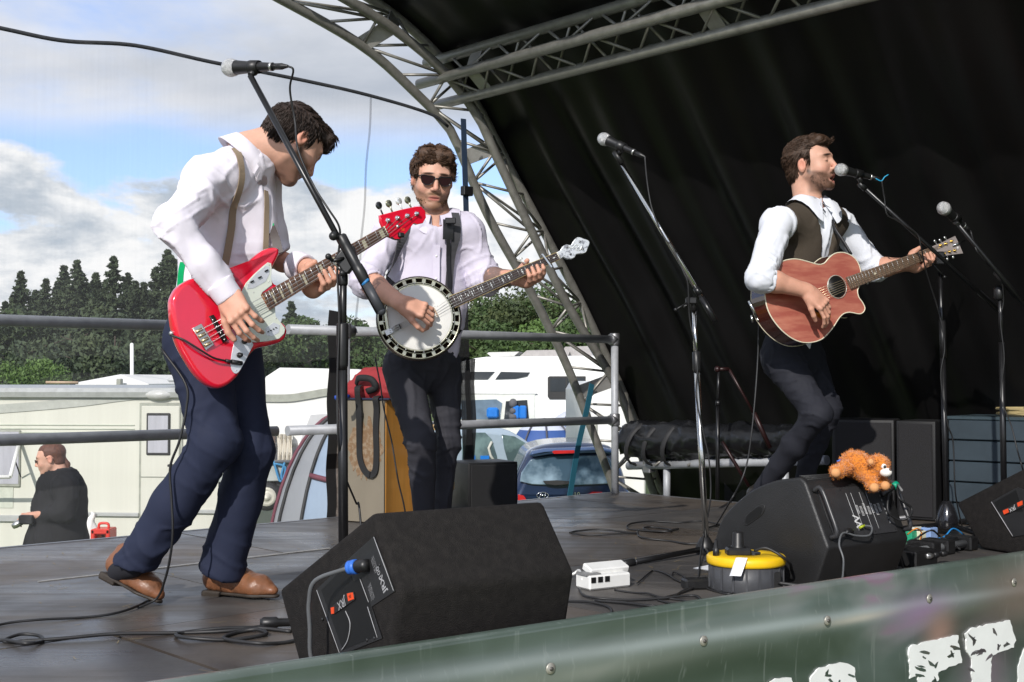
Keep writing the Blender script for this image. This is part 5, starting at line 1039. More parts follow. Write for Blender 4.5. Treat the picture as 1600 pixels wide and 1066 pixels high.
# moulded plastic wedge with the amplifier panel
moul = M('moulded_black', (.015, .015, .0155), .45, var=.2, scale=8, bump=.35, bscale=260)
C2 = P(1250, 749, 4.2); ph2 = math.radians(36)
top = curve([(-.408, .10), (-.36, .20), (-.24, .295), (-.12, .345), (0, .366)], 4)
w2, E2, LD2, H2 = wedge(C2, ph2, .425, [(-.352, 0), (-.41, .05)] + [tuple(q) for q in top] + [(.022, .350), (.118, .142), (.058, 0.0)], 'moulded black stage monitor with rear amplifier panel and a plush toy on top', moul, .010)
hs = [(1184, 795), (1196, 789), (1190, 808), (1166, 820)]
b = MB(); hp = [(1162, 817), (1166, 806), (1184, 791), (1194, 789), (1195, 796), (1190, 806), (1172, 819), (1165, 822)]; b.prism(E2, [E2.uv(x, y) for x, y in curve(np.array(hp, float), 3, True)], .0, .0025, rnd=.002); hr = b.build('side_handle_rim', moul, w2)
b = MB(); hq = np.array(hp, float); hc = hq.mean(0); b.prism(E2, [E2.uv(x, y) for x, y in curve(hc + (hq - hc) * .78, 3, True)], .0025, .0032); b.build('side_handle_recess', inset, hr)
# rear (C-D) panel plane
pC = V3(C2[0], C2[1], DECK) + H2 * .022 + UP * .354; pD = V3(C2[0], C2[1], DECK) + H2 * .118 + UP * .146; sl = nrm(pC - pD); R2 = Plane(pC, np.cross(LD2, sl)); R2.a = LD2; R2.b = sl
def r2(f, g, h=0): return pC + LD2 * f * .425 - sl * g * np.linalg.norm(pC - pD) + R2.n * h      # f along the length, g down the slope
def rpoly(pts, h0, h1, mat, name, par, rnd=0.): b = MB(); b.prism(R2, [(f * .425, -g * np.linalg.norm(pC - pD)) for f, g in pts], h0, h1, rnd=rnd); return b.build(name, mat, par)
ap = rpoly([(.10, .12), (.88, .12), (.88, .88), (.10, .88)], 0, .004, M('amp_panel', (.032, .032, .034), .5, .2, bump=.1), 'amplifier_panel', w2, .001)
for f in (.12, .36, .60, .86):
    for g in (.16, .84): b = MB(); b.lathe(r2(f, g, .004), R2.n, [(.003, 0), (.0028, .001), (0, .0015)], 8); b.build('screw', inset, ap)
pw = M('print_white', (.55, .55, .55), .6)
b = MB(); put_text(b, 'W', .045, r2(.44, .66), sl, -LD2, R2.n, .0046, bold=.0006)
for k in range(7): put_text(b, 'IIIIIIIIIIII'[:7 + k % 3], .018, r2(.49 + k * .045, .48 + (k % 2) * .03), sl, -LD2, R2.n, .0046)
for k in range(9): put_text(b, 'o:', .012, r2(.82, .16 + k * .07), sl, -LD2, R2.n, .0046)
b.build('lettering', pw, ap)
for f in (.415, .475, .58, .66): 
    b = MB(); b.rod(r2(f, .22, .0046), r2(f, .80, .0046), .0007, n=4); b.build('label_line', pw, ap)
hb_ = M('handle_black', (.03, .03, .032), .35)
for f, ly in ((.06, 0), (.97, 1)):
    b = MB(); b.tube(curve([r2(f, .14, .002), r2(f, .16, .034), r2(f, .5, .038), r2(f, .84, .034), r2(f, .86, .002)], 4), .0085, 8); b.build('grab_handle', hb_, w2)
def plugc(o, d, L=.055, m=bpl): b = MB(); b.lathe(o, d, [(.009, 0), (.0105, .004), (.0105, L * .7), (.006, L), (.0, L)], 12); return b
po_ = r2(.30, .80, .012); b = plugc(po_, nrm(-LD2 * .8 + R2.n * .3 - sl * .1)); b.build('jack_plug', bpl, w2); b = MB(); b.rod(r2(.40, .77, .016), r2(.46, .75, .018), .0045, n=8); b.build('yellow_sleeve', M('lime', (.35, .42, .02), .5), w2)
cable('speaker_cable', [r2(.45, .75, .018), r2(.50, .80, .03), r2(.42, .92, .035), r2(.28, .90, .03), r2(.14, .84, .03), r2(.05, 1.0, .03), r2(.03, 1.25, .03), r2(.02, 1.6, -.02), FL(1298, 930)], 'thin grey cable leaving the left handle of the moulded wedge', .0035, M('cable_grey', (.10, .105, .11), .4))
po_ = r2(.80, .32, .02); dd = nrm(LD2 * .8 + R2.n * .4 + sl * .35); b = plugc(po_, dd, .075); b.build('jack_plug', bpl, w2); b = MB(); b.rod(po_ + dd * .055, po_ + dd * .075, .0125, n=10); b.build('green_ring', M('green_ring', (.0, .28, .16), .5), w2); b = MB(); b.rod(po_ + dd * .075, P(1409, 766, 4.25), .004, n=6); b.build('cable_tie', M('tie_grey', (.2, .2, .2), .5), w2)
cable('speaker_cable', [po_ + dd * .075, P(1405, 778, 4.3), P(1424, 794, 4.32), P(1420, 808, 4.3), P(1404, 812, 4.3), P(1388, 800, 4.28), P(1388, 778, 4.3), P(1393, 772, 4.33), P(1394, 800, 4.4), P(1402, 840, 4.45), P(1404, 862, 4.45), P(1413, 895, 4.5), FL(1418, 925)], 'black cable looping beside the right handle of the moulded wedge', .0042)
for k in range(5): b = MB(); b.rod(V3(C2[0], C2[1], DECK) + H2 * (-.02 + .008 * k) + UP * (.3715 - .0006 * k * k) + LD2 * .02, V3(C2[0], C2[1], DECK) + H2 * (-.02 + .008 * k) + UP * (.3715 - .0006 * k * k) + LD2 * .40, .0018, n=5); b.build('grip_rib', moul, w2)
# right-edge wedge
H3 = nrm(V3(.45, -.89, 0)); B3 = P(1493, 785, 5.25); C3 = B3 + H3 * .491; ph3 = math.atan2(H3[0], -H3[1])
w3, E3, LD3, _ = wedge(C3, ph3, .5, WP, 'black wedge monitor with an orange badge cut off by the right edge', carpet, .014)
def z4(x, y): return 1080 + x / 2.762, 680 + y / 2.762
pl3 = ppoly(E3, [z4(*q) for q in ((1300, 285), (1410, 225), (1480, 250), (1520, 420), (1388, 440))], 0, .004, plate, 'jack_plate', w3, .001); ppoly(E3, [z4(*q) for q in ((1312, 290), (1405, 238), (1436, 330), (1330, 330))], .004, .005, inset, 'port', pl3)
b = MB(); b.rod(E3.hit(*z4(1300, 288)) + E3.n * .006, E3.hit(*z4(1392, 436)) + E3.n * .006, .0016, n=5); b.build('edge_line', lett, pl3)
bd3 = ppoly(E3, [z4(*q) for q in ((1350, 322), (1450, 275), (1452, 302), (1358, 345))], .004, .009, plate, 'badge', w3, .001); a_, b_ = dirs(E3, z4(1440, 290), z4(1360, 330)); b = MB(); put_text(b, 'JRX', .022, E3.hit(*z4(1393, 318)), a_, b_, E3.n, .0095); b.build('lettering', pw, bd3)
b = MB(); b.prism(E3, [E3.uv(*z4(*q)) for q in ((1352, 326), (1374, 316), (1378, 333), (1358, 342))], .009, .0105); b.prism(E3, [E3.uv(*z4(*q)) for q in ((1414, 292), (1436, 282), (1438, 300), (1418, 309))], .009, .0105); b.build('logo_square', orange, bd3)
# ------------------------------------------------------------------ cajon with the red bag, wooden crate, small black speaker
K = Plane(P(585, 806, 6.05), nrm(V3(-.32, -1, 0))); LK = .34
cj = thing('cajon', FL(580, 812), 'wooden box drum with a worn round patch on its pale front and orange side', 'box drum')
fa = [K.hit(540, 812), K.hit(602, 808)]; fz = P(585, 625, 6.05)[2]; plyw = M('ply_pale', (.18, .155, .115), .55, var=.12, scale=5, stretch=(1, 1, .3)); pine = M('pine_orange', (.50, .23, .045), .42, var=.35, scale=9, stretch=(1, 1, .12), coat=.3)
cA = FL(537, 815); cB = K.hit(602, 808); cB[2] = DECK; w_ = nrm(cB - cA); nk = V3(w_[1], -w_[0], 0); WL = np.linalg.norm(cB - cA); dpt = .29
ctr_ = (cA + cB) / 2 - nk * dpt / 2; hz = (fz - DECK) / 2
b = MB(); b.box(ctr_ + UP * (hz + .003), (WL / 2, dpt / 2, hz), (w_, -nk, UP), bev=.006); b.build('shell', pine, cj)
b = MB(); b.box((cA + cB) / 2 + nk * .005 + UP * (hz + .003), (WL / 2 - .002, .005, hz - .002), (w_, -nk, UP), bev=.002); fp = b.build('front_plate', plyw, cj)
b = MB(); cc_ = K.hit(572, 700); cc_ = (cA + cB) / 2 + w_ * .012 + UP * (cc_[2] - DECK); r_ = np.random.default_rng(5); Pk = Plane(cc_ + nk * .0102, nk); k = 60
b.prism(Pk, [((.10 + .012 * r_.uniform(-1, 1)) * math.cos(a), (.135 + .03 * r_.uniform(-1, 1)) * math.sin(a)) for a in np.linspace(0, 6.28, k)[:-1]], 0, .0015); b.build('worn_patch', M('worn_patch', (.17, .10, .05), .7, col2=(.24, .18, .12), thresh=(.45, .6), scale=50), fp)
wd = thing('wooden_crate', FL(672, 812), 'pale wooden stool leg and shelf behind the shins of the banjo player', 'stool'); b = MB(); pw_ = M('pine_pale', (.55, .36, .14), .5, var=.2, scale=9, stretch=(1, 1, .15)); c = P(690, 780, 6.3); c[2] = DECK + .12; b.box(c, (.045, .05, .12), bev=.004); b.build('leg', pw_, wd); b = MB(); b.box(P(692, 760, 6.3), (.055, .08, .018), bev=.003); b.build('shelf', pw_, wd)
b = MB(); c = P(625, 700, 6.35); zz_ = (P(625, 668, 6.35)[2] + DECK) / 2; c[2] = zz_; b.box(c, (.04, .05, zz_ - DECK), bev=.004); b.build('leg', pw_, wd); b = MB(); b.box(V3((P(625, 700, 6.35)[0] + P(690, 700, 6.3)[0]) / 2, 6.36, P(625, 668, 6.35)[2]), (.16, .09, .012), bev=.003); b.build('seat', pw_, wd)
sp = thing('small_speaker', FL(757, 797), 'small black speaker cabinet on the stage edge behind the near wedge', 'speaker'); sb_ = M('speaker_black', (.006, .006, .0065), .5, spec=.4)
zt_ = P(757, 725, 6.4)[2]; a0 = P(732, 790, 6.42); a1 = P(809, 790, 6.55); a2_ = P(704, 790, 6.65)
for q in (a0, a1, a2_): q[2] = DECK + .002
b = MB(); u_ = a1 - a0; v_ = a2_ - a0; hh = zt_ - DECK; b.add([a0, a1, a1 + v_, a0 + v_] + [p + UP * hh for p in (a0, a1, a1 + v_, a0 + v_)], [(0, 3, 2, 1), (4, 5, 6, 7), (0, 1, 5, 4), (1, 2, 6, 5), (2, 3, 7, 6), (3, 0, 4, 7)]); bevel(b.build('cabinet', sb_, sp), .006)
nf = nrm(np.cross(u_, UP)); b = MB(); mid = a0 + u_ / 2 + UP * hh / 2; b.box(mid + nf * .004, (np.linalg.norm(u_) / 2 - .012, .005, hh / 2 - .012), (nrm(u_), nf, UP), bev=.003); b.build('grille', M('grille_cloth', (.010, .010, .011), .9, bump=.4, bscale=500), sp)
rb2 = thing('red_bag', P(577, 625, 6.0), 'red shoulder bag with black strap lying on the box drum', 'bag')
redc = M('red_canvas', (.26, .018, .022), .75, var=.2, scale=9, bump=.3, bscale=200); stb = M('strap_thin_black', (.008, .008, .009), .8)
sd = SD(); zt2 = fz + .004
def cj_(a, d, z): return (cA + cB) / 2 + w_ * a - nk * d + V3(0, 0, fz - DECK + z)
R_ = np.array([w_, -nk, UP])
sd.box(cj_(.0, .12, .045), (.15, .10, .04), R_, .03, .03); sd.box(cj_(.0, .13, .09), (.10, .08, .045), R_, .03, .05); sd.cone(cj_(-.1, .06, .03), cj_(.12, .06, .03), .03, .03, k=.04); sd.cone(cj_(-.06, .12, .12), cj_(.05, .12, .125), .022, .02, k=.05); sd.half(cj_(0, 0, .001), (0, 0, -1), .004)
sdobj(sd, 'bag_body', redc, .009, rb2, folds(.012, 11, 8, w_, 1.6))
b = MB(); b.box(cj_(-.005, .10, .004), (.16, .12, .005), R_, bev=.003); b.build('base_panel', M('navy_pad', (.01, .015, .04), .8), rb2)
def kf(x, y, h=.02): q = K.hit(x, y); s_ = np.dot(q - (cA + cB) / 2, w_); return (cA + cB) / 2 + w_ * s_ + nk * (.011 + h) + UP * (q[2] - DECK)
b = MB(); L_ = curve([cj_(-.03, .0, .07), kf(561, 608, .03), kf(561, 632), kf(562, 650), kf(560, 690, .008), kf(561, 715, .008), kf(568, 733, .01), kf(579, 742, .012), kf(588, 736, .01), kf(590, 710, .008), kf(589, 670, .008), kf(591, 640, .012), kf(591, 622, .02), cj_(.08, .02, .02)], 5); b.strip(L_, w_, .016, .003); b.build('shoulder_strap', stb, rb2)
b = MB(); b.box(kf(561, 648, .012), (.020, .006, .014), R_, bev=.003); b.build('buckle', bpl, rb2); b = MB(); b.tube(curve([cj_(-.05, .0, .08), cj_(-.02, -.02, .105), cj_(.05, -.02, .10), cj_(.07, -.01, .06), cj_(.02, -.01, .04)], 5), .009, 6, flat=2); b.build('carry_handle', stb, rb2)
b = MB(); b.tube(curve([P(545, 620, 6.0), P(530, 621, 5.95), P(524, 622, 5.95)], 4), .012, 8); tag(b.build('blue_clip', M('blue_clip', (.01, .05, .3), .4)), 'small blue clip poking out left of the red bag', 'clip')
# ------------------------------------------------------------------ cable reel
cz = FL(1166, 922); dr_ = thing('cable_reel', cz, 'yellow-topped black drum cable reel with a plug and white tag on top', 'cable reel'); yel = M('reel_yellow', (.80, .50, .01), .35, var=.1, scale=12, bump=.05)
RR = .122; b = MB(); b.lathe(cz, UP, [(.0, .004), (RR - .004, .004), (RR, .010), (RR, .085), (RR - .01, .088), (0, .088)], 40); dbm = M('drum_black', (.05, .052, .058), .45, bump=.1); b.build('drum', dbm, dr_)
for k in range(18): a = k * math.pi / 9; b = MB(); d = V3(math.cos(a), math.sin(a), 0); b.box(cz + d * (RR + .001) + UP * .048, (.002, .0035, .036), (d, V3(-d[1], d[0], 0), UP)); b.build('drum_rib', dbm, dr_)
b = MB(); b.lathe(cz, UP, [(RR - .002, .086), (RR + .006, .089), (RR + .008, .096), (RR + .008, .112), (RR + .002, .118), (.055, .121), (.05, .117), (0, .117)], 40); b.build('lid', yel, dr_)
b = MB(); b.lathe(cz + V3(.0, .02, .116), UP, [(.05, 0), (.052, .006), (.03, .010), (0, .010)], 24); b.build('hub', dbm, dr_)
b = MB(); pc2 = cz + V3(-.030, -.02, .118); b.box(pc2 + UP * .012, (.040, .030, .013), bev=.006); b.lathe(pc2 + UP * .022, UP, [(.024, 0), (.024, .006), (.019, .012), (.0175, .050), (.015, .054), (0, .054)], 14); b.build('socket_plug', bpl, dr_)
b = MB(); b.lathe(cz + V3(-.105, -.035, .112), UP, [(.011, 0), (.011, .03), (.008, .032), (.004, .06), (0, .06)], 10); b.build('pin_plug', bpl, dr_)
b = MB(); tg0 = cz + V3(-.045, -.118, .125); b.grid([[tg0 + V3(.022 * i / 3 - .012 - j * .006, -.012 - .004 * j + .004 * math.sin(i), -.014 * j) for j in range(5)] for i in range(6)]); tgm = b.build('paper_tag', M('paper', (.72, .74, .78), .7, bump=.2), dr_)
b = MB(); b.box(cz + V3(.078, -.092, .045), (.018, .006, .028), bev=.003); b.build('cable_exit', inset, dr_)
cable('mains_cable', [cz + V3(.02, -.04, .135), cz + V3(.06, -.06, .145), cz + V3(.13, -.06, .10), FL(1240, 908) + UP * .02, FL(1275, 917) + UP * .006], 'black mains lead running off the reel lid to the wedge', .005); cable('mains_cable', [cz + V3(.085, -.10, .04), cz + V3(.15, -.12, .035), cz + V3(.25, -.10, .03), cz + V3(.35, -.02, .02)], 'thick black cable leaving the side slot of the reel', .006)
cable('mains_cable', [FL(1100, 904) + UP * .06, FL(1138, 898) + UP * .05, FL(1150, 915) + UP * .03, FL(1143, 930) + UP * .006, FL(1115, 925) + UP * .004, FL(1085, 915) + UP * .004], 'cable running from the paper tag round the left of the reel', .0035)
# paper sheet, socket strip, black adaptor
b = MB(); q = [FL(1083, 889), FL(1113, 893), FL(1118, 886), FL(1108, 884)]; b.add([p + UP * .003 for p in q] + [p + UP * .001 for p in q], [(0, 1, 2, 3), (7, 6, 5, 4)]); tag(b.build('paper_sheet', M('paper', (.72, .74, .78), .7)), 'white sheet of paper on the floor left of the cable reel', 'paper')
ex = thing('socket_strip', FL(938, 922), 'white extension socket strip lying on the floor by the near wedge', 'socket strip'); wpl = M('white_plastic', (.72, .72, .70), .35, var=.06)
ca_ = nrm(FL(972, 914) - FL(925, 919)); cbx = V3(-ca_[1], ca_[0], 0); c0_ = FL(935, 919)
b = MB(); b.box(c0_ + UP * .026 + ca_ * .02, (.085, .042, .024), (ca_, cbx, UP), bev=.006); b.build('casing', wpl, ex); b = MB(); b.box(c0_ + UP * .062 + ca_ * .045 + cbx * .02, (.08, .026, .012), (ca_, nrm(cbx + UP * .35), nrm(UP - cbx * .35)), bev=.004); b.build('adaptor', wpl, ex)
for k in range(3): b = MB(); b.box(c0_ + UP * .036 + ca_ * (-.05 + k * .028) - cbx * .0425, (.009, .002, .009), (ca_, cbx, UP)); b.build('socket_hole', inset, ex)
b = MB(); b.box(c0_ + UP * .052 + ca_ * -.04, (.03, .03, .003), (ca_, cbx, UP)); b.build('grey_insert', M('grey_insert', (.2, .2, .2), .5), ex)
cable('mains_cable', [c0_ - ca_ * .065 + UP * .035, FL(905, 905) + UP * .03, FL(894, 903) + UP * .012, FL(870, 903) + UP * .006], 'white flex leading left from the socket strip', .005, wpl)
ad = thing('black_adaptor', FL(1092, 920), 'flat black power adaptor on the floor beside the cable reel', 'adaptor'); b = MB(); b.box(FL(1092, 920) + UP * .018, (.055, .03, .017), (nrm(V3(.97, .2, 0)), nrm(V3(-.2, .97, 0)), UP), bev=.006); b.build('casing', bpl, ad)
# ------------------------------------------------------------------ floor cables
def fc(px, label, r=.0045, lift=None, name='floor_cable', group=None):
    z = 0.0; cable(name, [FL(x, y) + UP * (r + (.003 * ((i * 7) % 3))) for i, (x, y) in enumerate(px)], label, r, group=group)
fc([(1200, 830), (1150, 826), (1096, 818), (1060, 818), (1018, 817), (985, 822), (982, 828), (1010, 832), (1045, 834), (1046, 829), (1016, 826), (1006, 830), (1030, 833), (1060, 829)], 'coiled black cable in the middle of the floor behind the chrome stand')
fc([(890, 834), (905, 832), (940, 831), (985, 834), (994, 836), (960, 838), (920, 838), (893, 836)], 'flat black cable loop lying left of the floor coil'); fc([(996, 832), (998, 840), (1010, 845), (1045, 847), (1070, 852), (1092, 853)], 'black cable from the floor coil to the chrome stand base')
fc([(1225, 765), (1205, 790), (1180, 800), (1150, 812), (1120, 823), (1100, 830)], 'black cable running across the floor from the feet of the singer')
fc([(870, 978), (890, 976), (935, 972), (955, 962), (950, 952), (920, 946), (880, 941), (850, 936)], 'black cable loop coming out from under the near wedge'); fc([(905, 922), (912, 934), (935, 940), (985, 940), (1040, 938), (1085, 936), (1100, 945)], 'black cable winding from the socket strip past the reel')
fc([(930, 941), (975, 946), (1020, 953), (1060, 952), (1100, 950)], 'lower black cable lying along the banner edge', .005); fc([(1028, 940), (1050, 946), (1072, 946), (1066, 940), (1030, 936), (1012, 932), (990, 928), (960, 925)], 'thin black loop in front of the black adaptor', .0035)
fc([(1065, 912), (1050, 905), (1054, 898), (1072, 905), (1064, 912), (1040, 900), (1022, 893), (1014, 898), (995, 916)], 'thin tangled lead left of the black adaptor', .003); fc([(1048, 938), (1070, 925), (1085, 922), (1060, 930), (1040, 937)], 'short crossing lead beside the black adaptor', .004)
fc([(-60, 1000), (0, 980), (60, 974), (130, 967), (180, 962), (215, 952), (240, 935)], 'guitar lead snaking left across the floor from the bass player', .0040)
fc([(-60, 1010), (0, 1005), (40, 1012), (66, 1005), (60, 998), (30, 998), (8, 1006), (90, 1003), (180, 997), (280, 992), (360, 990), (415, 984), (430, 978)], 'long black cable with a small loop at the left edge of the floor', .0050)
fc([(455, 990), (400, 986), (340, 989), (285, 992), (276, 998), (300, 1004), (360, 1003), (415, 996), (400, 990), (370, 992), (350, 1003), (400, 1012), (440, 1008), (470, 1004)], 'flattened cable coil on the floor left of the near wedge', .0055)
cable('guitar_lead', [P(252, 545, 3.75), P(290, 600, 3.72), P(291, 640, 3.72), P(280, 690, 3.72), P(266, 730, 3.74), P(268, 780, 3.74), P(270, 830, 3.74), P(266, 870, 3.76), P(258, 905, 3.8), P(245, 935, 3.85), FL(215, 952) + UP * .004], 'lead hanging from the red bass down to the floor', .0038)
jb = thing('cable_joint', FL(430, 980), 'fat black in-line cable connector pointing at the near wedge', 'connector'); b = MB(); d = nrm(V3(.9, .12, 0)); o_ = FL(412, 983) + UP * .017; b.lathe(o_, d, [(.010, -.01), (.0165, 0), (.0165, .035), (.012, .04), (.0105, .12), (.007, .13), (0, .13)], 14); b.build('connector_body', bpl, jb)
cable('banjo_lead', [P(586, 560, 5.0), P(594, 600, 4.98), P(600, 640, 4.95), P(612, 690, 4.92), P(622, 750, 4.9), P(633, 800, 4.85), FL(640, 870)], 'thin lead hanging from the banjo beside the trousers of its player', .0032)
cable('guitar_lead', [P(1186, 500, 5.45), P(1184, 560, 5.45), P(1180, 620, 5.42), P(1174, 680, 5.4), P(1168, 720, 5.4), P(1158, 752, 5.38), P(1140, 785, 5.3), FL(1118, 822)], 'lead hanging from the acoustic guitar to the floor', .0038)
# ------------------------------------------------------------------ pedals and power boxes between the wedges
pb = thing('pedal_board', FL(1465, 868), 'black pedal bar with grey tubes lying on the floor by the right stand', 'pedal board'); gtube = M('grey_gloss', (.12, .125, .13), .3)
pA, pB = FL(1392, 880), FL(1525, 858); d = nrm(pB - pA); nn = V3(-d[1], d[0], 0)
for k, (o_, r_, z) in enumerate(((0, .016, .03), (.035, .014, .04), (.07, .016, .03))): b = MB(); b.rod(pA + nn * o_ + UP * z, pB + nn * o_ + UP * z, r_, n=10); b.build('tube', gtube if k != 1 else bpl, pb)
for f in (.12, .45, .62, .9): b = MB(); b.box(pA + (pB - pA) * f + nn * .03 + UP * .03, (.03, .06, .028), (d, nn, UP), bev=.006); b.build('clamp', bpl, pb)
pd_ = thing('effects_pedal', FL(1440, 886), 'black pedal box with silver sockets nearest the banner', 'pedal'); b = MB(); b.box(FL(1432, 884) + UP * .032, (.075, .045, .03), (d, nn, UP), bev=.006); b.build('casing', bpl, pd_)
for k in range(3): b = MB(); o_ = FL(1446 + k * 12, 886 - k * 2) + UP * .04; b.lathe(o_, nrm(d * .9 - nn * .3), [(.008, 0), (.012, .004), (.012, .02), (.006, .035), (0, .035)], 10); b.build('jack', silv if k == 0 else bpl, pd_)
bx = [((1424, 846), (.035, .025, .022), (.02, .30, .16), 'small green box in the tangle behind the moulded wedge'), ((1452, 842), (.030, .024, .024), (.24, .36, .62), 'small lilac-blue box beside the right stand leg'), ((1430, 836), (.040, .022, .018), (.66, .66, .56), 'cream power box at the back of the tangle'), ((1446, 833), (.024, .02, .018), (.02, .20, .50), 'bright blue small box at the back of the tangle'), ((1437, 846), (.024, .018, .022), (.70, .68, .5), 'cream plug box between the green and lilac boxes')]
for (x, y), h, c, lb in bx:
    t = thing('power_box', FL(x, y), lb, 'box', 'small coloured boxes behind the moulded wedge'); b = MB(); b.box(FL(x, y) + UP * (h[2] + .002), h, (d, nn, UP), bev=.003); b.build('casing', M('box_%d%d' % (x, y), c, .4), t)
    for k in range(3): b = MB(); b.box(FL(x, y) + UP * (h[2] * 2 + .003) + d * (k - 1) * h[0] * .5, (.004, .008, .003), (d, nn, UP)); b.build('switch', bpl, t)
cable('patch_lead', [FL(1418, 850) + UP * .04, FL(1432, 852) + UP * .07, FL(1440, 848) + UP * .04, FL(1436, 856) + UP * .02], 'orange and yellow wires between the small boxes', .003, M('wire_orange', (.7, .25, .03), .5)); cable('patch_lead', [FL(1450, 852) + UP * .02, FL(1475, 850) + UP * .03, FL(1490, 848) + UP * .06, FL(1510, 846) + UP * .02], 'bright blue lead over the pedal bar', .0035, M('wire_blue', (.02, .2, .5), .5))
cable('patch_lead', [FL(1408, 868) + UP * .02, FL(1430, 862) + UP * .05, FL(1455, 864) + UP * .09, FL(1470, 858) + UP * .05, FL(1500, 866) + UP * .02], 'black lead arching over the pedal bar', .004)
b = MB(); p0, p1 = FL(1395, 815), FL(1560, 798); b.rod(p0 + UP * .012, p1 + UP * .012, .013, n=8); tag(b.build('floor_tube', alu), 'aluminium tube lying on the floor in front of the dark cabinets', 'tube')
# ------------------------------------------------------------------ dark cabinets and blue crates at the back
ck = M('cabinet_dark', (.005, .005, .006), .6, var=.3, scale=4, bump=.15); 
def slab(name, root, label, cat, corners, ztop, mat, parts=True):
    t = thing(name, root, label, cat); return t
zc = P(1375, 657, 6.35)[2]
for (xa, xb, D, lb) in ((1300, 1398, 6.45, 'dark speaker cabinet at the back behind the plush toy'), (1400, 1462, 6.25, 'dark speaker cabinet with pale scuffs left of the right stand')):
    t = thing('speaker_cabinet', V3(P((xa + xb) / 2, 700, D)[0], D, DECK), lb, 'speaker', 'dark speaker cabinets at the back'); a0, a1 = P(xa, 700, D), P(xb, 700, D - .12); a0[2] = a1[2] = DECK + .003; u_ = a1 - a0; v_ = nrm(V3(-u_[1], u_[0], 0)) * .3; hh = zc - DECK
    b = MB(); b.add([a0, a1, a1 + v_, a0 + v_] + [p + UP * hh for p in (a0, a1, a1 + v_, a0 + v_)], [(0, 3, 2, 1), (4, 5, 6, 7), (0, 1, 5, 4), (1, 2, 6, 5), (2, 3, 7, 6), (3, 0, 4, 7)]); bevel(b.build('cabinet', ck, t), .008)
    nf = nrm(np.cross(u_, UP)); b = MB(); b.box(a0 + u_ / 2 + UP * hh / 2 + nf * .004, (np.linalg.norm(u_) / 2 - .015, .005, hh / 2 - .015), (nrm(u_), nf, UP), bev=.003); b.build('grille', M('grille_dark', (.007, .0065, .008), .8, var=.5, scale=5, bump=.3, bscale=300), t)
ct = thing('blue_crate', V3(P(1560, 740, 6.7)[0], 6.7, DECK), 'slate-blue slatted flight case at the right edge with cables on its lid', 'crate'); bcm = M('crate_blue', (.022, .036, .048), .6, var=.2, scale=8)
a0 = P(1482, 700, 6.05); a1 = P(1640, 700, 5.75); u_ = a1 - a0; u_[2] = 0; un = nrm(u_); nf = nrm(np.cross(un, UP)); a0[2] = DECK; z1, z0_ = P(1545, 656, 5.93)[2], DECK + .003; ns = 5
for k in range(ns): b = MB(); hgt = (z1 - z0_) / ns; b.box(a0 + u_ / 2 - nf * .2 + UP * (.003 + hgt * (k + .5)), (np.linalg.norm(u_) / 2, .2, hgt / 2 - .003), (un, nf, UP), bev=.004); b.build('slat', bcm, ct)
b = MB(); b.box(a0 + u_ / 2 - nf * .2 + UP * (z1 - DECK + .006), (np.linalg.norm(u_) / 2 + .01, .205, .008), (un, nf, UP), bev=.003); b.build('lid', M('lid_dark', (.03, .05, .06), .5), ct)
for k, (m_, lb) in enumerate(((M('rope_tan', (.33, .26, .12), .7), 'tan coiled cable on the lid of the blue crate'), (M('cable_grey', (.10, .105, .11), .4), 'grey coiled cable on the lid of the blue crate'))):
    b = MB(); pts_ = [a0 + un * (.35 + .16 * math.cos(t) * (1 + .15 * math.sin(t * .37)) + .13 * k) - nf * (.2 - .10 * math.sin(t)) + UP * (z1 - DECK + .022 + .016 * (t / 6.28) * .5) for t in np.linspace(0, 6.28 * 4, 90)]; b.tube(pts_, .007, 6); tag(b.build('cable_coil', m_), lb, 'cable')
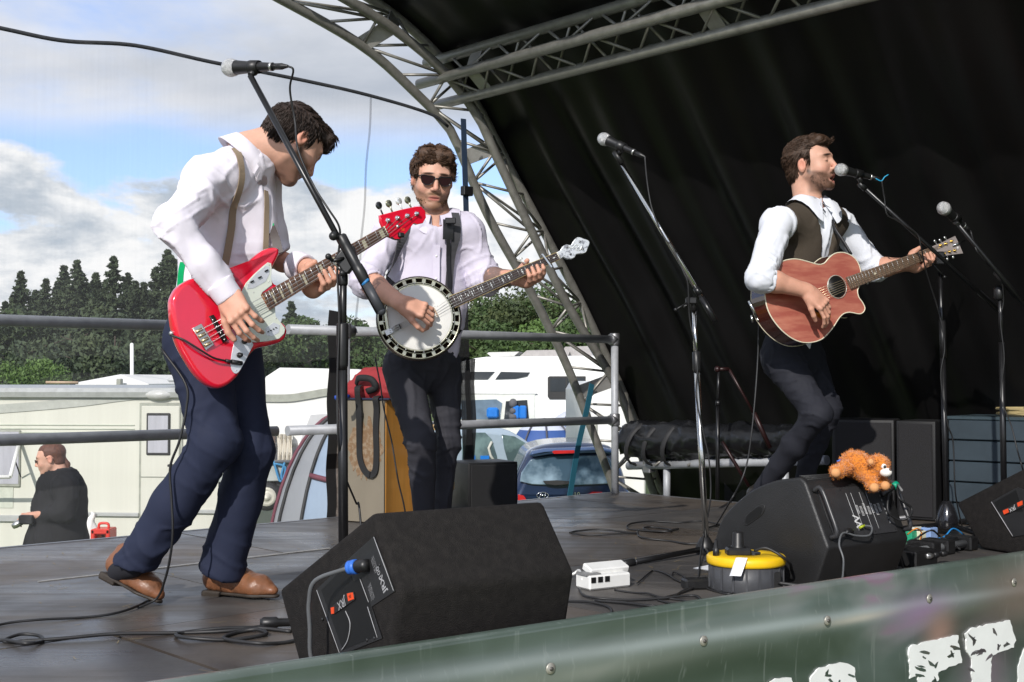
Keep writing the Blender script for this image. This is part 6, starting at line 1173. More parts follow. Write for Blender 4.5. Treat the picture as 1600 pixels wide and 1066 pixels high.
# ------------------------------------------------------------------ people: shared builders
skin = M('skin', (.5, .3, .2), .52, var=.07, scale=60, bump=.12, bscale=700, vcol=True, spec=.35, sss=.06)
def clothm(n, c, rough=.85, sc=500, sheen=.0, b=.15, var=.05): return M(n, c, rough, var=var, scale=14, bump=b, bscale=sc, sheen=sheen, spec=.2)
hairm = lambda n, c: M(n, c, .45, var=.45, scale=90, bump=.6, bscale=420, spec=.4)
SK = np.array([.58, .325, .235])
def head_frame(c, fwd, up=(0, 0, 1)):
    f = nrm(fwd); u = nrm(np.asarray(up, float) - f * np.dot(up, f)); l = np.cross(u, f); return np.asarray(c, float), l, f, u
def head_sd(sd, H, sc=1.0, mouth_open=0.0, neck=None, ears=True):
    c, l, f, u = H; R = np.array([l, f, u])
    def p(a, b, d): return c + (l * a + f * b + u * d) * sc
    E = lambda q, r, k, sub=False: sd.ell(p(*q), np.array(r) * sc, R, k, sub)
    Cn = lambda a, b, r1, r2, k, sub=False: sd.cone(p(*a), p(*b), r1 * sc, r2 * sc, k, sub)
    E((0, -.016, .030), (.074, .094, .086), .02)
    E((0, .028, .004), (.064, .064, .086), .03)
    E((0, .030, -.062), (.052, .054, .050), .03)
    for s in (-1, 1):
        Cn((s * .054, .004, -.046), (s * .020, .068, -.100), .018, .013, .03)
        E((s * .040, .058, -.028), (.022, .024, .022), .03)
        Cn((s * .046, .070, .030), (s * .012, .087, .027), .0095, .0105, .014)
    E((0, .076, -.098), (.020, .017, .017), .02)
    for s in (-1, 1): E((s * .031, .099, .008), (.018, .019, .013), .013, True)
    Cn((0, .086, .020), (0, .110, -.026), .0075, .0105, .012); 
    for s in (-1, 1): E((s * .012, .099, -.032), (.008, .010, .007), .008)
    for s in (-1, 1): E((s * .031, .0735, .007), (.0135, .0135, .012), .004)
    E((0, .084, -.056), (.030, .014, .016), .014)
    Cn((-.021, .086, -.062), (.021, .086, -.062), .0045, .0045, .006); Cn((-.018, .085, -.074 - mouth_open), (.018, .085, -.074 - mouth_open), .0055, .0055, .006)
    if mouth_open: E((0, .090, -.069 - mouth_open * .5), (.020, .020, .004 + mouth_open * .6), .004, True)
    else: E((0, .098, -.0675), (.024, .010, .0018), .004, True)
    if ears:
        for s in (-1, 1):
            E((s * .077, -.012, -.004), (.009, .018, .031), .006); E((s * .085, -.008, .000), (.006, .010, .018), .004, True)
    if neck is not None:
        sd.cone(p(0, -.022, -.055), neck, .050 * sc, .053 * sc, .025); sd.cone(p(0, -.05, -.02), neck - f * .02, .042 * sc, .046 * sc, .03)
    return p
def head_cols(H, sc=1.0, hair=(.03, .018, .012), beard=.5, beardc=(.10, .055, .03), red=.0, brows=1.0, mouth_open=0):
    c, l, f, u = H
    def fn(V):
        q = np.asarray(V) - c; a, b, d = (q @ l) / sc, (q @ f) / sc, (q @ u) / sc; col = np.tile(SK, (len(V), 1)); n = fbm(V * 26, 2)
        def blob(a0, b0, d0, r, s=1.0): return np.clip(1 - (((np.abs(a) - a0) / r[0]) ** 2 + ((b - b0) / r[1]) ** 2 + ((d - d0) / r[2]) ** 2), 0, 1) ** s
        def mixc(w, cc): nonlocal col; w = np.clip(w, 0, 1)[:, None]; col = col * (1 - w) + np.array(cc) * w
        mixc(blob(.042, .06, -.03, (.03, .04, .026)) * .45, (.58, .22, .16)); mixc(blob(0, .11, -.02, (.018, .03, .022)) * .5, (.60, .24, .17)); mixc(blob(.08, -.01, 0, (.02, .03, .04)) * .7, (.60, .22, .15))
        # beard: jaw, chin, moustache
        jaw = np.clip((-.036 - d + .28 * np.clip(.062 - b, 0, 1)) / .012, 0, 1) * np.clip((b + .012) / .02, 0, 1) * np.clip((d + .135) / .02, 0, 1); jaw = jaw * (1 - np.clip(1.25 - ((a / .027) ** 2 + ((d + .066 + mouth_open * .5) / (.016 + mouth_open)) ** 2), 0, 1)) * (1 - np.clip(1.2 - ((np.abs(a) - .040) / .02) ** 2 - ((d + .035) / .018) ** 2, 0, 1))
        stache = np.clip(1.3 - ((a / .028) ** 2 + ((d + .050) / .0065) ** 2), 0, 1) * (b > .07)
        side = np.clip(1.2 - (((np.abs(a) - .066) / .014) ** 2 + ((b - .012) / .012) ** 2 + ((d + .012) / .04) ** 2), 0, 1)
        mixc((jaw * .9 + stache * .8 + side * .8) * beard * (1 + .5 * n), beardc)
        lips = np.clip(1.4 - ((a / .023) ** 2 + ((d + .067 + mouth_open * .5) / (.0105 + mouth_open)) ** 2), 0, 1) * (b > .078); mixc(lips * .85, (.46, .13, .11))
        if mouth_open: mixc(np.clip(1.6 - ((a / .017) ** 2 + ((d + .068 + mouth_open * .5) / (.004 + mouth_open * .6)) ** 2), 0, 1) * (b > .05) * (b < .087), (.03, .008, .008))
        br = np.clip(1.5 - (((np.abs(a) - .031) / .021) ** 2 + ((d - .0285 + .12 * (np.abs(a) - .031)) / .005) ** 2), 0, 1) * (b > .06); mixc(br * brows, hair)
        lid = np.clip(1.3 - (((np.abs(a) - .031) / .014) ** 2 + ((d - .0015) / .0022) ** 2), 0, 1) * (b > .06); mixc(lid * .95, (.05, .02, .015))
        col *= (1 + .06 * n)[:, None]; return np.clip(col, .005, 1)
    return fn
def tufts(sd, H, n, length, mat, name, parent, keep, flow, seed=1, width=.0035, lift=.35, sc=1.0, jit=.28):
    """short bent locks rooted on the hair shape"""
    c, l, f, u = H; r_ = np.random.default_rng(seed); V = []; Fs = []
    d = r_.normal(0, 1, (n * 5, 3)); d /= np.linalg.norm(d, axis=1, keepdims=True); P0 = sd.snap(c + (d[:, :1] * l * .1 + d[:, 1:2] * f * .12 + d[:, 2:] * u * .12), -.002, 8); G = sd.grad(P0); k = 0
    for p, g in zip(P0, G):
        q = p - c; a, b, e = q @ l / sc, q @ f / sc, q @ u / sc
        if not keep(a, b, e) or k >= n: continue
        k += 1; w = flow(a, b, e); w = l * w[0] + f * w[1] + u * w[2] + r_.normal(0, jit, 3); w = w - g * (w @ g); w = nrm(w); L = length * r_.uniform(.5, 1.3); s = nrm(np.cross(w, g)) * width * r_.uniform(.6, 1.3); i = len(V)
        p1 = p + w * L * .5 + g * L * lift * r_.uniform(.5, 1.2); p2 = p + w * L + g * L * lift * r_.uniform(.2, 1.1)
        V += [p - s, p + s, p + g * .002, p1 + s * .8, p1 - s * .8, p1 + g * .003, p2]; Fs += [(i, i + 1, i + 3, i + 4), (i + 1, i + 2, i + 5, i + 3), (i + 2, i, i + 4, i + 5), (i + 4, i + 3, i + 6), (i + 3, i + 5, i + 6), (i + 5, i + 4, i + 6)]
    b = MB(); b.add(V, Fs, 0, True); o = b.build(name, mat, parent); o['kind'] = 'stuff'; return o
def finger(sd, root, d, bend, lens, curls, r0, r1):
    """d = direction, bend = direction it curls to"""
    p = np.asarray(root, float); d = nrm(d); bend = nrm(bend - d * np.dot(bend, d)); a = 0; n = len(lens)
    for i, (L, cu) in enumerate(zip(lens, curls)):
        a += math.radians(cu); v = d * math.cos(a) + bend * math.sin(a); q = p + v * L; sd.cone(p, q, r0 + (r1 - r0) * i / n, r0 + (r1 - r0) * (i + 1) / n, .0045 if i else .008); p = q
    return p
def hand(sd, wrist, yd, zd, thumb_side, curls, thumb=(.6, .8, -.3), tc=(10, 15, 20), sc=1.0, spread=.12, fl=1.0):
    """yd = wrist to knuckles, zd = back of the hand, thumb_side = +1 if the thumb lies along zd x yd ... see x"""
    y = nrm(yd); z = nrm(np.asarray(zd, float) - y * np.dot(zd, y)); x = np.cross(y, z) * thumb_side; W_ = np.asarray(wrist, float)
    def p(a, b, c): return W_ + (x * a + y * b + z * c) * sc
    R = np.array([x, y, z])
    sd.box(p(0, .048, 0), np.array([.039, .044, .0135]) * sc, R, .013 * sc, .012); sd.ell(p(.024, .030, -.010), np.array([.017, .030, .014]) * sc, R, .012); sd.cone(p(0, -.01, 0), p(0, .03, 0), .026 * sc, .030 * sc, .02, flat=(z, .72))
    for i, (rx, L) in enumerate(((.030, .93), (.0105, 1.05), (-.010, 1.0), (-.029, .80))):
        L *= .046 * sc * fl; d = y + x * spread * (1.5 - i) * .7; finger(sd, p(rx, .086 - .004 * abs(i - 1.2), .001), d, -z, (L, L * .66, L * .52), curls[i] if isinstance(curls[0], (tuple, list)) else curls, .0088 * sc - .0007 * (i == 3), .0062 * sc)
        sd.ell(p(rx, .086, .007), np.array([.009, .010, .008]) * sc, R, .006)
    t = x * thumb[0] + y * thumb[1] + z * thumb[2]; finger(sd, p(.030, .022, -.006), t, nrm(-x * .3 - z * .6 + y * .5), (.042 * sc, .032 * sc, .026 * sc), tc, .0128 * sc, .0085 * sc)
    return p
def arm_sd(sd, el, wr, r0=.044, r1=.027):
    m = el + (wr - el) * .3; sd.cone(el, m, r0, r0 * 1.02, .02); sd.cone(m, wr, r0 * 1.0, r1, .02)
def hand_cols(f=None):
    def fn(V): n = fbm(V * 30, 2); c = np.tile(SK * V3(1.0, .93, .90), (len(V), 1)) * (1 + .10 * n)[:, None]; return np.clip(c, 0, 1)
    return fn
def merge_mesh(name, parts, mat, parent):
    Vs = []; Fs = []; Cs = []; k = 0
    for V, F_, C_ in parts: Vs.append(V); Fs.append(F_ + k); Cs.append(C_); k += len(V)
    return mkobj(name, np.concatenate(Vs), np.concatenate(Fs), mat, parent, None, True, cols=np.concatenate(Cs))
def sdm(sd, h, colf, rel=1): V, F_ = sd.mesh(h); V = relax(V, F_, rel, .35); return V, F_, colf(V)
def shoe(parent, heel, toe, up, mat, solem, name='shoe', lace=True):
    heel, toe = np.asarray(heel, float), np.asarray(toe, float); y = nrm(toe - heel); up = nrm(np.asarray(up, float) - y * np.dot(up, y)); x = np.cross(y, up); L = np.linalg.norm(toe - heel)
    def p(a, b, c): return heel + x * a + y * b * L + up * (c + .010)
    sd = SD(); sd.cone(p(0, .13, .042), p(0, .42, .042), .035, .038, .02); sd.cone(p(0, .42, .040), p(0, .74, .030), .042, .040, .03, flat=(up, .88)); sd.cone(p(0, .74, .026), p(0, .945, .020), .038, .019, .03, flat=(up, .75)); sd.cone(p(0, .15, .045), p(0, .19, .088), .034, .034, .02); sd.cone(p(0, .28, .070), p(0, .55, .052), .030, .026, .03); sd.half(p(0, 0, .006), -up, .004)
    V_ = sdobj(sd, name, mat, .0045, parent, folds(.002, 30, 2, x, 1.2), loc=tuple(p(0, .4, .0)))
    sl = SD(); sl.cone(p(0, .14, .004), p(0, .40, .004), .034, .035, .01); sl.cone(p(0, .40, .004), p(0, .72, .004), .036, .043, .01); sl.cone(p(0, .72, .004), p(0, .955, .004), .043, .020, .01); sl.half(p(0, 0, .008), up, .002); sl.half(p(0, 0, -.002), -up, .002); sl.box(p(0, .155, -.004), (.033, .036, .012), (x, y, up), .006, .003)
    sdobj(sl, 'sole', solem, .004, V_, rel=0)
    if lace:
        b = MB(); lm = MATS.get('lace') or M('lace', (.03, .02, .015), .8)
        for k in range(4): c = .36 + .07 * k; z = .100 - .011 * k; b.tube(curve([p(-.017, c, z - .010), p(0, c + .01, z - .003), p(.017, c, z - .010)], 3), .0017, 5)
        b.tube(curve([p(0, .36, .096), p(.02, .33, .10), p(.034, .36, .085), p(.03, .42, .075)], 4), .0016, 5); b.tube(curve([p(0, .36, .096), p(-.02, .35, .10), p(-.03, .40, .082)], 4), .0016, 5); b.build('laces', lm, V_)
    return V_
def grip(sd, wrist, c, t, n, hw, thumb_up=.012, rev=False):
    """left hand closed round an instrument neck: c neck centre, t towards the headstock, n towards the viewer"""
    t = nrm(t); n = nrm(n); dn = nrm(np.cross(t, n)); dn = dn if dn[2] < 0 else -dn; p = lambda a, b, e: c + t * a + dn * b + n * e
    R = np.array([t, dn, n]); sd.box(p(-.012, hw + .004, -.040), (.040, .034, .017), R, .016, .015); sd.cone(wrist, p(-.040, hw + .002, -.040), .026, .030, .03, flat=(n, .8)); sd.ell(p(-.02, -hw * .2, -.046), (.032, .034, .016), R, .015)
    for i in range(4):
        a = (i - 1.45) * .0215; r = .0098 if i < 3 else .0088; k = (0, .003, .002, -.005)[i]
        A, B, C_, T = p(a * .92 - .004, hw + .026, -.034), p(a, hw + .022 + k, .004), p(a + .003, hw + .006 + k, .024), p(a + .005, hw * .1 - k, .020)
        sd.cone(A, B, r * 1.08, r, .01); sd.cone(B, C_, r, r * .93, .004); sd.cone(C_, T, r * .93, r * .76, .003)
    sd.cone(p(-.035, hw * .5, -.045), p(-.018, -hw - .006, -.030), .015, .0125, .015); sd.cone(p(-.018, -hw - .006, -.030), p(-.004, -hw - thumb_up, -.010), .0125, .0095, .004)
def strap_on(sd, pts, wd, w, th, mat, name, parent, off=.004, sub=6):
    c = curve(pts, sub); c = sd.snap(c, off + .007); g = sd.grad(c); c[1:-1] = (c[:-2] + c[1:-1] * 2 + c[2:]) / 4; b = MB(); T = np.gradient(c, axis=0); W = np.cross(g, T); b.strip(c, W, w, th, nrmls=g); return b.build(name, mat, parent)
whitec = clothm('shirt_white', (.74, .70, .77)); soleb = M('sole_dark', (.03, .022, .016), .6); brownl = M('leather_tan', (.20, .080, .036), .42, var=.35, scale=26, bump=.25, bscale=90, col2=(.13, .06, .03), thresh=(.45, .75))
# ================================================================== BASS PLAYER
def bass_player():
    r = thing('person', V3(P(300, 930, 3.9)[0], 3.93, DECK), 'man in white shirt, braces and navy trousers bending over a red bass', 'person')
    D = 3.95
    neck = P(392, 243, 3.99); shR, shL = P(316, 280, 3.86), P(402, 285, 4.13); elR, wrR = P(274, 352, 3.62), P(356, 462, 3.66); elL, wrL = P(425, 405, 4.16), P(484, 421, 4.02)
    pelv = P(326, 520, 3.98); chest = P(352, 325, 3.98); belly = P(345, 430, 3.98)
    hipR, hipL = P(306, 535, 3.90), P(352, 535, 4.06); knR, knL = P(338, 690, 3.80), P(394, 705, 3.95); anR, anL = P(208, 885, 3.88), P(348, 890, 4.0)
    fac = nrm(V3(.82, -.50, 0)); sid = V3(.50, .82, 0)
    # head: bowed, turned away
    yaw = math.radians(40); fh = V3(math.cos(yaw), math.sin(yaw), 0); pt = math.radians(42); fwd = fh * math.cos(pt) - UP * math.sin(pt); upv = fh * math.sin(pt) + UP * math.cos(pt)
    hc = P(458, 224, 4.03); H = head_frame(hc, fwd, upv)
    hs = SD(); head_sd(hs, H, 1.0, neck=neck + V3(-.01, 0, .01)); hs.cone(neck, P(372, 290, 3.99), .055, .06, .03)
    parts = [sdm(hs, .003, head_cols(H, 1.0, (.02, .013, .010), .75, (.085, .045, .03)))]
    # hands and forearms
    a = SD(); arm_sd(a, elR, wrR, .030, .028); yd = nrm(P(374, 492, 3.62) - wrR); hand(a, wrR, yd, V3(-.25, -.85, .2), 1, [(35, 35, 25), (28, 38, 25), (30, 40, 30), (35, 45, 30)], thumb=(.75, .75, -.25), sc=1.0)
    parts.append(sdm(a, .003, hand_cols(), 0))
    a = SD(); arm_sd(a, elL, wrL, .030, .027); bpl_ = Plane(P(355, 500, 3.70), nrm(V3(.60, -.79, .06))); grip(a, wrL, bpl_.hit(505, 424) - bpl_.n * .006, bpl_.hit(600, 365) - bpl_.hit(410, 470), bpl_.n, .026, .010)
    parts.append(sdm(a, .003, hand_cols(), 0))
    b_ = SD(); b_.cone(pelv, chest, .095, .10, .06, flat=(fac, .8)); b_.cone(hipR, knR, .06, .04, .03); b_.cone(knR, anR, .038, .030, .03); b_.cone(hipL, knL, .06, .04, .03); b_.cone(knL, anL, .038, .030, .03); b_.cone(shL, shR, .045, .045, .04); b_.cone(shR, elR, .038, .036, .03); b_.cone(shL, elL, .038, .036, .03)
    parts.append(sdm(b_, .016, hand_cols(), 0)); merge_mesh('body', parts, skin, r)
    # hair
    hh = SD(); c, l, f, u = H; s = 1.0
    q = lambda a_, b, d: c + (l * a_ + f * b + u * d) * s; R = np.array([l, f, u])
    hh.ell(q(0, -.016, .036), np.array([.082, .103, .089]) * s, R); hh.ell(q(0, .045, .090), np.array([.060, .055, .034]) * s, R, .02); hh.ell(q(0, -.055, -.015), np.array([.064, .055, .055]) * s, R, .02); hh.cone(q(-.05, .07, .085), q(.05, .07, .085), .016 * s, .016 * s, .02)
    hh.box(q(0, .104, -.032), np.array([.12, .075, .088]) * s, R, .02, .012, True); hh.box(q(0, .030, -.062), np.array([.12, .045, .048]) * s, R, .02, .012, True)
    for sg in (-1, 1): hh.ell(q(sg * .083, -.008, -.010), np.array([.022, .022, .034]) * s, R, .006, True)
    hd = sdobj(hh, 'hair', hairm('hair_dark', (.032, .019, .014)), .004, r, folds(.0015, 26, 3, u, 3, .6))
    tufts(hh, H, 4200, .032, hairm('hair_dark', (.032, .019, .014)), 'hair_locks', r, lambda a_, b, e: (e > -.03 or b < -.03) and not (b > .04 and e < .06), lambda a_, b, e: (0, 1.0 if e > .05 else .1, -1.2 if e < .08 else -.1), 5, .0014, .13, s, .12)
    # shirt
    sh = SD(); sh.cone(chest + V3(-.01, 0, 0), belly, .136, .118, .06, flat=(fac, .80)); sh.cone(belly, pelv + UP * .03, .118, .120, .06, flat=(fac, .85)); sh.cone(shR, shL, .066, .064, .07); sh.cone(P(348, 280, 3.9), neck - V3(.02, 0, .02), .076, .060, .05); sh.cone(P(385, 285, 4.06), neck - V3(0, 0, .03), .07, .058, .05); sh.cone(P(395, 330, 4.0), P(400, 385, 4.0), .064, .070, .06)
    sh.cone(shR + V3(.015, 0, 0), elR, .068, .056, .035); el2 = elR + V3(-.012, 0, 0); sh.cone(el2, elR + (wrR - elR) * .55, .054, .048, .03); sh.cone(elR + (wrR - elR) * .55, elR + (wrR - elR) * .90, .050, .038, .02); sh.cone(shL, elL, .066, .056, .04); sh.cone(elL, elL + (wrL - elL) * .82, .055, .044, .03)
    dW = nrm(wrR - elR); sh.half(elR + (wrR - elR) * .90, dW, .002)
    sh.ell(neck + V3(.022, 0, .045), (.064, .06, .05), k=.006, sub=True)
    sdobj(sh, 'shirt', whitec, .0065, r, folds(.0115, 6.5, 1.7, nrm(V3(.3, 0, 1)), 2.0, .12, [(elR, .10, wrR - elR, .009, .035), (P(410, 420, 3.95), .12, V3(0, 0, 1), .008, .04), (shR + V3(.04, -.03, -.04), .10, V3(.6, 0, .6), .007, .045)]))
    cf = SD(); o_ = elR + (wrR - elR) * .84; cf.cone(o_, o_ + dW * .052, .043, .041); cf.cone(o_ - dW * .02, o_ + dW * .12, .031, .031, .002, True); cf.half(o_ + dW * .05, dW, .002); cf.half(o_ - dW * .006, -dW, .002); sdobj(cf, 'cuff', whitec, .0035, r)
    dL = nrm(wrL - elL); o_ = elL + (wrL - elL) * .66; cf = SD(); cf.cone(o_, o_ + dL * .055, .049, .045); cf.cone(o_ - dL * .02, o_ + dL * .12, .034, .034, .002, True); cf.half(o_ + dL * .052, dL, .002); cf.half(o_ - dL * .008, -dL, .002); sdobj(cf, 'cuff', whitec, .0035, r)
    # collar: a folded band standing round the neck
    cl = MB(); n0 = neck + V3(-.012, 0, .0); ax = nrm(P(440, 205, 4.02) - P(380, 265, 3.99)); a_, b2, _ = frame(ax); ring = []
    for t in np.linspace(0, 2 * math.pi, 41)[:-1]:
        d = a_ * math.cos(t) + b2 * math.sin(t); opening = max(0, d @ nrm(V3(.8, -.35, -.3))) ** 6
        base_ = n0 + d * .074 - ax * .018; top_ = n0 + d * (.068) + ax * .028; fold_ = n0 + d * (.080 + .004 * math.sin(t * 3)) + ax * .026; low = n0 + d * (.103 + .010 * opening) - ax * (.024 + .035 * opening); ring.append([base_, top_, fold_, low, low - d * .003, fold_ - d * .004 + ax * -.004])
    cl.grid(outof(sh, ring, .006), 0, True, True); cl.build('collar', whitec, r)
    tan = clothm('brace_tan', (.26, .20, .14)); grn = clothm('strap_green', (.0, .30, .10)); blk = clothm('strap_black_c', (.03, .03, .03))
    strap_on(sh, [P(366, 238, 3.90), P(377, 250, 3.86), P(381, 285, 3.84), P(378, 320, 3.84), P(370, 350, 3.84), P(362, 385, 3.84), P(354, 412, 3.84)], None, .0115, .003, tan, 'braces', r)
    strap_on(sh, [P(412, 300, 3.96), P(413, 330, 3.95), P(411, 370, 3.95), P(409, 400, 3.95)], None, .009, .003, tan, 'braces', r)
    b = MB(); b.strip(curve([P(414, 318, 4.0), P(417, 338, 3.98), P(423, 356, 3.96)], 4), V3(1, 0, .3), .013, .003); b.build('guitar_strap', grn, r); b = MB(); b.strip(curve([P(423, 355, 3.96), P(430, 372, 3.94), P(436, 396, 3.92)], 4), V3(1, 0, .2), .014, .004); b.build('guitar_strap', M('leather_dark', (.035, .022, .02), .5), r)
    b = MB(); b.strip(curve([P(286, 410, 3.80), P(283, 425, 3.78), P(281, 450, 3.77)], 4), V3(1, 0, 0), .009, .003); b.build('guitar_strap', grn, r)
    # trousers
    tr_ = SD(); navy_ = clothm('trouser_navy', (.019, .024, .048), .8, b=.1); tr_.cone(pelv + UP * .075, pelv - UP * .03, .126, .142, .05, flat=(fac, .88)); tr_.cone(hipR, knR, .098, .068, .04); tr_.cone(knR, knR + (anR - knR) * .5, .068, .066, .03); tr_.cone(knR + (anR - knR) * .5, anR, .066, .062, .03); tr_.cone(hipL, knL, .092, .066, .04); tr_.cone(knL, anL, .066, .062, .03)
    dR, dL2 = nrm(anR - knR), nrm(anL - knL); tr_.cone(anR, anR + dR * .07, .064, .066, .02); tr_.cone(anL, anL + dL2 * .07, .062, .066, .02); tr_.half(anR + dR * .015, dR, .003); tr_.half(anL + dL2 * .018, dL2, .003)
    sdobj(tr_, 'trousers', navy_, .0075, r, folds(.012, 4.6, 9.1, nrm(V3(-.1, 0, 1)), 2.2, .10, [(knR + V3(-.05, 0, .0), .13, V3(.7, 0, 1), .005, .075), (knL, .12, V3(-.5, 0, 1), .004, .08), (anR + V3(.03, 0, .05), .08, anR - knR, .007, .05), (anL + V3(0, 0, .04), .09, V3(.3, 0, 1), .007, .055), (P(330, 585, 3.85), .13, V3(-.6, 0, 1), .008, .07)]))
    brn = brownl
    shoe(r, P(163, 901, 3.99), FL(246, 946), V3(.45, 0, .9), brn, soleb); shoe(r, FL(318, 930) + V3(0, .02, 0), FL(434, 936) + V3(0, -.02, 0), UP, brn, soleb)
    # socks / ankles
    s_ = SD(); s_.cone(anR, P(186, 893, 3.96), .036, .036); s_.cone(anL, FL(338, 922) + V3(0, .02, .10), .036, .036); sdobj(s_, 'socks', clothm('sock_dark', (.02, .02, .025)), .008, r)
bass_player()
# ================================================================== RED BASS
def red_bass():
    PL = Plane(P(355, 500, 3.70), nrm(V3(.60, -.79, .06))); t = thing('bass_guitar', P(355, 600, 3.72), 'shiny red four-string bass with white pickguard held by the bass player', 'bass guitar')
    redp_ = M('bass_red', (.72, .008, .034), .12, var=.04, coat=1, spec=.6); white_ = M('pickguard_mint', (.66, .70, .62), .3, var=.04); whm = M('control_plate', (.66, .68, .72), .25, .3)
    def z(x, y): return 250 + x / 4.264, 370 + y / 4.264
    out = [(80, 455), (88, 400), (120, 340), (170, 300), (225, 275), (250, 292), (268, 318), (300, 290), (345, 288), (420, 330), (500, 280), (560, 220), (620, 150), (690, 90), (750, 70), (790, 75), (800, 110), (775, 165), (752, 210), (748, 260), (760, 305), (790, 330), (800, 400), (770, 470), (772, 520), (805, 560), (840, 590), (852, 630), (835, 680), (790, 710), (720, 728), (650, 745), (600, 790), (560, 860), (520, 930), (460, 985), (390, 1010), (320, 985), (250, 920), (190, 830), (130, 720), (92, 590)]
    o2 = curve(np.array([PL.uv(*z(*q)) for q in out]), 3, True); b = MB(); b.prism(PL, o2, -.042, 0, rnd=.012, steps=4, both=True); b.build('body', redp_, t)
    def pp(name, pts, h0, h1, mat, par=None, rnd=0, sm=0):
        q = np.array([PL.uv(*z(*a)) for a in pts]); q = curve(q, 3, True) if sm else q; b = MB(); b.prism(PL, q, h0, h1, rnd=rnd); return b.build(name, mat, par or t)
    W_ = lambda x, y, h=0: PL.w(*PL.uv(*z(x, y)), h)
    pg = pp('pickguard', [(545, 360), (570, 310), (620, 255), (680, 200), (715, 172), (738, 178), (742, 215), (738, 270), (745, 320), (680, 370), (670, 390), (722, 485), (765, 470), (768, 530), (800, 570), (832, 610), (825, 645), (790, 680), (720, 695), (640, 705), (600, 700), (560, 670), (505, 650), (480, 590), (440, 520), (428, 480), (480, 430)], .0005, .003, white_, rnd=.001)
    pp('control_plate', [(505, 655), (545, 660), (590, 690), (620, 715), (600, 760), (560, 840), (520, 905), (490, 908), (470, 870), (472, 800), (488, 720)], .0008, .003, whm, rnd=.001, sm=1)
    for x, y in ((560, 698), (525, 790)): b = MB(); b.lathe(W_(x, y, .003), PL.n, [(.0085, 0), (.0085, .004), (.0068, .006), (.0062, .014), (.0, .015)], 14); b.build('knob', bpl, t)
    pp('switch_plate', [(575, 350), (590, 300), (640, 245), (700, 195), (725, 200), (725, 250), (700, 300), (620, 345)], .003, .0038, whm, pg); 
    for x, y, w in ((608, 300, .0035), (660, 272, .0035), (704, 228, .004)): b = MB(); b.box(W_(x, y, .005), (.006, w * .6, .0025), (nrm(W_(700, 250) - W_(600, 300)), nrm(np.cross(PL.n, W_(700, 250) - W_(600, 300))), PL.n)); b.build('slide_switch', bpl, pg)
    pp('pearl_plate', [(700, 610), (755, 572), (795, 590), (790, 640), (740, 665), (702, 655)], .003, .0036, whm, pg); b = MB(); 
    for k in range(4): b.ball(W_(718 + k * 17, 634 - k * 9, .004), (.0035, .0035, .002), 8)
    bm_ = b.build('selector', bpl, pg); bm_['kind'] = 'stuff'
    for x, y in ((722, 190), (580, 322), (620, 372), (720, 300), (768, 545), (822, 610), (717, 683), (622, 703), (520, 640), (690, 208), (503, 892), (612, 715)): b = MB(); b.lathe(W_(x, y, .003), PL.n, [(.002, 0), (.0018, .001), (0, .0012)], 6); b.build('screw', silv, pg)
    pk_ = pp('pickup', [(325, 530), (352, 520), (445, 690), (418, 708)], .0, .007, bpl, rnd=.002); pp('pickup', [(560, 545), (585, 540), (598, 595), (572, 612)], .003, .008, bpl, rnd=.002)
    for k in range(4): b = MB(); b.lathe(W_(346 + k * 26, 556 + k * 43, .007), PL.n, [(.003, 0), (.003, .0015), (0, .0018)], 8); b.build('pole_piece', silv, pk_)
    bg = pp('bridge', [(212, 612), (270, 580), (354, 718), (300, 758)], .001, .006, silv, rnd=.001)
    for k in range(4): b = MB(); c = W_(252 + k * 20, 628 + k * 30, .009); d = nrm(W_(400, 560) - W_(300, 612)); b.rod(c - d * .011, c + d * .011, .0048, n=8); b.build('saddle', M('saddle_brass', (.5, .42, .25), .3, .8), bg)
    # neck: from the pickguard to the nut
    def zn(x, y): return 400 + x / 5.329, 300 + y / 5.329
    n0a, n0b = PL.hit(*zn(45, 850)), PL.hit(*zn(105, 985)); n1a, n1b = PL.hit(*zn(1050, 290)), PL.hit(*zn(1090, 370)); rose = M('rosewood', (.14, .075, .05), .5, var=.3, scale=20, stretch=(1, 1, .4)); maple = M('maple', (.42, .25, .12), .35, coat=.4)
    h = .012
    def on(a, f): return n0a + (n1a - n0a) * a, n0b + (n1b - n0b) * a
    b = MB(); q = [n0a, n0b, n1b, n1a]; b.add([p + PL.n * .004 for p in q] + [p + PL.n * h for p in q], [(3, 2, 1, 0), (4, 5, 6, 7), (0, 1, 5, 4), (1, 2, 6, 5), (2, 3, 7, 6), (3, 0, 4, 7)]); fb = b.build('fretboard', rose, t)
    b = MB(); m0, m1 = (n0a + n0b) / 2 - PL.n * .004, (n1a + n1b) / 2 - PL.n * .004; w0, w1_ = np.linalg.norm(n0a - n0b) / 2, np.linalg.norm(n1a - n1b) / 2; b.tube([m0, m1], [w0 * .97, w1_ * .97], 14, flat=.55, up=PL.n); b.build('neck', maple, t)
    sc_ = 864; frets = [sc_ * (1 - 2 ** (-i / 12)) for i in range(0, 21)]; tot = frets[-1] + 8
    def at(mm, f, hh): a = 1 - mm / tot; pa, pb_ = n0a + (n1a - n0a) * a, n0b + (n1b - n0b) * a; return pa + (pb_ - pa) * f + PL.n * hh
    for i in range(1, 21): b = MB(); b.rod(at(frets[i], .01, h + .0008), at(frets[i], .99, h + .0008), .0012, n=5); b.build('fret', silv, fb)
    ivory = M('inlay_ivory', (.62, .56, .40), .4)
    for i in (1, 3, 5, 7, 9, 12, 15, 17, 19):
        c = (frets[i - 1] + frets[i]) / 2; e = (frets[i] - frets[i - 1]) * .20; q = [at(c - e, .16, h + .0004), at(c + e, .16, h + .0004), at(c + e, .84, h + .0004), at(c - e, .84, h + .0004)]; b = MB(); b.add(q, [(0, 1, 2, 3)]); b.build('inlay', ivory, fb)
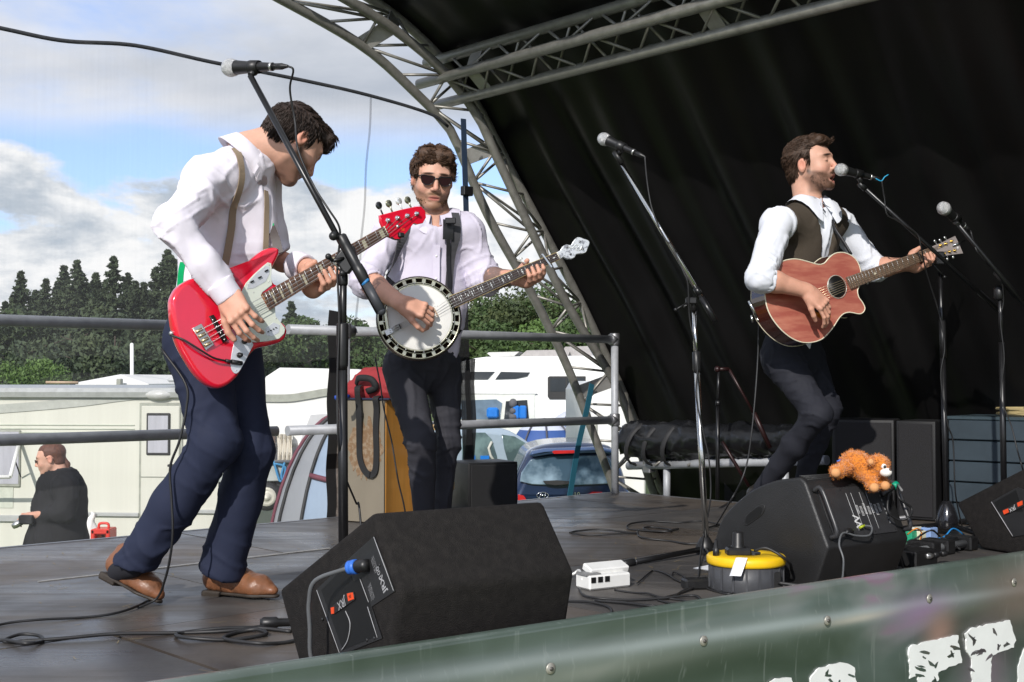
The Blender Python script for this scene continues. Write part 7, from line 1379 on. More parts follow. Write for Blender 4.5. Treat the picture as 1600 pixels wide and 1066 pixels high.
    b = MB(); b.rod(at(1, 0, h), at(1, 1, h), .0025, n=6); b.build('nut', ivory, fb)
    hp = [(1052, 290), (1092, 370), (1150, 395), (1190, 400), (1250, 340), (1310, 262), (1340, 272), (1385, 262), (1412, 215), (1405, 160), (1370, 122), (1330, 122), (1200, 150), (1030, 195), (1035, 250)]
    hq = np.array([PL.uv(*zn(*q)) for q in hp]); b = MB(); b.prism(PL, hq, -.010, .004, rnd=.002, both=True); hs_ = b.build('headstock', redp_, t)
    Wn = lambda x, y, hh=0: PL.w(*PL.uv(*zn(x, y)), hh)
    kc = [M('tuner_dark', (.08, .08, .085), .25, .9), M('tuner_olive', (.32, .31, .22), .25, .9), M('tuner_bright', (.9, .9, .9), .2, .6), M('tuner_olive', (.32, .31, .22), .25, .9)]
    for k, (x, y, kx, ky) in enumerate(((1090, 240, 1035, 120), (1170, 220, 1118, 105), (1252, 202, 1200, 85), (1330, 185, 1275, 75))):
        b = MB(); b.lathe(Wn(x, y, .004), PL.n, [(.0085, 0), (.0085, .002), (.005, .003), (.0048, .012), (.0035, .013), (0, .013)], 12); po_ = b.build('tuning_post', chrome, hs_); b = MB(); e = Wn(kx, ky, -.006); b.rod(Wn(x, y, -.008), e, .0028, n=6); d1 = nrm(e - Wn(x, y, -.008)); b.ball(e + d1 * .004, (.013, .013, .003), 12, R=(d1, np.cross(PL.n, d1), PL.n)); b.build('tuning_key', kc[k], hs_)
    b = MB(); b.lathe(Wn(1175, 288, .004), PL.n, [(.006, 0), (.005, .003), (0, .004)], 10); b.build('string_tree', silv, hs_); b = MB(); b.box(Wn(1196, 362, .006), (.010, .008, .010), (PL.a, PL.b, PL.n), bev=.003); b.tube([Wn(1120, 375, .002), Wn(1160, 395, .0), Wn(1190, 400, .004), Wn(1190, 425, .004)], .0035, 6); b.build('clip_tuner', bpl, hs_); b = MB(); b.box(Wn(1218, 315, .0045), (.006, .005, .0006), (PL.a, PL.b, PL.n)); b.build('sticker', M('logo_orange', (.75, .07, .015), .5), hs_)
    br_, hp2 = [W_(252 + k * 20, 628 + k * 30, .014) for k in range(4)], [Wn(1090 + k * 80, 240 - k * 18, .012) for k in range(4)]
    for k in range(4): f = .15 + .7 * k / 3; b = MB(); b.tube([br_[k], at(tot - 4, f, h + .006), at(2, f, h + .003), hp2[k]], .0010, 5); b.build('string', silv, t)
    b = MB(); b.tube(curve([W_(85, 650, -.02), W_(150, 690, .01), W_(250, 760, .022), W_(340, 810, .018), W_(430, 830, .012)], 5), .0032, 6); b.rod(W_(425, 828, .012), W_(470, 835, .012), .0055, n=8); b.rod(W_(465, 834, .011), W_(538, 845, .008), .0068, n=8); b.build('jack_lead', cabm, t)
    b = MB(); b.ball(W_(795, 85, -.02), .008, 8); b.ball(W_(95, 640, -.02), .008, 8); b.build('strap_button', silv, t)
red_bass()
# ================================================================== BANJO PLAYER
BJ = Plane(P(655, 496.5, 4.84), nrm(V3(.12, -.985, .08)))
def banjo_player():
    r = thing('person', V3(P(668, 850, 5.2)[0], 5.2, DECK), 'bearded man in sunglasses, pale shirt and grey braces playing a banjo', 'person')
    neck = P(682, 338, 5.10); shR, shL = P(611, 366, 5.06), P(731, 364, 5.14); elR, wrR = P(570, 437, 4.90), P(628, 475, 4.745); elL, wrL = P(757, 436, 5.14), P(812, 434, 4.96)
    pelv, chest = P(662, 545, 5.16), P(670, 385, 5.14); fac = nrm(V3(.12, -1, 0)); hipR, hipL = P(629, 575, 5.12), P(690, 575, 5.22); knR, knL = P(658, 690, 5.02), P(700, 688, 5.20); anR, anL = P(664, 826, 5.12), P(688, 822, 5.28)
    hc = P(676, 280, 5.07); H = head_frame(hc, V3(.20, -.94, -.25), V3(.06, 0, 1)); s = 1.02
    hs = SD(); p = head_sd(hs, H, s, neck=neck); hs.cone(neck, P(680, 390, 5.075), .046, .046, .03)
    c, l, f, u = H; R = np.array([l, f, u])
    parts = [sdm(hs, .003, head_cols(H, s, (.06, .03, .018), .70, (.17, .085, .042)))]
    a = SD(); arm_sd(a, elR, wrR, .044, .029); hand(a, wrR, P(680, 492, 4.75) - wrR, V3(-.1, -.8, .6), 1, [(30, 55, 30), (32, 55, 35), (30, 50, 30), (26, 40, 25)], thumb=(.55, .85, -.15), tc=(5, 15, 25)); parts.append(sdm(a, .0033, tattoo_cols(elR, wrR, .0), 0))
    a = SD(); arm_sd(a, elL, wrL, .043, .028); t = BJ.hit(872, 400) - BJ.hit(706, 473); grip(a, wrL, BJ.hit(832, 418.5) - BJ.n * .006, t, BJ.n, .020, .016); parts.append(sdm(a, .0033, tattoo_cols(elL, wrL, .75), 0))
    b_ = SD(); b_.cone(pelv, chest, .11, .115, .06, flat=(fac, .7)); b_.cone(shR, shL, .045, .045, .05); b_.cone(shR, elR, .040, .038, .03); b_.cone(shL, elL, .040, .038, .03)
    for x, y, z in ((hipR, knR, anR), (hipL, knL, anL)): b_.cone(x, y, .05, .035, .03); b_.cone(y, z, .033, .026, .03)
    parts.append(sdm(b_, .016, hand_cols(), 0)); merge_mesh('body', parts, skin, r)
    hm_ = hairm('hair_brown', (.075, .038, .020)); q = p
    hh = SD(); hh.ell(q(0, -.014, .042), np.array([.084, .102, .092]) * s, R); hh.cone(q(-.048, .045, .103), q(.046, .052, .098), .024 * s, .025 * s, .03); hh.ell(q(0, -.055, -.02), np.array([.066, .05, .055]) * s, R, .02)
    hh.box(q(0, .104, -.040), np.array([.065, .072, .112]) * s, R, .03, .012, True); hh.box(q(0, .035, -.085), np.array([.12, .060, .080]) * s, R, .02, .012, True)
    for sg in (-1, 1): hh.ell(q(sg * .085, -.004, -.010), np.array([.018, .024, .034]) * s, R, .006, True)
    sdobj(hh, 'hair', hm_, .0045, r, folds(.003, 20, 5, u, 1.2, .6)); tufts(hh, H, 3600, .030, hm_, 'hair_locks', r, lambda a_, b, e: (e > .02 or b < -.02) and not (b > .05 and e < .070), lambda a_, b, e: (.7 if a_ > 0 else -.5, .5, .25 if e > .08 else -.7), 8, .0015, .28, s, .20)
    bm = hairm('beard_brown', (.14, .070, .034)); bd = SD(); head_sd(bd, H, s * 1.012, ears=False); bd.half(q(0, .0, -.052), u, .006); bd.half(q(0, .012, 0), -f, .006); bd.ell(q(0, .10, -.064), np.array([.030, .03, .017]) * s, R, k=.004, sub=True)
    tufts(bd, H, 900, .007, bm, 'beard', r, lambda a_, b, e: -.125 < e < -.072 and b > .012 and not (abs(a_) < .030 and e > -.090) and not (abs(a_) < .045 and e > -.05 and abs(a_) > .024) and not (e > -.055 and abs(a_) < .05 and abs(a_) > .03), lambda a_, b, e: (0, .2, -1), 9, .0018, .35, s)
    # sunglasses
    g = MB(); dk = M('lens_dark', (.020, .004, .009), .12, spec=.5); fr_ = M('frame_black', (.010, .008, .009), .25)
    for sg in (-1, 1):
        L0 = [(-.026, .012), (.0, .014), (.026, .016), (.026, .002), (.020, -.014), (.006, -.021), (-.010, -.020), (-.021, -.010)]; pl = Plane(q(sg * .034, .100, .006), nrm(f + l * sg * .12)); pl.a = nrm(l * sg - pl.n * np.dot(l * sg, pl.n)); pl.b = u; g2 = MB(); qq = curve(np.array(L0) * s, 2, True); V = [pl.w(x, y, .002) for x, y in qq] + [pl.w(x, y, -.001) for x, y in qq]; n = len(qq); g2.add(V, [list(range(n)), list(range(n, 2 * n))[::-1]] + [(i, i + n, (i + 1) % n + n, (i + 1) % n) for i in range(n)]); g2.build('lens', dk, r); g.tube([pl.w(x, y, .002) for x, y in qq], .0022, 6, closed=True); g.rod(pl.w(.026 * s, .012 * s, .002), q(sg * .080, .0, .010), .0028, n=6)
    g.rod(q(-.010, .103, .012), q(.010, .103, .012), .003, n=6); g.build('sunglasses_frame', fr_, r)
    # shirt
    sh = SD(); sh.cone(chest, P(664, 470, 5.14), .158, .150, .06, flat=(fac, .70)); sh.cone(P(664, 470, 5.14), pelv + UP * .02, .150, .140, .06, flat=(fac, .74)); sh.cone(shR, shL, .068, .068, .06); sh.cone(P(640, 358, 5.12), neck - V3(0, 0, .045), .055, .048, .05); sh.cone(P(722, 358, 5.12), neck - V3(0, 0, .045), .055, .048, .05)
    for S_, E_, W_ in ((shR, elR, wrR), (shL, elL, wrL)): sh.cone(S_, E_, .060, .056, .03); sl = SD(); sl.cone(E_, E_ + (W_ - E_) * .22, .062, .058, .02); sl.half(E_ + (W_ - E_) * .15, W_ - E_, .002); sh.add(sl, .03)
    sh.ell(neck + V3(.0, -.04, .010), (.064, .080, .070), k=.006, sub=True); sh.cone(neck + V3(.0, -.11, -.01), P(684, 378, 5.0), .046, .014, .004, True)
    m_ = clothm('shirt_lilac', (.60, .56, .66)); sdobj(sh, 'shirt', m_, .0075, r, folds(.0115, 7, 4.2, nrm(V3(.2, 0, 1)), 1.8, .12, [(elR, .10, shR - elR, .010, .04), (elL, .10, shL - elL, .010, .04), (P(610, 390, 5.0), .09, V3(.7, 0, 1), .007, .045)]))
    for e_, w_, k0 in ((elR, wrR, .10), (elL, wrL, .12)):
        d = nrm(w_ - e_); o_ = e_ + (w_ - e_) * k0; cf = SD(); cf.cone(o_, o_ + d * .035, .060, .057); cf.cone(o_ - d * .03, o_ + d * .09, .045, .045, .002, True); cf.half(o_ + d * .030, d, .003); cf.half(o_ - d * .02, -d, .003); sdobj(cf, 'rolled_cuff', m_, .005, r, folds(.004, 12, 2, d, 1))
    cl = MB()
    for sg in (-1, 1):
        ring = []
        for t in np.linspace(.25, 2.9, 14):
            d = V3(math.sin(t) * -sg, math.cos(t) * -1.0 * -1 * -1, 0); d = V3(sg * math.sin(t), -math.cos(t), 0); o_ = max(0, math.cos(t)); ring.append([neck + d * .066 - UP * (.030 + .02 * o_), neck + d * .066 + UP * (.034 - .040 * o_), neck + d * .076 + UP * (.034 - .042 * o_), neck + d * (.092) - UP * (.012 + .075 * o_) + V3(sg * .012 * o_, 0, 0)])
        cl.grid(outof(sh, ring, .009), 0, True)
    cl.build('collar', m_, r)
    pk = MB(); plk = sh.snap([P(687 - .02 * (y - 395), y, 4.95) for y in np.linspace(384, 470, 12)], .010); pk.strip(plk, V3(1, 0, 0), .014, .003); pk.build('placket', m_, r)
    for k in range(2): b = MB(); b.lathe(plk[2 + 4 * k] + fac * .003, fac, [(.0045, 0), (.004, .002), (0, .0025)], 8); b.build('button', white, r)
    gb_ = clothm('brace_grey', (.06, .06, .065)); 
    strap_on(sh, [P(636, 348, 5.0), P(632, 372, 4.97), P(631, 400, 4.96), P(629, 440, 4.95), P(626, 480, 4.95)], None, .018, .003, gb_, 'braces', r); strap_on(sh, [P(712, 330, 5.05), P(717, 350, 5.0), P(719, 380, 4.97), P(716, 430, 4.95), P(708, 480, 4.95)], None, .016, .003, gb_, 'braces', r)
    ls = M('banjo_strap_leather', (.012, .012, .014), .4); strap_on(sh, [P(700, 344, 5.02), P(703, 360, 4.98), P(705, 376, 4.96)], None, .021, .005, ls, 'instrument_strap', r, .012); strap_on(sh, [P(705, 376, 4.96), P(710, 400, 4.95), P(715, 440, 4.94), P(718, 468, 4.93)], None, .008, .004, ls, 'instrument_strap', r, .012)
    b = MB(); b.box(P(704, 345, 4.985), (.022, .006, .012), bev=.003); b.build('strap_buckle', M('black_metal', (.02, .02, .022), .45, .4), r)
    tk = clothm('trouser_charcoal', (.034, .034, .042), .75, b=.1); tr_ = SD(); tr_.cone(pelv + UP * .06, pelv - UP * .04, .138, .142, .05, flat=(fac, .72)); tr_.cone(hipR, knR, .088, .062, .03); tr_.cone(knR, anR, .062, .046, .02); tr_.cone(hipL, knL, .086, .060, .03); tr_.cone(knL, anL, .060, .044, .02); tr_.half(anR + V3(0, 0, -.03), -UP, .003)
    sdobj(tr_, 'trousers', tk, .0085, r, folds(.011, 5.5, 2.2, V3(.1, 0, 1), 1.6, .12, [(knR + V3(0, 0, .02), .13, V3(.25, 0, 1), .008, .055), (knL, .13, V3(-.2, 0, 1), .008, .06), (P(660, 590, 5.05), .12, V3(.5, 0, 1), .011, .05), (P(668, 630, 5.05), .10, V3(.4, 0, 1), .008, .05)]))
    bl = clothm('belt_black', (.012, .012, .012)); b = MB(); cc_ = pelv + UP * .075; b.tube([cc_ + V3(.150 * math.cos(t), .112 * math.sin(t), 0) for t in np.linspace(0, 6.28, 40)[:-1]], .012, 6, closed=True, flat=1.4); b.build('belt', bl, r)
    shoe(r, FL(655, 850), FL(648, 878), UP, M('leather_black', (.02, .018, .016), .35), soleb, lace=False); shoe(r, FL(688, 845), FL(706, 868), UP, M('leather_black', (.02, .018, .016), .35), soleb, lace=False)
def tattoo_cols(a, b, amt):
    d = nrm(b - a)
    def fn(V):
        n = fbm(V * 30, 2); c = np.tile(SK * V3(.98, .92, .90), (len(V), 1)) * (1 + .08 * n)[:, None]; t = ((V - a) @ d) / np.linalg.norm(b - a); w = np.clip((.92 - t) / .06, 0, 1) * np.clip((fbm(V * 22 + 9, 3) + .25) * 5, 0, 1) * amt; w2 = (np.abs(fbm(V * 30 + 3, 2)) < .05) * (t > .1) * (t < .5) * (.5 if amt == 0 else 0); w = np.clip(w + w2, 0, 1)[:, None]; return np.clip(c * (1 - w) + np.array((.07, .07, .075)) * w, 0, 1)
    return fn
banjo_player()
def banjo():
    t = thing('banjo', BJ.hit(655, 562), 'five-string banjo with white head, silver flange and ornate pearl peghead', 'banjo'); o = BJ.o; N_ = BJ.n
    w = lambda u, v, h=0: BJ.w(u, v, h); brass = M('flange_nickel', (.50, .48, .36), .25, .95, var=.25, scale=60); dark = M('resonator', (.025, .014, .010), .25, coat=.6); headm = M('banjo_head', (.66, .65, .62), .5, var=.05, scale=9)
    b = MB(); b.lathe(o - N_ * .075, N_, [(0, 0), (.150, .004), (.163, .012), (.167, .03), (.167, .052), (.163, .056), (.158, .056), (.152, .040), (0, .040)], 56); b.build('resonator', dark, t)
    b = MB(); ring = []
    for k in range(96): a = 2 * math.pi * k / 96; ring.append((math.cos(a), math.sin(a)))
    b.tube([w(x * .158, y * .158, -.014) for x, y in ring], .0032, 6, closed=True); b.build('flange_edge', brass, t); b = MB(); b.tube([w(x * .139, y * .139, -.014) for x, y in ring], .0026, 6, closed=True); b.build('flange_edge', brass, t)
    for k in range(24):
        a = 2 * math.pi * (k + .5) / 24; d = V3(0, 0, 0) + BJ.a * math.cos(a) + BJ.b * math.sin(a); s_ = np.cross(N_, d); b = MB(); b.box(o + d * .1485 - N_ * .014, (.010, .0075, .0018), (d, s_, N_), bev=.001); fl = b.build('flange_spoke', brass, t)
        b = MB(); b.rod(o + d * .1385 - N_ * .010, o + d * .1365 + N_ * .007, .0024, n=6); b.ball(o + d * .1345 + N_ * .008, .0034, 8); b.build('hook', silv, t)
    b = MB(); b.lathe(o - N_ * .010, N_, [(.126, 0), (.1335, 0), (.1335, .014), (.1295, .016), (.126, .014)], 64); b.build('tension_hoop', brass, t)
    b = MB(); b.lathe(o - N_ * .012, N_, [(0, 0), (.127, 0), (.127, .0165), (.1235, .0175), (0, .0178)], 64); b.build('drum_head', headm, t)
    z = lambda x, y: (570 + x / 5.92, 400 + y / 5.92)
    W_ = lambda x, y, h=0: BJ.w(*BJ.uv(*z(x, y)), h)
    b = MB(); c = W_(200, 600, .010); d = nrm(W_(185, 500) - W_(215, 700)); b.box(c, (.045, .006, .004), (d, np.cross(N_, d), N_), bev=.002); b.build('arm_rest', brass, t)
    tp = MB(); tp.box(W_(222, 705, .012), (.016, .012, .003), (nrm(W_(310, 660) - W_(220, 705)), np.cross(N_, nrm(W_(310, 660) - W_(220, 705))), N_), bev=.002)
    tpo = tp.build('tailpiece', silv, t)
    for k in range(3): b = MB(); b.rod(W_(222 - k * -4, 680 + k * 17, .014), W_(306 + k * 5, 640 + k * 22, .012), .0022, n=6); b.build('tailpiece_finger', silv, tpo)
    b = MB(); dd = nrm(W_(338, 688) - W_(308, 622)); b.box((W_(338, 688, .012) + W_(308, 622, .012)) / 2, (.0095, .0018, .005), (dd, np.cross(N_, dd), N_)); b.build('tailpiece_bar', bpl, tpo)
    b = MB(); bc = W_(655, 525, .012); dd = nrm(W_(690, 545) - W_(640, 455)); dd = nrm(W_(695, 540) - W_(650, 450)); b.box(bc, (.020, .002, .007), (dd, np.cross(N_, dd), N_)); b.build('bridge', M('maple', (.42, .25, .12), .35), t)
    rr = np.random.default_rng(3); b = MB()
    for k in range(9): b.lathe(W_(610 + rr.uniform(0, 80), 455 + rr.uniform(0, 95), .006), N_, [(.0013, 0), (.001, .0006), (0, .0008)], 6)
    bo = b.build('drum_marks', bpl, t); bo['kind'] = 'stuff'
    # neck
    z4_ = lambda x, y: (720 + x / 7.105, 350 + y / 7.105); n0a, n0b = BJ.hit(*z(780, 380)), BJ.hit(*z(830, 485)); n1a, n1b = BJ.hit(*z4_(1058, 325)), BJ.hit(*z4_(1095, 398)); h = .016; ebony = M('ebony', (.035, .020, .016), .4, var=.3, scale=30); bind = M('binding_gold', (.55, .42, .16), .4)
    b = MB(); q = [n0a, n0b, n1b, n1a]; b.add([p + N_ * .008 for p in q] + [p + N_ * h for p in q], [(3, 2, 1, 0), (4, 5, 6, 7), (0, 1, 5, 4), (1, 2, 6, 5), (2, 3, 7, 6), (3, 0, 4, 7)]); fb = b.build('fretboard', ebony, t)
    for x, y in ((n0a, n1a), (n0b, n1b)): b = MB(); b.rod(x + N_ * (h - .002), y + N_ * (h - .002), .0018, n=6); b.build('binding', bind, fb)
    b = MB(); b.tube([(n0a + n0b) / 2, (n1a + n1b) / 2], [np.linalg.norm(n0a - n0b) / 2 * .95, np.linalg.norm(n1a - n1b) / 2 * .95], 12, flat=.6, up=N_); b.build('neck', dark, t)
    fr = [1 - 2 ** (-i / 12) for i in range(0, 20)]; tot = fr[18] * 1.03
    def at(m, f_, hh): a = 1 - m / tot; pa, pb_ = n0a + (n1a - n0a) * a, n0b + (n1b - n0b) * a; return pa + (pb_ - pa) * f_ + N_ * hh
    for i in range(1, 19): b = MB(); b.rod(at(fr[i], 0, h + .0006), at(fr[i], 1, h + .0006), .0011, n=5); b.build('fret', silv, fb)
    pearl = M('pearl', (.62, .64, .62), .25, .2, var=.3, scale=90)
    for i in (1, 3, 5, 7, 8, 10, 12, 14, 15, 17):
        c = (fr[i - 1] + fr[i]) / 2; e = (fr[i] - fr[i - 1]) * .17; b = MB()
        for k, (f0_, rr_) in enumerate(((.32, .6), (.5, 1), (.68, .6))):
            if i in (1, 3, 15) and k != 1: continue
            b.add([at(c - e * rr_, f0_, h + .0005), at(c, f0_ - .09, h + .0005), at(c + e * rr_, f0_, h + .0005), at(c, f0_ + .09, h + .0005)], [(0, 1, 2, 3)])
        io = b.build('inlay', pearl, fb)
        if len(b.f) > 1: io['kind'] = 'stuff'
    b = MB(); b.rod(at(0, 0, h), at(0, 1, h), .0026, n=6); b.build('nut', M('bone', (.7, .66, .55), .5), fb)
    hp = [(1060, 325), (1100, 300), (1120, 262), (1165, 232), (1215, 242), (1240, 200), (1285, 155), (1330, 158), (1360, 172), (1405, 185), (1425, 215), (1405, 270), (1385, 320), (1340, 335), (1280, 340), (1262, 375), (1210, 395), (1160, 388), (1130, 372), (1095, 398)]
    hq = curve(np.array([BJ.uv(*z4_(*q)) for q in hp]), 2, True); b = MB(); b.prism(BJ, hq, -.004, .012, rnd=.002); ph = b.build('peghead', M('peghead_pearl', (.30, .30, .31), .25, .6, var=.3, scale=60, col2=(.66, .67, .66), thresh=(.42, .52)), t)
    for x, y in ((1175, 262), (1312, 205), (1345, 285), (1212, 342)): b = MB(); c = BJ.w(*BJ.uv(*z4_(x, y)), .012); b.lathe(c, N_, [(.0055, 0), (.0055, .002), (.003, .003), (.003, .010), (0, .011)], 10); b.build('tuning_post', chrome, ph)
    ring4 = curve(np.array([(1180, 255), (1230, 275), (1275, 235), (1300, 260), (1270, 290), (1310, 300), (1340, 250)]), 5)
    b = MB(); b.tube([BJ.w(*BJ.uv(*z4_(*q)), .013) for q in ring4], .0018, 5); b.build('scroll_inlay', pearl, ph)
    b = MB(); A_, B_ = BJ.w(*BJ.uv(*z4_(895, 350)), h + .008), BJ.w(*BJ.uv(*z4_(1000, 495)), h + .008); d = nrm(B_ - A_); b.box((A_ + B_) / 2, (np.linalg.norm(A_ - B_) / 2, .0035, .005), (d, np.cross(N_, d), N_), bev=.001); b.rod(A_, A_ - N_ * .04, .003, n=6); b.build('capo', M('capo_grey', (.42, .46, .50), .35, .6), t)
    b = MB(); c = BJ.w(*BJ.uv(*z4_(670, 400)), .0); b.ball(c + BJ.b * .006, (.007, .005, .003), 8, R=(BJ.a, BJ.b, N_)); b.rod(c, BJ.w(*BJ.uv(*z4_(715, 440)), .004), .003, n=6); b.build('fifth_peg', pearl, t)
    for k in range(4): b = MB(); f_ = .15 + .7 * k / 3; b.tube([W_(310, 640 + k * 12, .014), bc + dd * (.013 - .009 * k) * -1 + N_ * .008, at(tot - .001, f_, h + .005), at(.0, f_, h + .003)], .0008, 4); b.build('string', silv, t)
banjo()
# ================================================================== SINGER
GP = Plane(P(1270, 470, 5.30), nrm(V3(.42, -.89, .13)))
def singer():
    r = thing('person', V3(P(1245, 820, 5.65)[0], 5.65, DECK), 'singing man in white shirt and brown waistcoat playing an acoustic guitar', 'person')
    neck = P(1266, 322, 5.60); shR, shL = P(1216, 350, 5.44), P(1313, 350, 5.72); elR, wrR = P(1188, 434, 5.15), P(1262, 455, 5.18); elL, wrL = P(1366, 420, 5.74), P(1424, 412, 5.62)
    pelv, chest, belly = P(1238, 545, 5.66), P(1262, 375, 5.62), P(1252, 460, 5.66); fac = nrm(V3(.62, -.78, 0)); hipR, hipL = P(1222, 560, 5.60), P(1256, 556, 5.76); knR, knL = P(1278, 646, 5.42), P(1292, 640, 5.72); anR, anL = P(1192, 764, 5.78), P(1244, 784, 5.88)
    hc = P(1266, 259, 5.60); H = head_frame(hc, V3(.84, -.53, .10), V3(-.10, 0, 1)); s = 1.05; c, l, f, u = H; R = np.array([l, f, u]); mo = .010
    hs = SD(); q = head_sd(hs, H, s, mo, neck); hs.cone(neck, P(1272, 372, 5.60), .045, .045, .03); parts = [sdm(hs, .003, head_cols(H, s, (.04, .022, .014), .80, (.075, .038, .024), mouth_open=mo))]
    a = SD(); arm_sd(a, elR, wrR, .044, .029); hand(a, wrR, P(1297, 486, 5.17) - wrR, V3(.1, -.75, .6), 1, [(22, 30, 20), (25, 32, 20), (28, 34, 22), (30, 34, 25)], thumb=(.5, .9, -.2), tc=(10, 15, 20), fl=1.05); parts.append(sdm(a, .0033, hand_cols(), 0))
    t = GP.hit(1452, 395) - GP.hit(1325, 443); a = SD(); arm_sd(a, elL, wrL, .042, .028); grip(a, wrL, GP.hit(1446, 398) - GP.n * .006, t, GP.n, .023, .014); parts.append(sdm(a, .0033, hand_cols(), 0))
    b_ = SD(); b_.cone(pelv, chest, .10, .105, .06, flat=(fac, .75)); b_.cone(shR, shL, .042, .042, .05); b_.cone(shR, elR, .038, .036, .03); b_.cone(shL, elL, .038, .036, .03)
    for x, y, z in ((hipR, knR, anR), (hipL, knL, anL)): b_.cone(x, y, .05, .035, .03); b_.cone(y, z, .033, .026, .03)
    parts.append(sdm(b_, .016, hand_cols(), 0)); merge_mesh('body', parts, skin, r)
    hm_ = hairm('hair_chestnut', (.055, .030, .018)); hh = SD(); hh.ell(q(0, -.016, .038), np.array([.080, .102, .090]) * s, R); hh.cone(q(-.035, .062, .098), q(.035, .060, .100), .022 * s, .022 * s, .02); hh.cone(q(0, .03, .112), q(0, .078, .092), .022 * s, .018 * s, .02); hh.ell(q(0, -.058, -.025), np.array([.060, .046, .055]) * s, R, .02)
    hh.box(q(0, .104, -.040), np.array([.12, .074, .112]) * s, R, .02, .012, True); hh.box(q(0, .035, -.085), np.array([.12, .060, .078]) * s, R, .02, .012, True)
    for sg in (-1, 1): hh.ell(q(sg * .083, -.004, -.010), np.array([.020, .026, .036]) * s, R, .006, True)
    sdobj(hh, 'hair', hm_, .0045, r, folds(.0015, 24, 6, f, 3, .5)); tufts(hh, H, 3400, .030, hm_, 'hair_locks', r, lambda a_, b, e: (e > .0 or b < -.02) and not (b > .03 and e < .070) and not (abs(a_) > .05 and b > -.03 and e < .01), lambda a_, b, e: (.1, .9 if e > .06 else -.5, .1 if e > .06 else -.8), 18, .0014, .12, s, .12)
    bd = SD(); head_sd(bd, H, s * 1.006, ears=False); tufts(bd, H, 1000, .006, hairm('beard_dark', (.07, .036, .022)), 'beard', r, lambda a_, b, e: -.125 < e < -.042 and b > .015 and not (abs(a_) < .027 and -.092 < e < -.053) and not (e > -.060 and abs(a_) > .022 and abs(a_) < .055), lambda a_, b, e: (0, .1, -1), 9, .0015, .30, s)
    b = MB(); b.box(q(0, .082, -.0635), (.011, .003, .0025), R, bev=.001); b.build('teeth', M('teeth', (.65, .6, .52), .3), r)
    sh = SD(); sh.cone(chest, belly, .142, .125, .06, flat=(fac, .76)); sh.cone(belly, pelv + UP * .02, .125, .125, .06, flat=(fac, .82)); sh.cone(shR, shL, .062, .058, .06); sh.cone(P(1240, 345, 5.54), neck - V3(0, 0, .02), .055, .054, .05); sh.cone(P(1300, 345, 5.68), neck - V3(0, 0, .02), .055, .052, .05)
    for S_, E_, W_ in ((shR, elR, wrR), (shL, elL, wrL)): sh.cone(S_, E_, .068, .056, .03); sl = SD(); sl.cone(E_, E_ + (W_ - E_) * .25, .058, .055, .02); sl.half(E_ + (W_ - E_) * .16, W_ - E_, .002); sh.add(sl, .03)
    sh.ell(neck + fac * .035 + V3(0, 0, .032), (.055, .055, .062), k=.006, sub=True); sh.cone(neck + fac * .09 + UP * .02, P(1286, 388, 5.50), .026, .010, .004, True)
    wh = clothm('shirt_blue_white', (.72, .74, .80)); sdobj(sh, 'shirt', wh, .0075, r, folds(.0080, 7.5, 14.2, nrm(V3(.2, 0, 1)), 1.8, .12, [(elR, .10, shR - elR, .012, .035), (elL, .09, shL - elL, .009, .035), (P(1212, 385, 5.42), .08, V3(.3, 0, 1), .009, .035)]))
    for e_, w_, k0 in ((elR, wrR, .13), (elL, wrL, .10)):
        d = nrm(w_ - e_); o_ = e_ + (w_ - e_) * k0; cf = SD(); cf.cone(o_, o_ + d * .035, .058, .053); cf.cone(o_ - d * .03, o_ + d * .09, .043, .043, .002, True); cf.half(o_ + d * .030, d, .003); cf.half(o_ - d * .02, -d, .003); sdobj(cf, 'rolled_cuff', wh, .005, r, folds(.004, 12, 2, d, 1))
    cl = MB()
    rt = nrm(np.cross(fac, UP))
    for sg in (-1, 1):
        ring = []
        for t_ in np.linspace(.3, 2.9, 14):
            d = rt * sg * math.sin(t_) + fac * math.cos(t_); o_ = max(0, math.cos(t_)); ring.append([neck + d * .062 - UP * (.030 + .02 * o_), neck + d * .064 + UP * (.044 - .040 * o_), neck + d * .074 + UP * (.044 - .042 * o_), neck + d * (.092 + .012 * math.sin(t_)) - UP * (.006 + .085 * o_) + rt * sg * .018 * o_])
        cl.grid(outof(sh, ring, .022), 0, True)
    cl.build('collar', wh, r)
    # waistcoat: a shell over the torso, open in a deep V, without sleeves
    wc = SD(); wc.cone(chest, belly, .158, .142, .06, flat=(fac, .78)); wc.cone(belly, pelv + UP * .07, .134, .130, .06, flat=(fac, .84)); wc.cone(shR + (shL - shR) * .16, shL - (shL - shR) * .16, .068, .066, .05); wc.cone(P(1240, 345, 5.54), neck - V3(0, 0, .02), .064, .060, .05); wc.cone(P(1300, 345, 5.68), neck - V3(0, 0, .02), .062, .058, .05)
    wc.ell(neck + fac * .02 + V3(0, 0, .028), (.078, .078, .060), k=.006, sub=True)
    Rv = np.array([rt, fac, UP]); V0 = chest + fac * .12
    for k in range(8): wc.box(V0 + UP * (.135 - .045 * k), (max(.008, .062 - .0080 * k), .10, .026), Rv, .006, .02, True)
    for sg, S_ in ((-1, shR), (1, shL)): wc.ell(S_ + rt * (.045 if np.dot(S_ - chest, rt) > 0 else -.045) - UP * .055, (.055, .085, .105), np.array([rt, fac, UP]), .01, True)
    sdobj(wc, 'waistcoat', clothm('waistcoat_brown', (.060, .048, .036), .9, sc=260, b=.4), .0075, r, folds(.005, 6, 3.3, UP, 1.6, .2))
    b = MB(); pts_ = [P(1300, 345, 5.55), P(1306, 360, 5.52), P(1318, 378, 5.50), P(1330, 398, 5.48)]; b.tube(curve(pts_, 4), .0055, 6, flat=1.6); b.build('guitar_strap', M('strap_thin', (.012, .012, .014), .5), r)
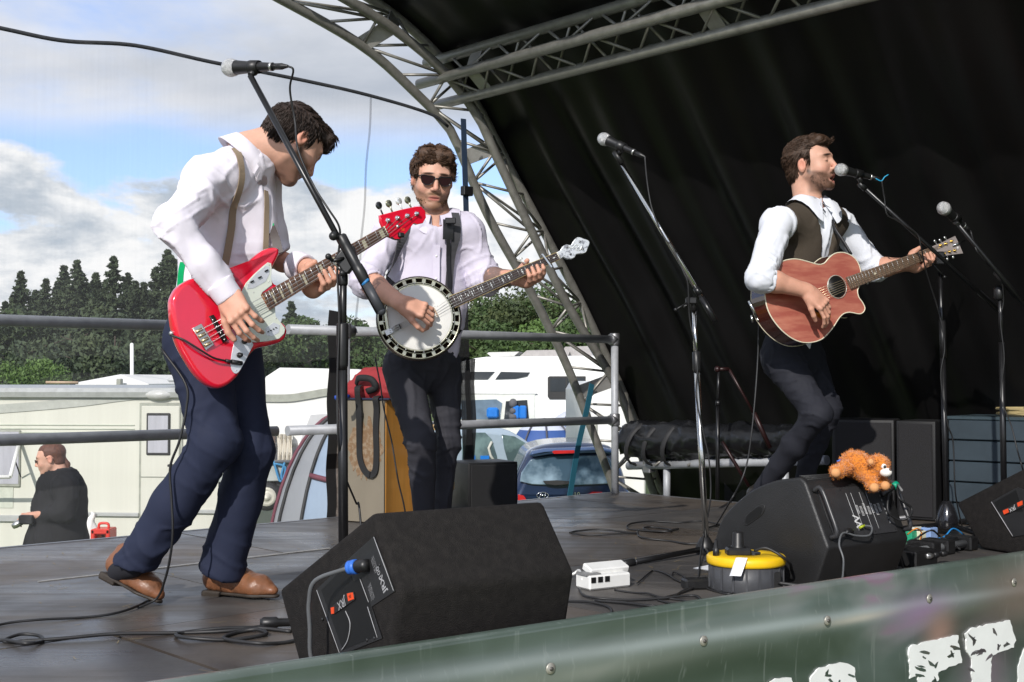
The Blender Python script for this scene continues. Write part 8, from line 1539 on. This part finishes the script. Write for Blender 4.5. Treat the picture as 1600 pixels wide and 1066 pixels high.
    tk = clothm('jeans_black', (.020, .021, .028), .78, b=.12); tr_ = SD(); tr_.cone(pelv + UP * .07, pelv - UP * .03, .128, .138, .05, flat=(fac, .82)); tr_.cone(hipR, knR, .090, .062, .05); tr_.cone(knR, knR + (anR - knR) * .4, .061, .057, .03); tr_.cone(knR + (anR - knR) * .4, anR, .060, .044, .03); tr_.cone(hipL, knL, .090, .066, .05); tr_.cone(knL, anL, .062, .044, .03)
    dR, dL = nrm(anR - knR), nrm(anL - knL); tr_.half(anR + dR * .03, dR, .003); sdobj(tr_, 'jeans', tk, .0085, r, folds(.009, 5.5, 12.2, V3(-.2, 0, 1), 1.8, .12, [(knR + V3(-.03, 0, -.02), .11, V3(.3, 0, 1), .006, .045), (knL, .12, V3(0, 0, 1), .005, .05), (P(1245, 590, 5.5), .10, V3(-.4, 0, 1), .010, .045), (P(1255, 720, 5.7), .10, V3(.2, 0, 1), .009, .035)]))
    b = MB(); cc_ = pelv + UP * .075; b.tube([cc_ + rt * .132 * math.cos(t) + fac * .106 * math.sin(t) for t in np.linspace(0, 6.28, 40)[:-1]], .012, 6, closed=True, flat=1.4); b.build('belt', clothm('belt_black', (.012, .012, .012)), r)
    lb = M('leather_black', (.02, .018, .016), .35); shoe(r, P(1172, 774, 5.82), FL(1214, 826), V3(-.4, 0, .6), lb, soleb, lace=False); shoe(r, FL(1228, 821), FL(1286, 830), UP, lb, soleb, lace=False)
    s_ = SD(); s_.cone(anR, P(1180, 776, 5.81), .036, .034); s_.cone(anL, FL(1236, 818) + UP * .08, .036, .034); sdobj(s_, 'socks', clothm('sock_dark', (.02, .02, .025)), .01, r)
singer()
def guitar():
    t = thing('acoustic_guitar', GP.hit(1270, 540), 'reddish-brown cutaway acoustic guitar with pale binding played by the singer', 'guitar'); N_ = GP.n
    z = lambda x, y: (1170 + x / 5.92, 380 + y / 5.92); W_ = lambda x, y, h=0: GP.w(*GP.uv(*z(x, y)), h)
    out = [(158, 345), (152, 480), (172, 600), (220, 700), (300, 800), (400, 880), (500, 918), (600, 915), (680, 885), (740, 830), (790, 765), (835, 695), (880, 652), (940, 640), (1020, 655), (1058, 640), (1075, 600), (1050, 545), (1018, 500), (1006, 440), (1025, 390), (1042, 330), (1035, 255), (1010, 180), (960, 122), (880, 88), (800, 95), (740, 140), (700, 185), (645, 198), (560, 175), (460, 150), (380, 150), (290, 178), (215, 240), (175, 295)]
    o2 = curve(np.array([GP.uv(*z(*q)) for q in out]), 3, True); topm = M('guitar_top', (.36, .10, .075), .10, var=.2, scale=4, stretch=(1, 1, 5), coat=1, col2=(.50, .19, .13), thresh=(.42, .62), spec=.6); side = M('guitar_side', (.06, .012, .008), .12, var=.2, coat=1); bindw = M('binding_cream', (.72, .66, .50), .4)
    b = MB(); b.prism(GP, o2, -.100, 0, m=0, mside=1); b.build('body', [topm, side], t); b = MB(); b.tube([GP.w(u, v, -.001) for u, v in o2], .0028, 6, closed=True); b.build('binding', bindw, t); b = MB(); b.tube([GP.w(u, v, -.099) for u, v in o2], .0022, 6, closed=True); b.build('binding', bindw, t)
    c = W_(815, 405); 
    b = MB(); b.lathe(c + N_ * .0006, N_, [(.0, 0), (.047, 0), (.047, .0006), (0, .0008)], 36); b.build('soundhole', inset, t)
    b = MB(); b.tube([c + N_ * .001 + (GP.a * math.cos(a) + GP.b * math.sin(a)) * .0505 for a in np.linspace(0, 6.283, 49)[:-1]], .0032, 6, closed=True, flat=.5); b.build('rosette', M('abalone', (.50, .50, .44), .3, .3, var=.4, scale=120), t)
    def pp(name, pts, h0, h1, mat, rnd=0, sm=1): q = np.array([GP.uv(*z(*a)) for a in pts]); q = curve(q, 3, True) if sm else q; b = MB(); b.prism(GP, q, h0, h1, rnd=rnd); return b.build(name, mat, t)
    pp('pickguard', [(490, 450), (520, 500), (560, 560), (600, 640), (660, 700), (720, 720), (755, 690), (745, 640), (700, 560), (640, 500), (560, 440)], .0004, .0016, M('tortoise', (.32, .08, .01), .15, col2=(.55, .18, .02), thresh=(.45, .6), scale=60, coat=1))
    br = pp('bridge', [(490, 448), (520, 445), (545, 480), (600, 560), (640, 620), (628, 640), (600, 620), (540, 560), (500, 500)], .0016, .007, M('ebony2', (.015, .012, .012), .4), .001)
    for k in range(4): b = MB(); b.lathe(W_(538 + k * 16, 466 + k * 28, .007), N_, [(.002, 0), (.0022, .003), (0, .004)], 8); b.build('bridge_pin', M('bone', (.7, .66, .55), .5), br)
    n0a, n0b = GP.hit(*z(893, 318)), GP.hit(*z(937, 428)); n1a, n1b = GP.hit(1452, 387.5), GP.hit(1457, 402); h = .010; rose = M('fret_wood', (.18, .12, .085), .45, var=.3, scale=20)
    b = MB(); q = [n0a, n0b, n1b, n1a]; b.add([p + N_ * .001 for p in q] + [p + N_ * h for p in q], [(3, 2, 1, 0), (4, 5, 6, 7), (0, 1, 5, 4), (1, 2, 6, 5), (2, 3, 7, 6), (3, 0, 4, 7)]); fb = b.build('fretboard', rose, t)
    j0 = (n0a + n0b) / 2 + (n1a - n0a) * .20; b = MB(); b.tube([j0 - N_ * .010, (n1a + n1b) / 2 - N_ * .004], [.026, .021], 12, flat=.6, up=N_); b.build('neck', M('mahogany', (.16, .05, .025), .3, coat=.5), t)
    fr = [1 - 2 ** (-i / 12) for i in range(0, 21)]; tot = fr[20] * 1.01
    def at(m, f_, hh): a = 1 - m / tot; pa, pb_ = n0a + (n1a - n0a) * a, n0b + (n1b - n0b) * a; return pa + (pb_ - pa) * f_ + N_ * hh
    for i in range(1, 21): b = MB(); b.rod(at(fr[i], 0, h + .0006), at(fr[i], 1, h + .0006), .0013, n=5); b.build('fret', silv, fb)
    b = MB(); cc_ = at((fr[11] + fr[12]) / 2, .5, h + .0005); b.add([cc_ + GP.a * .008, cc_ + GP.b * .008, cc_ - GP.a * .008, cc_ - GP.b * .008], [(0, 1, 2, 3)]); b.build('inlay', bindw, fb)
    b = MB(); b.rod(at(0, 0, h), at(0, 1, h), .0026, n=6); b.build('nut', bindw, fb)
    z6 = lambda x, y: (1340 + x / 6.66, 340 + y / 6.66); hp = [(742, 318), (800, 290), (870, 262), (1002, 195), (1045, 280), (1085, 378), (960, 392), (880, 408), (775, 425)]
    b = MB(); b.prism(GP, [GP.uv(*z6(*q)) for q in hp], -.008, .008, rnd=.001); hs_ = b.build('headstock', M('head_veneer', (.30, .26, .25), .3, coat=.5), t); gold = M('gold', (.75, .50, .12), .25, 1)
    Wz = lambda x, y, hh=0: GP.w(*GP.uv(*z6(x, y)), hh)
    for (x, y, kx, ky) in ((845, 295, 812, 245), (900, 278, 866, 235), (958, 252, 918, 210), (882, 382, 900, 440), (938, 362, 942, 430), (992, 350, 1002, 410)):
        b = MB(); b.lathe(Wz(x, y, .008), N_, [(.0075, 0), (.0075, .002), (.0035, .003), (.0035, .012), (0, .013)], 10); po_ = b.build('tuning_post', gold, hs_); b = MB(); e = Wz(kx, ky, -.004); b.rod(Wz(x, y, -.006), e, .0024, n=6); d1 = nrm(e - Wz(x, y, -.004)); b.ball(e, (.009, .007, .004), 10, R=(d1, np.cross(N_, d1), N_)); b.build('tuning_key', silv, hs_)
    b = MB(); b.rod(Wz(968, 300, .012), Wz(1082, 248, .02), .0042, n=8); b.build('slide_bar', chrome, t); b = MB(); b.ball(Wz(1030, 320, .009), (.007, .007, .001), 10, R=(GP.a, GP.b, N_)); b.build('head_inlay', pw, hs_)
    for k in range(6): f_ = .1 + .8 * k / 5; b = MB(); pa = W_(540 + k * 12, 462 + k * 20, .010); hpst = [(845, 295), (900, 278), (958, 252), (992, 350), (938, 362), (882, 382)][k]; b.tube([pa, at(tot - .002, f_, h + .005), at(0, f_, h + .0028), Wz(*hpst, .014)], .0009, 4); b.build('string', M('string_bronze', (.55, .45, .30), .3, .9), t)
    b = MB(); A_, B_ = W_(42, 520, -.03), W_(115, 680, -.03); b.rod(A_, B_, .0065, n=8); b.rod(B_, B_ + (B_ - A_) * .25, .0045, n=8); b.rod(W_(70, 655, -.035), W_(85, 720, -.035), .0045, n=8); b.build('jack_plug', chr_, t)
    b = MB(); b.ball(W_(1125, 362, -.02), .007, 8); b.build('strap_button', silv, t)
guitar()
# ================================================================== BYSTANDER BY THE CARAVAN
def bystander():
    D = 9.7; r = thing('person', V3(P(84, 850, D)[0], D, 0), 'long-haired man with ponytail and glasses in a black coat beside the caravan', 'person')
    hc = P(79, 717, D); H = head_frame(hc, V3(-.96, -.15, -.22)); s = 1.05; c, l, f, u = H; R = np.array([l, f, u]); neck = P(92, 745, D); hs = SD(); q = head_sd(hs, H, s, neck=neck + V3(0, 0, .02)); old = SK.copy(); parts = [sdm(hs, .006, head_cols(H, s, (.06, .03, .02), .15), 1)]
    wr = P(52, 806, D - .12); a = SD(); el = P(96, 800, D - .22); arm_sd(a, el, wr, .04, .03); hand(a, wr, V3(-.95, -.1, -.1), V3(0, -.5, .85), 1, (40, 50, 30), thumb=(.5, .8, -.3)); parts.append(sdm(a, .006, hand_cols(), 0)); b_ = SD(); b_.cone(P(88, 780, D), V3(P(88, 780, D)[0], D, .85), .11, .11)
    for dx in (-.06, .09): x0 = P(88, 780, D)[0] + dx; b_.cone(V3(x0, D, .85), V3(x0, D, .08), .06, .035)
    parts.append(sdm(b_, .02, hand_cols(), 0)); merge_mesh('body', parts, skin, r)
    hm_ = hairm('hair_auburn', (.11, .04, .022)); hh = SD(); hh.ell(q(0, -.018, .036), np.array([.080, .100, .086]) * s, R); hh.ell(q(0, -.05, -.03), np.array([.066, .05, .05]) * s, R, .02); hh.box(q(0, .104, -.030), np.array([.12, .078, .100]) * s, R, .02, .012, True); hh.box(q(0, .035, -.085), np.array([.12, .06, .075]) * s, R, .02, .012, True); hh.cone(q(0, -.09, -.01), q(0, -.110, -.065), .016, .015, .01); hh.cone(q(0, -.110, -.065), P(113, 760, D), .015, .008, .02)
    for sg in (-1, 1): hh.ell(q(sg * .083, -.004, -.010), np.array([.020, .024, .034]) * s, R, .006, True)
    sdobj(hh, 'hair', hm_, .007, r, folds(.005, 16, 4, u, 3)); b = MB()
    for sg in (-1, 1): b.rod(q(sg * .03, .10, .005), q(sg * .078, .0, .008), .003, n=5); b.box(q(sg * .032, .100, .004), (.020, .002, .013), R, bev=.002)
    b.build('glasses', M('frame_black', (.010, .008, .009), .25), r)
    co = SD(); x0 = P(86, 780, D)[0]; co.cone(P(94, 768, D), V3(x0 + .0, D, .95), .19, .235, .08, flat=((0, 1, 0), .8)); co.cone(V3(x0, D, .95), V3(x0 - .01, D, .62), .235, .24, .05, flat=((0, 1, 0), .8)); co.cone(P(98, 760, D - .15), P(96, 760, D + .15), .09, .09, .06); co.cone(P(104, 766, D - .18), el + V3(.03, 0, 0), .085, .075, .04); co.cone(el, wr + V3(.05, 0, .0), .075, .052, .03); co.ell(neck + V3(0, 0, .05), (.07, .07, .05), k=.01, sub=True); co.half(V3(x0, D, .60), (0, 0, -1), .01)
    sdobj(co, 'coat', clothm('coat_black', (.016, .016, .017), .9, b=0), .014, r, folds(.016, 4.5, 8, UP, 1.8, .1)); b = MB(); b.lathe(neck + V3(.0, 0, -.02), nrm(V3(-.2, 0, 1)), [(.072, 0), (.070, .03), (.066, .03), (.066, 0)], 20); b.build('collar', clothm('collar_blue', (.35, .42, .5)), r)
    tr_ = SD(); 
    for dx in (-.06, .09): tr_.cone(V3(x0 + dx, D, .80), V3(x0 + dx, D, .10), .10, .07)
    sdobj(tr_, 'trousers', clothm('trouser_dark', (.02, .02, .022)), .02, r)
    for dx in (-.06, .09): shoe(r, V3(x0 + dx + .10, D, 0), V3(x0 + dx - .17, D, 0), UP, MATS['leather_black'], soleb, lace=False)
    dv = thing('camera', P(38, 818, D - .15), 'small dark handheld camera with silver barrel held by the ponytailed man', 'camera'); c_ = P(42, 812, D - .16); b = MB(); b.box(c_, (.055, .03, .035), bev=.008); b.build('camera_body', bpl, dv); b = MB(); b.lathe(c_ + V3(-.03, 0, -.01), nrm(V3(-.85, -.1, -.5)), [(.026, 0), (.026, .06), (.020, .085), (0, .085)], 12); b.build('barrel', silv, dv)
bystander()
# ================================================================== PLUSH TOY ON THE WEDGE
def toy():
    D = 4.26; fur = M('plush_orange', (.60, .19, .015), .95, var=.3, scale=120, bump=.8, bscale=300, sheen=.4); pale = M('plush_paw', (.62, .30, .12), .9); wht = M('plush_white', (.80, .76, .70), .9, bump=.3, bscale=300)
    Q = lambda x, y, d=0: P(x, y, D + d)
    t = thing('plush_toy', Q(1345, 748), 'fluffy orange plush toy animal lying over the edge of the moulded wedge', 'plush toy')
    sd = SD(); sd.cone(Q(1331, 726, .05), Q(1352, 735, .02), .038, .034, .03); sd.ell(Q(1338, 722, .04), (.044, .045, .036), k=.03); hc = Q(1373, 727, -.02); sd.ell(hc, (.034, .036, .034), k=.015); sd.cone(Q(1352, 735, .02), hc, .03, .028, .02)
    sd.cone(Q(1322, 730, .0), Q(1306, 738, -.04), .024, .021, .02); sd.cone(Q(1328, 730, .08), Q(1312, 737, .1), .024, .021, .02); sd.cone(Q(1354, 740, .0), Q(1364, 759, -.055), .024, .021, .02); sd.cone(Q(1358, 740, .05), Q(1381, 756, .0), .024, .020, .02)
    for x, y, d in ((1361, 722, -.052),): sd.ell(Q(x, y, d), (.015, .010, .016), k=.004)
    body = sdobj(sd, 'plush_body', fur, .0045, t, lambda V: .004 * fbm(V * 60, 3) + .002 * fbm(V * 140, 2))
    r_ = np.random.default_rng(2); V0 = np.array([v.co for v in body.data.vertices]) + np.array(wloc(body)); N0 = np.array([v.normal for v in body.data.vertices]); ii = r_.choice(len(V0), 4200); V = []; Fs = []
    for k, i in enumerate(ii): d = nrm(N0[i] + r_.normal(0, .45, 3)); s_ = nrm(np.cross(d, r_.normal(0, 1, 3))) * .0011; p = V0[i]; V += [p - s_, p + s_, p + d * r_.uniform(.005, .011)]; Fs.append((3 * k, 3 * k + 1, 3 * k + 2))
    o = mkobj('fur', np.array(V), np.array(Fs), fur, body, tuple(wloc(body))); o['kind'] = 'stuff'
    for x, y, d in ((1306, 739, -.058), (1366, 762, -.078), (1383, 759, -.030)): b = MB(); b.ball(Q(x, y, d), (.017, .014, .016), 12); b.build('paw', pale, t)
    b = MB(); b.ball(Q(1384, 738, -.050), (.021, .020, .016), 14); mz = b.build('muzzle', wht, t); b = MB(); b.ball(Q(1391, 734, -.064), (.005, .004, .004), 8); b.build('nose', M('nose_brown', (.08, .04, .03), .4), mz)
    b = MB(); b.ball(Q(1381, 729, -.056), (.0095, .008, .0095), 10); e = b.build('eye', wht, t); b = MB(); b.ball(Q(1382.5, 729.5, -.0635), (.005, .003, .0055), 8); b.build('pupil', bpl, e); b = MB(); b.ball(Q(1361, 722, -.062), (.010, .005, .011), 8); b.build('ear_lining', pale, t); b = MB(); b.rod(Q(1308, 721, .03), Q(1322, 716, .04), .003, n=5); b.build('label_tag', bluec, t)
toy()
